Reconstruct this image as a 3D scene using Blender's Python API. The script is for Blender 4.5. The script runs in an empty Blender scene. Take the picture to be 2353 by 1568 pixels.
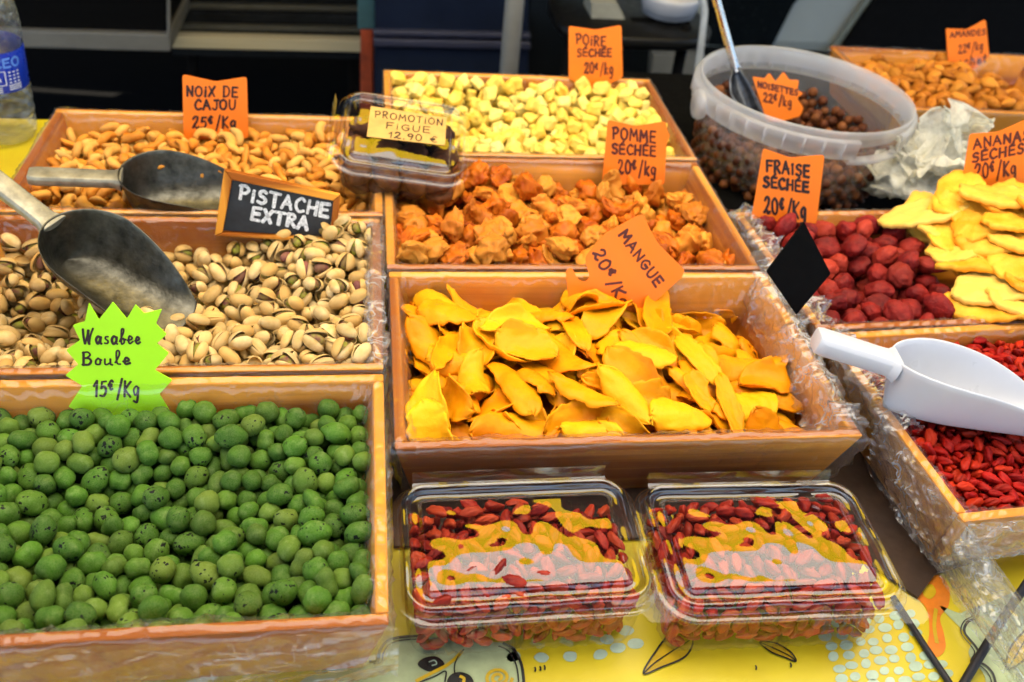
import bpy, bmesh, math, random, zlib, base64
import numpy as np
from mathutils import Vector, Matrix, Euler, Quaternion, noise

R = math.radians
scn = bpy.context.scene
col = scn.collection

# ---------------------------------------------------------------- camera
CAM_POS = Vector((-0.015, -0.507, 0.598))
CAM_ROT = (R(51.57), R(-4.99), R(-7.16))
cam_data = bpy.data.cameras.new("camera")
cam = bpy.data.objects.new("camera", cam_data)
col.objects.link(cam)
cam.location = CAM_POS
cam.rotation_euler = CAM_ROT
cam_data.sensor_width = 36.0
cam_data.lens = 36.0 * 2068.0 / 2353.0
cam_data.clip_start = 0.02
cam_data.clip_end = 200.0
cam_data.dof.use_dof = True
cam_data.dof.focus_distance = 0.74
cam_data.dof.aperture_fstop = 6.3
scn.camera = cam

# ---------------------------------------------------------------- sky and sun
SUN_ELEV, SUN_AZ = R(52), R(200)          # azimuth measured like the sky texture
world = bpy.data.worlds.new("World")
scn.world = world
world.use_nodes = True
wn = world.node_tree.nodes
sky = wn.new("ShaderNodeTexSky")
sky.sky_type = 'NISHITA'
sky.sun_disc = False
sky.sun_elevation = SUN_ELEV
sky.sun_rotation = SUN_AZ
bg = wn["Background"]
bg.inputs[1].default_value = 0.05
world.node_tree.links.new(sky.outputs[0], bg.inputs[0])
sun_data = bpy.data.lights.new("sun", 'SUN')
sun_data.energy = 5.0
sun_data.angle = R(0.5)
sun_data.color = (1.0, 0.88, 0.70)
sun = bpy.data.objects.new("sun", sun_data)
col.objects.link(sun)
sd = Vector((math.sin(SUN_AZ) * math.cos(SUN_ELEV), math.cos(SUN_AZ) * math.cos(SUN_ELEV), math.sin(SUN_ELEV)))
sun.rotation_euler = sd.to_track_quat('Z', 'Y').to_euler()

scn.view_settings.view_transform = 'Standard'
scn.view_settings.look = 'None'
scn.view_settings.gamma = 1.0
scn.view_settings.exposure = 2.95
scn.cycles.max_bounces = 10
scn.cycles.diffuse_bounces = 2
scn.cycles.glossy_bounces = 4
scn.cycles.transmission_bounces = 8
scn.cycles.transparent_max_bounces = 24
scn.cycles.caustics_reflective = False
scn.cycles.caustics_refractive = False
scn.cycles.sample_clamp_indirect = 6.0

# ---------------------------------------------------------------- helpers
CAM_M = Euler(CAM_ROT).to_matrix()
FPX, CPX, CPY = 2068.0, 1176.5, 784.0

def ray(px, py):
    return CAM_M @ Vector(((px - CPX) / FPX, -(py - CPY) / FPX, -1.0))

def at_z(px, py, z):
    """the point at height z seen at pixel (px, py) of the 2353 x 1568 view"""
    d = ray(px, py)
    return CAM_POS + d * ((z - CAM_POS.z) / d.z)

def at_y(px, py, y):
    d = ray(px, py)
    return CAM_POS + d * ((y - CAM_POS.y) / d.y)

def on_plane(px, py, p0, n):
    d = ray(px, py)
    return CAM_POS + d * ((p0 - CAM_POS).dot(n) / d.dot(n))

def mesh(name, verts, faces, mats=(), smooth=True, idx=None):
    me = bpy.data.meshes.new(name)
    me.from_pydata([tuple(v) for v in verts], [], faces)
    for m in (mats if isinstance(mats, (list, tuple)) else [mats]):
        me.materials.append(m)
    if idx is not None:
        me.polygons.foreach_set("material_index", idx)
    if smooth:
        me.polygons.foreach_set("use_smooth", [True] * len(me.polygons))
    me.update()
    return me

def link(name, me, parent=None, loc=(0, 0, 0), rot=None):
    o = bpy.data.objects.new(name, me)
    col.objects.link(o)
    o.location = loc
    if rot is not None:
        if isinstance(rot, Quaternion):
            o.rotation_mode = 'QUATERNION'; o.rotation_quaternion = rot
        else:
            o.rotation_euler = rot
    if parent is not None:
        o.parent = parent
    return o

def tag(o, label=None, cat=None, group=None, kind=None):
    if label: o['label'] = label
    if cat: o['category'] = cat
    if group: o['group'] = group
    if kind: o['kind'] = kind
    return o

def thing(name, label, cat, loc=(0, 0, 0), rot=None, group=None):
    o = link(name, None, None, loc, rot)
    o.empty_display_size = 0.02
    return tag(o, label, cat, group)

class MB:
    """collects shapes into one mesh"""
    def __init__(s):
        s.v, s.f, s.m = [], [], []
    def add(s, verts, faces, mi=0, M=None):
        b = len(s.v)
        s.v += [tuple(M @ Vector(v)) if M is not None else tuple(v) for v in verts]
        s.f += [tuple(b + i for i in f) for f in faces]
        s.m += [mi] * len(faces)
    def box(s, lo, hi, mi=0, M=None):
        (a, b, c), (d, e, f) = lo, hi
        s.add([(a, b, c), (d, b, c), (d, e, c), (a, e, c), (a, b, f), (d, b, f), (d, e, f), (a, e, f)], BOXF, mi, M)
    def hexa(s, eight, mi=0):
        s.add(eight, BOXF, mi)
    def tube(s, pts, rad, n=10, mi=0, cap=True, squash=1.0):
        pts = [Vector(p) for p in pts]
        rr = rad if isinstance(rad, (list, tuple)) else [rad] * len(pts)
        vs, fs = [], []
        up = None
        for i, p in enumerate(pts):
            t = (pts[min(i + 1, len(pts) - 1)] - pts[max(i - 1, 0)]).normalized()
            if up is None:
                up = Vector((0, 0, 1)) if abs(t.z) < .9 else Vector((0, 1, 0))
            a = t.cross(up).normalized(); up = a.cross(t).normalized()
            for k in range(n):
                w = 2 * math.pi * k / n
                vs.append(p + a * math.cos(w) * rr[i] + up * math.sin(w) * rr[i] * squash)
        for i in range(len(pts) - 1):
            for k in range(n):
                q = (k + 1) % n
                fs.append((i * n + k, i * n + q, (i + 1) * n + q, (i + 1) * n + k))
        if cap:
            fs.append(tuple(range(n))[::-1]); fs.append(tuple((len(pts) - 1) * n + k for k in range(n)))
        s.add(vs, fs, mi)
    def lathe(s, prof, n=48, mi=0, a0=0.0, a1=2 * math.pi, M=None):
        full = abs(a1 - a0 - 2 * math.pi) < 1e-6
        m = n if full else n + 1
        vs = [(r * math.cos(a0 + (a1 - a0) * k / n), r * math.sin(a0 + (a1 - a0) * k / n), z) for r, z in prof for k in range(m)]
        fs = []
        for i in range(len(prof) - 1):
            for k in range(n):
                q = (k + 1) % m
                fs.append((i * m + k, i * m + q, (i + 1) * m + q, (i + 1) * m + k))
        s.add(vs, fs, mi, M)
    def loft(s, rings, mi=0, close=True, cap0=False, cap1=False):
        n = len(rings[0]); vs = [v for r in rings for v in r]; fs = []
        for i in range(len(rings) - 1):
            for k in range(n if close else n - 1):
                q = (k + 1) % n
                fs.append((i * n + k, i * n + q, (i + 1) * n + q, (i + 1) * n + k))
        if cap0: fs.append(tuple(range(n))[::-1])
        if cap1: fs.append(tuple((len(rings) - 1) * n + k for k in range(n)))
        s.add(vs, fs, mi)
    def build(s, name, mats, parent=None, smooth=False, loc=(0, 0, 0), rot=None, bevel=0, recalc=False):
        me = mesh(name, s.v, s.f, mats, smooth, s.m)
        if recalc:
            bm = bmesh.new(); bm.from_mesh(me)
            bmesh.ops.recalc_face_normals(bm, faces=bm.faces); bm.to_mesh(me); bm.free()
        o = link(name, me, parent, loc, rot)
        if bevel:
            b = o.modifiers.new("bevel", 'BEVEL'); b.width = bevel; b.segments = 2; b.limit_method = 'ANGLE'
        return o

BOXF = [(0, 3, 2, 1), (4, 5, 6, 7), (0, 1, 5, 4), (1, 2, 6, 5), (2, 3, 7, 6), (3, 0, 4, 7)]

# ---------------------------------------------------------------- materials
def nodes_of(name):
    m = bpy.data.materials.new(name)
    m.use_nodes = True
    nt = m.node_tree
    return m, nt, nt.nodes, nt.links, nt.nodes["Principled BSDF"]

def mixc(nt, fac, a, b, mode='MIX'):
    n = nt.nodes.new("ShaderNodeMix"); n.data_type = 'RGBA'; n.blend_type = mode
    for s, v in ((0, fac), (6, a), (7, b)):
        if hasattr(v, 'is_output'):
            nt.links.new(v, n.inputs[s])
        else:
            n.inputs[s].default_value = v if s == 0 else (*v, 1.0) if len(v) == 3 else v
    return n.outputs[2]

def mathn(nt, op, a, b=None, c=None, clamp=False):
    n = nt.nodes.new("ShaderNodeMath"); n.operation = op; n.use_clamp = clamp
    for i, v in enumerate((a, b, c)):
        if v is None: continue
        if hasattr(v, 'is_output'): nt.links.new(v, n.inputs[i])
        else: n.inputs[i].default_value = v
    return n.outputs[0]

def ramp(nt, fac, lo, hi, a=0.0, b=1.0):
    n = nt.nodes.new("ShaderNodeMapRange"); n.clamp = True
    nt.links.new(fac, n.inputs[0])
    for i, v in enumerate((lo, hi, a, b)): n.inputs[1 + i].default_value = v
    return n.outputs[0]

def coords(nt, scale=(1, 1, 1), kind='Object', rand=False):
    tc = nt.nodes.new("ShaderNodeTexCoord")
    mp = nt.nodes.new("ShaderNodeMapping")
    mp.inputs['Scale'].default_value = scale
    nt.links.new(tc.outputs[kind], mp.inputs[0])
    out = mp.outputs[0]
    if rand:
        va = nt.nodes.new("ShaderNodeVectorMath"); va.operation = 'ADD'
        nt.links.new(out, va.inputs[0])
        vs = nt.nodes.new("ShaderNodeVectorMath"); vs.operation = 'SCALE'
        vs.inputs[0].default_value = (37.0, 71.0, 13.0)
        nt.links.new(pick(nt), vs.inputs['Scale'])
        nt.links.new(vs.outputs[0], va.inputs[1])
        out = va.outputs[0]
    return out

def pick(nt):
    """a number of its own for each piece, whether an object or an island of a heap"""
    g = nt.nodes.new("ShaderNodeNewGeometry"); oi = nt.nodes.new("ShaderNodeObjectInfo")
    return mathn(nt, 'FRACT', mathn(nt, 'ADD', mathn(nt, 'MULTIPLY', g.outputs['Random Per Island'], 3.7), oi.outputs['Random']))

def noisen(nt, vec, scale, detail=3.0, rough=0.55):
    n = nt.nodes.new("ShaderNodeTexNoise")
    n.inputs['Scale'].default_value = scale; n.inputs['Detail'].default_value = detail; n.inputs['Roughness'].default_value = rough
    nt.links.new(vec, n.inputs['Vector'])
    return n.outputs['Fac']

def bumpn(nt, h, strength, dist, bs):
    b = nt.nodes.new("ShaderNodeBump"); b.inputs['Strength'].default_value = strength; b.inputs['Distance'].default_value = dist
    nt.links.new(h, b.inputs['Height']); nt.links.new(b.outputs[0], bs.inputs['Normal'])

def food(name, a, b, c=None, scale=60, rough=0.5, bump=(220, 0.4, 0.0008), sss=0.0, vary=0.25, spec=0.16, hue=None, stretch=(1, 1, 1), lo=.35, hi=.65):
    """a natural surface: two colours in patches, a third on some pieces, small bumps, each piece a little lighter or darker"""
    m, nt, N, L, bs = nodes_of(name)
    v = coords(nt, stretch, rand=True)
    f = ramp(nt, noisen(nt, v, scale, 4), lo, hi)
    colr = mixc(nt, f, a, b)
    p = pick(nt)
    if c is not None:
        colr = mixc(nt, ramp(nt, p, .45, 1.0), colr, c)
    p2 = mathn(nt, 'FRACT', mathn(nt, 'MULTIPLY', p, 7.31))
    k = ramp(nt, p2, 0, 1, 1 - vary, 1 + vary * .6)
    hs = nt.nodes.new("ShaderNodeHueSaturation")
    L.new(k, hs.inputs['Value']); L.new(colr, hs.inputs['Color'])
    L.new(hs.outputs[0], bs.inputs['Base Color'])
    bs.inputs['Roughness'].default_value = rough
    bs.inputs['Specular IOR Level'].default_value = spec
    if sss:
        bs.inputs['Subsurface Weight'].default_value = sss
        bs.inputs['Subsurface Radius'].default_value = (1.0, .55, .2)
        bs.inputs['Subsurface Scale'].default_value = 0.006
    if bump:
        bumpn(nt, noisen(nt, v, bump[0], 3), bump[1], bump[2], bs)
    return m

def plain(name, colr, rough=0.5, metal=0.0, spec=0.5, nz=None, bump=None, clear=0):
    """a made surface with slight wear"""
    m, nt, N, L, bs = nodes_of(name)
    v = coords(nt)
    sc, amt = nz or (25, .12)
    f = noisen(nt, v, sc, 5, .6)
    dark = tuple(x * (1 - amt * 1.6) for x in colr); lite = tuple(min(1, x * (1 + amt)) for x in colr)
    L.new(mixc(nt, ramp(nt, f, .3, .7), dark, lite), bs.inputs['Base Color'])
    L.new(ramp(nt, noisen(nt, v, sc * 3, 3), .3, .7, max(0, rough - .08), min(1, rough + .1)), bs.inputs['Roughness'])
    bs.inputs['Metallic'].default_value = metal
    bs.inputs['Specular IOR Level'].default_value = spec
    if bump: bumpn(nt, noisen(nt, v, bump[0], 3), bump[1], bump[2], bs)
    return m

def wood(name, a, b, axis=0, scale=1.0, rough=.5):
    m, nt, N, L, bs = nodes_of(name)
    s = [110.0, 110.0, 110.0]; s[axis] = 3.5
    v = coords(nt, tuple(x * scale for x in s), rand=True)
    g = noisen(nt, v, 1.0, 6, .6)
    s2 = [14.0, 14.0, 14.0]; s2[axis] = 2.0
    v2 = coords(nt, tuple(x * scale for x in s2), rand=True)
    big = noisen(nt, v2, 1.0, 2, .5)
    wv = nt.nodes.new("ShaderNodeTexWave"); wv.wave_type = 'RINGS'; wv.rings_direction = 'XYZ'[axis]
    wv.inputs['Scale'].default_value = .55; wv.inputs['Distortion'].default_value = 5.0; wv.inputs['Detail'].default_value = 2
    L.new(v2, wv.inputs['Vector'])
    f = mathn(nt, 'ADD', mathn(nt, 'MULTIPLY', g, .6), mathn(nt, 'MULTIPLY', wv.outputs['Fac'], .4))
    c1 = mixc(nt, ramp(nt, f, .38, .64), b, a)
    c1 = mixc(nt, ramp(nt, big, .35, .75, 0, .45), c1, tuple(x * .72 for x in b))
    L.new(c1, bs.inputs['Base Color'])
    bs.inputs['Roughness'].default_value = rough
    bs.inputs['Specular IOR Level'].default_value = .14
    bumpn(nt, f, .25, .001, bs)
    return m

def clear(name, tint=(1, 1, 1), base=.05, edge=.7, rough=.03, bump=None, milk=0.0, milk_col=(.9, .92, .95), warp=None, crease=None):
    """thin clear plastic: see-through with reflections, stronger at a glancing angle, optionally milky"""
    m, nt, N, L, bs = nodes_of(name)
    N.remove(bs)
    out = N["Material Output"]
    tr = N.new("ShaderNodeBsdfTransparent"); tr.inputs[0].default_value = (*tint, 1)
    gl = N.new("ShaderNodeBsdfGlossy"); gl.inputs['Roughness'].default_value = rough
    lw = N.new("ShaderNodeLayerWeight"); lw.inputs[0].default_value = .5
    h = None
    if bump or warp:
        v = coords(nt)
        for (sc, st, ds) in [q for q in (warp, bump) if q]:
            b = N.new("ShaderNodeBump"); b.inputs['Strength'].default_value = st; b.inputs['Distance'].default_value = ds
            L.new(noisen(nt, v, sc, 2), b.inputs['Height'])
            if h is not None: L.new(h, b.inputs['Normal'])
            h = b.outputs[0]
        L.new(h, gl.inputs['Normal']); L.new(h, lw.inputs['Normal'])
    fac = mathn(nt, 'ADD', mathn(nt, 'MULTIPLY', mathn(nt, 'POWER', lw.outputs['Facing'], 2.5), edge), base, clamp=True)
    mx = N.new("ShaderNodeMixShader")
    L.new(fac, mx.inputs[0]); L.new(tr.outputs[0], mx.inputs[1]); L.new(gl.outputs[0], mx.inputs[2])
    res = mx.outputs[0]
    if milk:
        df = N.new("ShaderNodeBsdfDiffuse"); df.inputs[0].default_value = (*milk_col, 1)
        tl = N.new("ShaderNodeBsdfTranslucent"); tl.inputs[0].default_value = (*milk_col, 1)
        ms = N.new("ShaderNodeMixShader"); ms.inputs[0].default_value = .5
        L.new(df.outputs[0], ms.inputs[1]); L.new(tl.outputs[0], ms.inputs[2])
        m2 = N.new("ShaderNodeMixShader"); m2.inputs[0].default_value = milk
        if bump:
            L.new(ramp(nt, noisen(nt, coords(nt), bump[0] * .6, 4, .7), .35, .7, milk * .4, min(1, milk * 1.6)), m2.inputs[0])
        L.new(res, m2.inputs[1]); L.new(ms.outputs[0], m2.inputs[2])
        res = m2.outputs[0]
    if crease:
        # whitened crease lines where the film has been crumpled
        tot = None
        for st, sc, wd in ((crease[0], 1.0, crease[1]), (crease[0][::-1], 1.9, crease[1] * 1.3)):
            q = noisen(nt, coords(nt, st), sc, 2, .5)
            ln = ramp(nt, mathn(nt, 'ABSOLUTE', mathn(nt, 'SUBTRACT', q, .5)), 0, wd, 1, 0)
            ln = mathn(nt, 'MULTIPLY', ln, ramp(nt, noisen(nt, coords(nt), 28, 2), .42, .62))
            tot = ln if tot is None else mathn(nt, 'MAXIMUM', tot, ln)
        cd = N.new("ShaderNodeBsdfDiffuse"); cd.inputs[0].default_value = (.92, .92, .95, 1)
        m3 = N.new("ShaderNodeMixShader"); L.new(mathn(nt, 'MULTIPLY', tot, crease[2]), m3.inputs[0])
        L.new(res, m3.inputs[1]); L.new(cd.outputs[0], m3.inputs[2]); res = m3.outputs[0]
    L.new(res, out.inputs[0])
    return m

def fbm(p, s=1.0, o=3):
    return noise.fractal(Vector(p) * s, 1.0, 2.0, o)

# ---------------------------------------------------------------- the goods: a few shapes of each kind
def ico(sub):
    bm = bmesh.new(); bmesh.ops.create_icosphere(bm, subdivisions=sub, radius=1.0)
    vs = [v.co.copy() for v in bm.verts]; fs = [tuple(v.index for v in f.verts) for f in bm.faces]
    bm.free(); return vs, fs

def center(vs):
    c = sum((Vector(v) for v in vs), Vector()) / len(vs)
    return [Vector(v) - c for v in vs]

def lump(seed, rad, sub=3, n1=(1.2, .12), n2=(3.5, .03), fn=None):
    vs, fs = ico(sub); out = []
    for v in vs:
        d = 1 + fbm(v * n1[0] + Vector((seed * 7.1, 0, 0)), 1, 2) * n1[1] + fbm(v * n2[0] + Vector((0, seed * 5.3, 0)), 1, 3) * n2[1]
        p = Vector((v.x * rad[0] * d, v.y * rad[1] * d, v.z * rad[2] * d))
        if fn: p = fn(p, v)
        out.append(p)
    return center(out), fs

def item_wasabi():
    rng = random.Random(1); res = []
    for k in range(12):
        r = rng.uniform(.0077, .0105); e = rng.uniform(.95, 1.12) if k % 3 else rng.uniform(1.25, 1.5)
        def fn(p, v, e=e, k=k):
            if k % 4 == 3:       # a waist, as when two lobes were coated together
                w = 1 - .16 * math.exp(-(v.x / .3) ** 2); return Vector((p.x, p.y * w, p.z * w))
            return p
        res.append(lump(k, (r * e, r, r * rng.uniform(.88, 1.0)), 3, (1.1, .13), (5, .012), fn))
    return res

def shell_half(sign, L, B, C, th, ang, seed):
    """one half of a nut shell, hinged at the x = -L end; outer and inner skins joined along the seam"""
    nu, nv = 18, 10; vs, fs = [], []
    ca, sa = math.cos(ang * sign), math.sin(ang * sign)
    for layer, k in ((0, 1.0), (1, 1 - th)):
        for i in range(nu + 1):
            u = math.pi * i / nu
            for j in range(nv + 1):
                w = math.pi * j / nv
                prof = math.sin(u) ** .85
                x = -math.cos(u) * L * k; y = math.cos(w) * B * prof * k * (1 + .06 * math.cos(u)); z = math.sin(w) * C * prof * k * sign
                q = 1 + .02 * fbm((x * 150, y * 150, z * 150 + seed), 1, 2)
                x, y, z = x * q, y * q, z * q
                dx = x + L
                vs.append(Vector((dx * ca - z * sa - L, y, dx * sa + z * ca)))
    m = nv + 1; o = (nu + 1) * m
    for i in range(nu):
        for j in range(nv):
            a = (i * m + j, i * m + j + 1, (i + 1) * m + j + 1, (i + 1) * m + j)
            if sign < 0: a = a[::-1]
            fs.append(a[::-1]); fs.append(tuple(o + t for t in a))
    for i in range(nu):
        for j in (0, nv):
            fs.append((i * m + j, (i + 1) * m + j, o + (i + 1) * m + j, o + i * m + j))
    return vs, fs

PIST_ANG = [2, 9, 14, 20, 11, 5, None, 16]
def item_pistachio():
    res = []; rng = random.Random(5)
    for k, an in enumerate(PIST_ANG):
        L, B, C = rng.uniform(.0098, .0120), rng.uniform(.0062, .0074), rng.uniform(.0064, .0076)
        mb = MB()
        if an is None:
            mb.add(*shell_half(1, L, B, C, .08, 0, k))
        else:
            mb.add(*shell_half(1, L, B, C, .08, R(an), k)); mb.add(*shell_half(-1, L, B, C, .08, R(an), k + 9))
        res.append((mb.v, mb.f))       # not re-centred: the kernel shares its frame
    return res
def item_kernel():
    return lump(3, (.0090, .0055, .0054), 3, (2, .05), (6, .05))

def item_cashew():
    res = []; rng = random.Random(8)
    for k in range(8):
        mb = MB(); pts, rr = [], []
        arc = R(rng.uniform(150, 215)); rad = rng.uniform(.0085, .0105); fat = rng.uniform(.0056, .0070)
        if k == 6: arc *= .5
        n = 16
        for i in range(n + 1):
            t = i / n; a = -arc / 2 + arc * t
            pts.append((rad * math.cos(a), rad * math.sin(a) * 1.25, .0012 * math.sin(a * 2)))
            rr.append(fat * (math.sin(math.pi * min(max(t, .012), .988)) ** .42) * (1.12 - .35 * t))
        mb.tube(pts, rr, 12, squash=.92 if k != 7 else .55)
        vs = [Vector(v) + Vector([fbm(Vector(v) * 160 + Vector((k * 9, q, 0)), 1, 2) * .0009 for q in (0, 40, 80)]) for v in mb.v]
        res.append((center(vs), mb.f))
    return res

def sheet(seed, L, W, th, nu=30, nv=12, curl=1.0, twist=.5, wave=1.0, jag=.12, pointy=.6, bend=None):
    """a leathery slice: leaf outline, curled and waved, with thickness and a torn edge"""
    rng = random.Random(seed); top, bot = [], []
    a1, a2, a3 = rng.uniform(-1, 1) * curl, rng.uniform(.4, 1.2) * curl * rng.choice((-1, 1)), rng.uniform(-1, 1) * twist
    if bend is not None: a2 = bend
    skew = rng.uniform(-.35, .35)
    for i in range(nu + 1):
        u = i / nu * 2 - 1
        w = (max(0, 1 - abs(u) ** rng_p(seed))) ** pointy
        w = max(w, .05)
        for j in range(nv + 1):
            t = j / nv * 2 - 1
            ed = 1 + jag * fbm((u * 3.2 + seed, t * .6, seed * 3.7), 1, 3) * (abs(t) ** 2)
            x = u * L * (1 + jag * .7 * fbm((t * 2.5, seed * 1.3, 4), 1, 2) * abs(u) ** 4); y = (t * w * ed + skew * (1 - u * u)) * W
            k1 = a1 * 1.2; z = 0.0
            if abs(k1) > .05: x, z = math.sin(k1 * x / L) * L / k1, (1 - math.cos(k1 * x / L)) * L / k1
            k2 = a2 * 1.3
            yy = math.sin(k2 * y / W) * W / k2; z += (1 - math.cos(k2 * y / W)) * W / k2
            tw = a3 * u * .7
            yy, z = yy * math.cos(tw) - z * math.sin(tw), yy * math.sin(tw) + z * math.cos(tw)
            z += wave * W * .16 * fbm((u * 2.4 + seed * 5, t * 1.7, seed), 1, 2) * (.35 + abs(t))
            top.append(Vector((x, yy, z)))
    m = nv + 1
    nrm = []
    for i in range(nu + 1):
        for j in range(m):
            du = top[min(i + 1, nu) * m + j] - top[max(i - 1, 0) * m + j]
            dv = top[i * m + min(j + 1, nv)] - top[i * m + max(j - 1, 0)]
            nrm.append(du.cross(dv).normalized())
    vs, fs = [], []
    for i in range(nu + 1):
        for j in range(m):
            edge = min(1, .35 + 1.4 * min(nv - j, j) / nv + 0.0) * min(1, .4 + 5 * min(i, nu - i) / nu)
            q = th * edge * (1 + .35 * fbm((i * .3, j * .4, seed), 1, 2))
            vs.append(top[i * m + j] + nrm[i * m + j] * q)
    for i in range(nu + 1):
        for j in range(m):
            edge = min(1, .35 + 1.4 * min(nv - j, j) / nv) * min(1, .4 + 5 * min(i, nu - i) / nu)
            vs.append(top[i * m + j] - nrm[i * m + j] * th * edge)
    o = (nu + 1) * m
    for i in range(nu):
        for j in range(nv):
            a = (i * m + j, (i + 1) * m + j, (i + 1) * m + j + 1, i * m + j + 1)
            fs.append(a); fs.append(tuple(o + t for t in a)[::-1])
    for i in range(nu):
        for j in (0, nv):
            a = (i * m + j, i * m + j + o, (i + 1) * m + j + o, (i + 1) * m + j)
            fs.append(a if j == 0 else a[::-1])
    for j in range(nv):
        for i in (0, nu):
            a = (i * m + j, i * m + j + 1, i * m + j + 1 + o, i * m + j + o)
            fs.append(a if i == 0 else a[::-1])
    return center(vs), fs

def rng_p(seed):
    return 1.6 + (seed * 37 % 11) / 11 * 1.8

def item_mango():
    dims = [(.037, .018), (.041, .020), (.029, .017), (.038, .012), (.026, .021), (.043, .016), (.031, .021), (.023, .014), (.038, .010), (.029, .019), (.035, .020), (.026, .011)]
    return [sheet(k + 1, L, W, .0019, curl=(.8, .45, 1.15, .6)[k % 4], twist=.8, wave=.8, jag=.22, pointy=(.5, .65, .42)[k % 3]) for k, (L, W) in enumerate(dims)]

def item_apple():
    res = []
    for k in range(10):
        rng = random.Random(k + 40)
        r = (rng.uniform(.0150, .0215), rng.uniform(.0125, .0170), rng.uniform(.0075, .0110)); b = rng.uniform(10, 30); b2 = rng.uniform(-12, 22)
        def fn(p, v, b=b, b2=b2, k=k):
            q = Vector((p.x, p.y, p.z + b * p.x * p.x + b2 * p.y * p.y))
            j = noise.noise_vector(q * 90 + Vector((k * 11, 0, 0)))
            return q + j * .0030
        res.append(lump(k + 60, r, 4, (1.5, .36), (4.5, .13), fn))
    return res

def item_pear():
    res = []
    for k in range(10):
        rng = random.Random(k + 90)
        r = (rng.uniform(.0085, .0122), rng.uniform(.0070, .0102), rng.uniform(.0060, .0086))
        def fn(p, v, r=r, k=k):
            e = 4.5
            q = (abs(v.x) ** e + abs(v.y) ** e + abs(v.z) ** e) ** (-1 / e)
            p2 = p * q
            return p2 + noise.noise_vector(p2 * 60 + Vector((k * 13, 0, 0))) * .0034
        res.append(lump(k + 80, r, 4, (1.1, .20), (4.0, .05), fn))
    return res

def item_almond():
    res = []
    for k in range(5):
        rng = random.Random(k + 140)
        L, W, T = rng.uniform(.0165, .0195), rng.uniform(.0092, .0106), rng.uniform(.0058, .0072)
        def fn(p, v, L=L, W=W, T=T):
            t = (v.x + 1) / 2
            w = (math.sin(math.pi * t ** .75) + .02) / max(.05, math.sqrt(max(0, 1 - v.x * v.x)) + .02)
            w = min(w, 1.25)
            g = 1 + .035 * math.sin(v.y * 26)
            return Vector((p.x, p.y * w, p.z * w * g))
        res.append(lump(k + 100, (L, W, T), 3, (1.1, .06), (6, .02), fn))
    return res

def item_hazelnut():
    res = []
    for k in range(4):
        rng = random.Random(k + 170); r = rng.uniform(.0068, .0082)
        def fn(p, v): return Vector((p.x, p.y, p.z * (1 + .16 * max(0, v.z) ** 4)))
        res.append(lump(k + 130, (r, r, r * 1.02), 2, (1.6, .07), (5, .02), fn))
    return res

def item_strawberry():
    res = []
    for k in range(8):
        rng = random.Random(k + 200)
        r = (rng.uniform(.0135, .019), rng.uniform(.0115, .0145), rng.uniform(.009, .012))
        def fn(p, v, k=k): return p + noise.noise_vector(p * 120 + Vector((k * 17, 5, 0))) * .0014
        res.append(lump(k + 150, r, 4, (1.5, .16), (6, .05), fn))
    return res

def item_goji():
    res = []
    for k in range(8):
        rng = random.Random(k + 230)
        L, W = rng.uniform(.0068, .0098), rng.uniform(.0032, .0042); bd = rng.uniform(-14, 14)
        def fn(p, v, bd=bd, k=k):
            a = math.atan2(v.z, v.y)
            w = 1 + .16 * math.sin(a * 3 + k + v.x * 1.5) + .13 * math.sin(a * 7 + v.x * 6 + k)
            return Vector((p.x, p.y * w + bd * p.x * p.x, p.z * w * .85))
        res.append(lump(k + 180, (L, W, W), 3, (1.3, .16), (4, .1), fn))
    return res

def item_fig():
    return [lump(k + 260, (.020, .017, .011), 3, (1.6, .25), (6, .08)) for k in range(3)]

def item_pineapple():
    """a dried slice of fruit: lobed edge, fibrous cupped disc with a core dent"""
    res = []
    for k in range(6):
        rng = random.Random(k + 300); nr, na = 12, 56; rad = rng.uniform(.046, .056); th = .0056
        cup = rng.uniform(-5, 6); tw = rng.uniform(-7, 7); ph = rng.uniform(0, 6)
        top, bot = [], []
        for i in range(nr + 1):
            q = i / nr
            for j in range(na):
                a = 2 * math.pi * j / na
                lobe = 1 + .035 * math.sin(a * 9 + ph) + .07 * fbm((math.cos(a) * 2, math.sin(a) * 2, k * 3), 1, 3)
                rr = rad * q * (lobe if q > .5 else 1 + (lobe - 1) * q * 2) 
                x, y = rr * math.cos(a), rr * math.sin(a) * .58
                z = cup * (x * x + y * y) + tw * x * y + .0030 * fbm((x * 45, y * 45, k), 1, 3) - .0020 * math.exp(-(q / .2) ** 2) + .0008 * math.sin(a * 22 + 3 * fbm((x * 60, y * 60, 9), 1, 2)) * q
                h = th * (1 - .62 * q ** 5) * (1 + .25 * fbm((x * 70, y * 70, k + 5), 1, 2))
                top.append(Vector((x, y, z + h))); bot.append(Vector((x, y, z - h)))
        n = len(top); fs = []
        for i in range(nr):
            for j in range(na):
                b = (j + 1) % na
                f = (i * na + j, (i + 1) * na + j, (i + 1) * na + b, i * na + b)
                fs.append(f); fs.append(tuple(n + t for t in f)[::-1])
        for j in range(na):
            b = (j + 1) % na
            fs.append((nr * na + j, n + nr * na + j, n + nr * na + b, nr * na + b))
        res.append((center(top + bot), fs))
    return res

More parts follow.
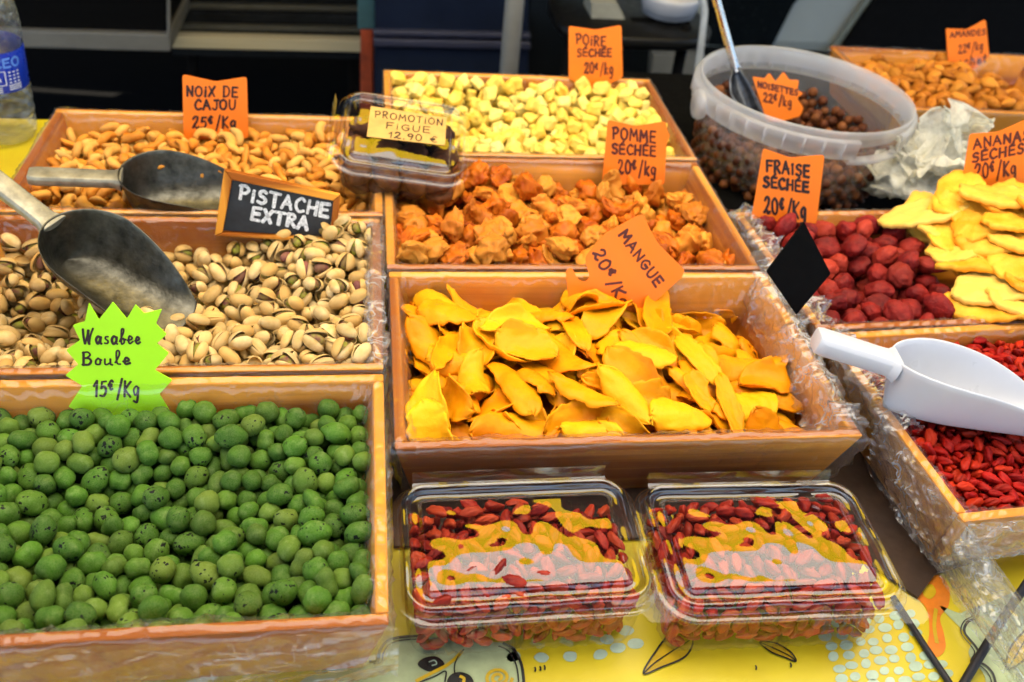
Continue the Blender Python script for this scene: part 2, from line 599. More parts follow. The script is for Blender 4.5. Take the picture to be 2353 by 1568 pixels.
# ---------------------------------------------------------------- crates: rim corner (front left), width, depth, turn
RIM, TH, FLARE = 0.08, 0.009, 0.018
CRATES = {
    'wasabi':     ((-.407, -.158), .400, .252, 0.0),
    'pistachio':  ((-.407, .100), .400, .254, 0.0),
    'cashew':     ((-.404, .360), .400, .250, 0.0),
    'mango':      ((.000, .002), .401, .250, 0.0),
    'apple':      ((-.002, .2565), .401, .247, 0.0),
    'pear':       ((.002, .508), .400, .261, 0.0),
    'goji':       ((.442, -.095), .400, .241, 3.8),
    'strawberry': ((.420, .150), .400, .228, 2.8),
    'almond':     ((.765, .690), .380, .255, -1.0),
}
def crate_matrix(k):
    (x, y), w, d, a = CRATES[k]
    return Matrix.Translation((x, y, 0)) @ Matrix.Rotation(R(a), 4, 'Z')

# ---------------------------------------------------------------- scoops
def scoop_shape(L, hw, h, taper=.28, power=2.6, lean=.18, drop=2.2, nose=.94, ns=30, nt=24):
    vs, fs = [], []
    for i in range(ns + 1):
        s = max((i / ns) ** 1.6, .0008)
        b = min(s / .34, 1)
        w = hw * math.sqrt(max(0, 1 - (1 - b) ** 2)) * (1 - taper * max(0, (s - .35) / .65) ** 2)
        hr = h * (1 - nose * s ** drop)
        for j in range(nt + 1):
            t = j / nt * 2 - 1
            q = abs(t) ** power
            vs.append(Vector((L * s - lean * h * q * (1 - s) ** 5 + L * .06 * (1 - t * t) * s ** 6, w * math.copysign(abs(t) ** .8, t), hr * q)))
    m = nt + 1
    for i in range(ns):
        for j in range(nt):
            fs.append((i * m + j, (i + 1) * m + j, (i + 1) * m + j + 1, i * m + j + 1))
    for j in range(nt // 2):                       # close the narrow back
        fs.append((j, j + 1, nt - j - 1, nt - j) if j + 1 < nt - j - 1 else (j, j + 1, nt - j))
    return vs, fs

def frame(back, tip, up=(0, 0, 1), roll=0.0):
    x = (tip - back).normalized(); u = Vector(up)
    y = u.cross(x).normalized(); z = x.cross(y)
    m = Matrix((x, y, z)).transposed()
    m = m @ Matrix.Rotation(R(roll), 3, 'X')
    return Matrix.Translation(back) @ m.to_4x4()

SCOOP_A = frame(at_z(150, 600, .078), at_z(345, 715, .055), roll=6)       # pushed into the pistachios
SCOOP_B = frame(at_z(310, 482, .055), at_z(600, 482, .052), roll=9)     # on the cashews
SCOOP_W = frame(at_z(2032, 932, .081), at_z(2420, 985, .080), roll=-7)    # white, on the red berries
A_SHAPE = dict(L=.130, hw=.046, h=.052)
W_SHAPE = dict(L=.160, hw=.043, h=.054, taper=.35, power=3.2, drop=2.6)

# ---------------------------------------------------------------- how each pile lies (place, turn and shape of every piece)
DATA = {
    'wasabi': (300, [531,594,179,-17,-3,-44,6,1387,377,241,-3,43,25,6,970,146,236,-23,-13,18,5,604,458,206,-4,41,-4,6,665,314,218,-26,-42,-7,5,676,205,236,-21,-27,24,0,1408,120,274,42,17,6,5,1085,284,190,47,-13,-8,6,691,384,209,37,-19,8,6,1313,175,241,0,-38,-27,2,1217,148,232,18,46,-2,2,694,680,174,-9,46,-1,6,1104,778,257,-2,30,-40,6,710,139,231,-7,-9,-5,7,581,380,196,41,14,15,7,784,734,212,-5,1,-40,6,1058,217,182,16,-25,-30,5,814,264,191,19,27,33,9,1142,224,193,14,29,0,4,1010,444,139,17,-42,21,6,957,321,174,15,35,-7,4,788,135,242,-1,-2,-13,9,1155,287,220,-25,33,15,4,1529,141,278,-6,-32,10,0,585,218,227,-42,6,19,2,1440,788,250,-8,10,0,6,972,503,182,-24,-31,12,2,1049,486,179,-45,-4,-8,5,894,585,193,-12,15,-44,2,1346,598,225,15,-26,23,6,1508,437,246,-7,-29,-39,6,550,721,220,-32,15,19,5,758,358,174,3,-46,-19,7,1225,271,190,-15,0,-11,0,1518,365,255,-1,49,-7,9,1315,341,225,2,8,32,7,1127,379,219,2,-2,-47,11,849,746,226,24,12,39,7,1052,557,191,49,8,-8,5,865,186,191,32,-34,-10,3,1273,554,220,47,12,-3,2,986,800,243,8,0,45,2,1000,679,175,32,0,30,2,913,794,240,14,16,-30,5,744,837,262,-6,-43,13,5,1133,722,222,-20,23,39,5,646,785,239,-29,-40,2,7,808,456,139,39,6,26,2,888,330,179,-20,7,16,11,1479,545,254,47,6,10,7,617,898,239,32,-8,17,4,917,417,142,22,-22,-27,4,457,811,234,15,-46,3,0,1310,734,250,9,1,-49,2,922,225,187,-24,9,5,4,643,730,205,-41,7,-8,0,877,484,133,22,-2,42,4,1003,906,248,13,-35,-18,5,777,624,129,-26,-39,7,4,1430,182,261,14,-9,38,3,1295,473,194,-34,35,8,4,1393,660,244,37,31,-13,4,724,781,225,-12,-12,-6,2,514,491,161,6,-6,44,5,497,706,175,3,6,40,6,675,561,128,18,32,27,9,1167,832,255,-4,49,-3,2,1398,240,244,18,16,-44,2,1005,745,202,-8,5,11,4,481,923,225,-8,3,-47,2,1354,285,225,17,6,-43,3,1074,880,235,40,29,-6,6,599,693,180,8,-13,-23,0,475,532,197,0,-32,-18,6,715,223,202,25,25,28,3,1007,324,136,29,30,21,7,553,658,186,-8,24,23,9,520,383,225,-8,40,6,2,1273,405,190,-16,-8,-13,5,1207,903,247,21,-18,26,5,650,621,171,34,-29,4,1,821,878,237,-31,-14,-19,2,1195,737,184,40,15,-15,4,716,293,176,23,9,-43,2,1116,637,200,1,47,16,1,765,687,167,-1,-49,1,11,428,748,222,18,38,23,2,1376,445,234,14,32,-33,2,1303,876,239,31,32,2,4,573,301,187,14,5,-17,7,1214,410,208,33,20,-31,8,823,336,178,6,-32,-28,11,515,863,213,-25,-29,-11,4,1442,424,217,28,-39,-4,2,917,113,202,34,-35,-4,6,831,700,174,46,15,13,11,1460,268,244,37,9,17,1,1469,677,259,44,20,13,8,1409,921,235,-6,-43,26,5,1034,138,183,8,34,-5,5,927,539,139,33,1,-8,6,1178,639,196,21,30,28,1,707,620,130,-25,21,23,2,777,504,160,-37,-8,-22,3,896,864,251,11,33,31,0,743,560,132,-9,47,13,4,1415,312,240,-5,17,44,1,1458,79,258,-24,41,16,7,942,640,169,15,36,6,10,988,262,132,23,-8,-10,3,1217,335,182,21,-31,-31,10,1471,210,239,-40,-16,-23,10,949,717,191,39,-25,19,0,1102,591,164,-12,-5,-38,1,525,793,210,18,-19,24,5,1528,653,254,34,25,-14,1,1177,530,175,39,22,11,10,628,92,247,-23,7,39,8,1378,514,228,35,-16,-19,3,1414,607,211,11,10,34,1,590,771,224,36,7,32,10,756,242,174,26,-14,-33,10,891,715,164,30,39,-1,10,943,935,236,-7,22,-44,11,1369,768,252,42,14,-13,10,1297,270,185,8,-1,-36,11,1210,794,221,35,23,26,11,809,178,204,-10,-38,23,10,1279,131,194,15,-24,28,5,1242,514,186,-16,-3,-2,8,1264,694,177,10,10,30,4,431,682,201,-1,34,-34,11,636,520,136,18,15,-39,3,1513,807,213,10,12,-2,4,1085,353,176,9,-31,37,11,1310,678,218,47,10,-3,8,778,834,202,-8,-18,18,2,396,873,230,-30,28,19,10,855,413,135,-28,24,-16,10,640,187,186,-42,1,9,9,1266,822,221,18,25,0,10,1526,201,263,-16,-44,6,3,1068,652,167,26,-23,-31,0,1253,743,216,40,23,-11,8,1501,321,205,34,16,0,6,840,632,150,-27,24,-29,7,904,756,195,31,31,-9,3,561,919,211,-36,-34,5,7,835,816,215,12,-3,27,3,792,72,259,-43,12,21,1,1527,262,236,-17,-21,25,7,453,634,172,6,10,23,0,1483,154,226,-2,-10,-1,11,848,572,134,-44,10,-21,3,581,148,223,-3,4,44,5,1331,535,185,34,-21,-18,5,818,524,130,-24,-3,41,1,1515,508,225,-3,-15,-42,7,1439,496,204,36,-1,-16,1,842,294,139,15,-29,-31,7,1522,912,218,47,-1,-17,10,1203,460,179,42,8,-8,7,657,854,205,-15,25,-35,7,460,778,176,-4,-24,0,7,1096,165,149,21,-23,-39,6,1163,592,157,-19,-25,37,10,1384,170,228,15,9,42,7,696,441,163,-16,-28,32,2,1238,636,176,40,7,-20,11,1289,334,170,0,3,50,9,1137,427,176,-35,6,2,2,618,608,122,-10,-16,45,8,1133,934,214,2,10,-49,3,946,474,129,-23,-41,8,10,1046,731,159,-38,-32,0,3,1007,612,158,4,-2,-45,8,905,280,145,20,-21,-39,5,568,641,121,25,-33,-22,8,1091,101,202,43,-19,16,5,733,475,126,-48,7,-2,3,752,411,137,18,4,43,4,1156,140,182,-11,-48,-2,11,586,835,212,-11,-17,45,9,1473,609,225,-28,37,-18,9,1135,549,127,-21,30,-1,8,1092,751,187,-3,16,-27,3,1187,382,160,29,-10,-39,1,1099,501,129,2,31,38,0,1523,77,241,5,47,-12,4,1475,864,219,-40,-28,-10,10,413,921,196,-1,1,-37,11,1367,722,212,-12,30,-15,4,1279,204,187,25,-1,-40,5,1210,204,187,-11,19,20,5,1180,88,216,-36,-35,-1,7,759,922,209,43,-12,18,4,583,557,132,2,-20,10,5,672,778,181,8,16,5,1,1519,715,232,8,36,-33,4,1055,800,205,-13,-20,-37,3,1254,916,203,-7,-16,41,9,1408,850,233,-18,27,15,10,1372,84,228,-6,4,-47,2,962,626,118,11,-45,-18,3,729,746,167,4,-47,-17,5,646,247,192,2,-31,33,2,954,799,183,43,20,11,4,1016,852,199,-13,-43,4,5,670,928,216,39,-8,-13,8,1464,921,193,19,-33,-19,4,1341,922,180,-11,10,-47,3,1448,678,205,-25,1,-11,8,711,880,228,-16,-38,-28,3,634,128,195,31,-5,38,10,1357,222,187,-12,-12,-47,6,1295,78,226,-39,-9,5,9,1446,558,189,26,38,-13,7,729,689,119,4,9,32,7,436,584,224,-16,-4,22,4,1243,578,167,2,-41,-29,0,540,265,226,-36,-34,-7,1,830,179,142,-43,24,0,4,1440,745,201,30,36,-16,0,943,867,207,29,-5,-21,7,515,558,124,-8,4,-41,9,1053,382,135,-28,39,0,9,1012,536,133,-3,-6,40,6,860,923,213,-22,-44,3,7,774,299,144,-44,-23,3,5,392,812,212,31,5,-23,5,637,458,135,-22,-35,0,7,1180,845,199,29,-33,-23,3,481,444,206,36,15,-21,5,1512,666,191,-2,23,31,2,1446,389,163,45,2,-19,8,350,926,217,2,40,16,4,1310,635,168,-30,20,25,5,693,356,140,30,-40,-5,6,1364,130,183,-12,-36,-32,7,1057,588,124,-3,-16,41,0,1338,404,189,-20,24,-24,9,989,87,205,-25,5,35,5,1519,569,201,-10,28,-14,3,1127,691,160,-11,44,-20,2,634,385,163,-14,-37,-7,10,801,684,118,-18,46,-9,10,1242,374,132,5,48,14,5,1147,338,181,-4,-8,-42,1,1122,237,134,41,-27,-10,9,1385,808,202,-8,17,38,7,1388,883,184,43,11,-10,0,947,700,124,44,-20,-1,6,623,751,141,33,7,29,4,958,370,133,-19,11,34,10,579,406,135,10,2,32,6,676,83,210,-47,9,-11,11,1200,629,122,33,-35,-11,4,501,333,182,-37,-3,-13,7,1190,683,154,-25,29,29,1,1089,438,128,-20,-38,22,11,852,783,160,13,-32,-29,6,1322,795,219,-16,-44,17,10,1324,844,175,9,12,-8,6,961,215,138,40,6,4,8,1130,637,123,6,26,-27,4,853,729,116,-2,-2,-1,9,1388,592,157,-11,-39,3,4,1016,186,139,44,-5,22,1,807,380,134,-23,19,-40,10,1194,434,127,-26,-1,-5,9,622,672,123,-25,-40,-15,11,1236,855,178,-27,8,-40,7,807,105,190,-35,35,-5,1,1186,251,138,20,7,38,2,887,668,125,-41,-19,-19,11,564,764,165,-18,0,43,1,746,85,212,47,12,9,2,503,389,166,-19,8,-6,3,1140,775,167,-30,-36,-7,11,1228,152,138,37,30,12,5,1325,220,130,-19,-28,-24,10,1016,797,164,-25,-36,-22,1,863,233,141,-18,-26,-37,10,898,604,130,-31,36,13,0,632,319,154,22,39,-10,7,450,865,186,2,46,-2,11,1192,913,180,30,20,31,9,1438,332,180,6,22,-22,0,982,916,184,-23,-23,18,7,1117,828,208,15,2,43,2,427,725,160,10,-22,17,1,557,711,123,4,-21,-45,6,863,108,149,-20,-43,-16,6,1165,184,140,-6,-38,-16,11,802,237,139,-21,-1,-38,10,1186,323,132,-21,20,-30,11,513,433,130,-6,6,25,1,1359,170,136,-13,-42,-14,7,1367,332,187,1,35,-12,4,1508,395,194,-9,6,49,5,902,176,145,12,8,48,5,1269,449,131,41,-26,-13,6,1028,654,121,-38,22,4,10,565,331,141,33,27,25,3,389,694,254,-9,-10,-26,6,1307,554,129,-26,-36,-17,3,1232,718,119,-3,-38,10,7,1506,870,166,23,-13,41,11,963,160,166,37,4,-29,7,1295,164,135,22,34,-5,11,1199,795,156,-13,32,32,10,1143,870,162,25,37,-12,1,1385,827,127,-4,41,-18,7,1447,452,158,4,-38,14,11,835,851,170,-14,40,-26,1,1255,526,127,5,10,-46,4,1244,306,130,31,-33,14,1,1312,746,187,9,-11,48,1,1396,527,174,39,18,20,1,1433,113,213,40,-26,-3,1,1184,763,110,-7,-22,-44,0,710,834,179,-4,-12,-30,5,1130,306,132,-12,43,-19,1,1134,825,109,30,-40,-4,6,1187,493,126,4,38,32,9,1116,919,149,14,-33,14,3,1082,792,148,-7,49,-4,8,1440,829,178,-22,32,-5,2,1193,555,122,-23,21,-39,10,1379,650,184,-16,17,40,8,885,844,195,-29,-33,20,3,651,149,140,4,-10,-49,7,911,921,174,16,-14,7,9,1341,695,165,46,16,-12,11,708,144,164,-1,25,-19,11,1254,585,113,-3,-48,13,3,578,487,135,-21,3,9,4,406,839,148,-9,5,14,3,606,262,136,27,41,-1,9,1264,788,166,30,-37,2,2,1500,805,145,9,8,36,2,1232,821,101,-23,-4,15,9,873,360,130,47,4,-2,3,813,915,171,-17,18,9,4,1103,747,119,20,-39,7,9,659,916,161,-28,-39,-11,8,1506,468,173,-47,2,-15,5,591,911,153,-30,20,-17,4,1511,920,148,16,-26,18,3,1432,165,185,-37,-17,-24,10,467,919,160,-17,-34,-9,11,916,859,150,-30,24,-23,11,645,857,143,26,-30,30,1,977,753,141,19,28,-36,8,467,597,123,25,-19,25,8,1409,705,161,28,19,32,9,1033,765,112,0,-13,48,9,1485,532,154,-24,-14,0,11,779,738,120,23,27,-18,11,1324,496,129,-36,-4,31,3,1263,650,117,37,-20,-22,0,514,765,121,10,30,-18,7,1493,605,162,19,-28,36,5,759,158,187,-14,26,-25,1,1514,743,174,22,7,-39,8,1494,339,129,-42,-23,-13,6,1165,710,108,-11,1,-8,3,1462,729,147,-31,-36,0,10,1035,830,112,11,-15,-45,4,1056,259,134,3,0,-46,8,1193,855,134,-38,16,-23,1,299,619,119,-5,7,43,2,177,857,224,17,-44,-4,4,172,286,189,-29,-14,-38,7,132,859,191,40,26,-14,3,136,386,230,36,-15,29,2,157,782,189,19,16,-33,6,90,509,188,-32,-15,35,6,93,582,176,10,15,-7,2,393,400,134,-16,1,44,0,92,292,197,-18,-13,-15,9,275,308,167,20,-28,16,3,224,335,199,-36,-20,-14,5,382,468,129,13,-34,17,4,444,162,196,-30,-34,1,6,390,333,129,-49,-8,3,7,164,716,149,-9,5,40,11,260,162,204,8,-47,-11,6,406,506,177,34,5,-13,7,1361,477,178,5,-18,27,10,285,424,184,5,8,36,11,250,418,133,-13,12,-46,6,271,624,177,46,17,-1,7,261,917,184,28,-3,-30,5,90,867,157,11,-38,2,8,196,131,248,-46,11,16,5,135,339,174,2,9,-36,9,359,329,193,12,-15,22,7,95,424,176,-15,-7,38,6,88,774,172,-30,-19,34,10,236,562,180,32,18,-17,4,229,726,186,33,32,-11,6,423,444,173,35,-32,-13,1,228,74,241,-14,-6,5,10,322,910,153,8,10,-38,2,1070,317,134,-31,-6,-20,10,1494,414,124,0,3,-33,5,561,235,173,-10,8,-48,11,293,921,238,-29,-36,18,3,342,692,202,7,13,26,9,1371,767,163,-9,8,-42,8,161,566,150,24,40,17,0,534,179,196,21,-44,-10,11,146,233,188,-14,38,13,1,176,384,125,0,11,16,0,352,858,181,38,7,-32,8,337,491,167,35,-15,31,10,334,179,266,25,-5,43,8,384,74,250,-9,11,-32,8,425,176,264,3,37,32,7,275,226,239,23,-17,11,9,323,810,216,-5,24,-40,1,112,722,176,23,38,-8,10,428,315,178,36,29,1,1,71,196,256,-13,-15,45,1,350,500,231,-7,34,35,9,428,383,187,-20,-44,-10,3,151,535,209,-14,14,-5,5,133,146,248,3,35,24,8,276,501,190,-23,41,-14,6,447,241,253,1,-30,17,4,75,759,233,-19,-36,-7,1,140,78,247,-34,2,-35,4,328,142,183,40,10,10,8,357,763,248,24,-4,28,2,304,76,278,28,4,19,9,82,921,194,-4,-30,23,11,220,197,269,9,30,27,6,440,72,271,-25,-32,-11,1,184,607,195,-43,11,-14,8,219,812,202,-23,33,-23,1,228,439,214,-16,14,-26,0,290,131,251,-17,25,-38,9,410,577,160,-39,9,29,10,81,630,225,6,1,20,11,395,223,221,-17,45,2,1,445,114,235,-13,-45,-16,11,497,151,236,-32,-35,-15,11,68,277,246,-36,34,1,3,484,117,285,-6,-3,-27,0,1517,203,206,31,-22,-15,3,299,259,188,42,9,3,7,505,214,242,4,13,-3,10,126,226,251,21,27,31,2,162,717,215,16,0,34,7,239,864,219,-43,13,-13,3,265,675,229,-38,-16,-28,9,82,451,236,2,42,14,9,388,630,205,8,30,-38,2,377,131,281,-37,-32,7,4,368,262,186,27,-38,19,8,137,597,239,-29,14,-33,4,164,448,211,-37,-33,3,1,76,139,228,-29,15,-24,1,80,349,224,18,45,-13,11,201,495,177,15,11,33,2,482,281,208,0,22,-14,7,281,800,174,18,-10,37,1,73,75,246,-20,35,11,1,289,694,165,-10,-15,-23,4,218,645,211,4,24,36,3,329,85,216,-36,-8,-30,5,137,659,218,34,-4,-4,1,301,864,206,34,-37,-1,8,509,83,231,13,7,8,5,381,443,225,10,-26,15,2,202,926,228,-3,12,-28,5,134,314,243,25,-38,-2,7,139,924,204,-19,38,-26,1,566,99,260,-38,-1,-22,8,76,826,208,1,5,34,3,457,348,231,24,7,37,5,190,392,184,3,50,2,0,172,185,221,-8,35,-10,1,83,219,201,-6,7,-39,9,351,287,246,31,-2,38,2,305,750,200,1,-32,-34,2,296,323,232,3,-48,12,0,229,275,221,-26,3,1,7,205,383,240,35,-34,6,1,363,556,203,11,-46,15,7,338,396,211,-30,-13,31,4,253,771,238,13,39,3,4,336,637,167,8,19,43,1,79,699,229,-21,19,18,1]),
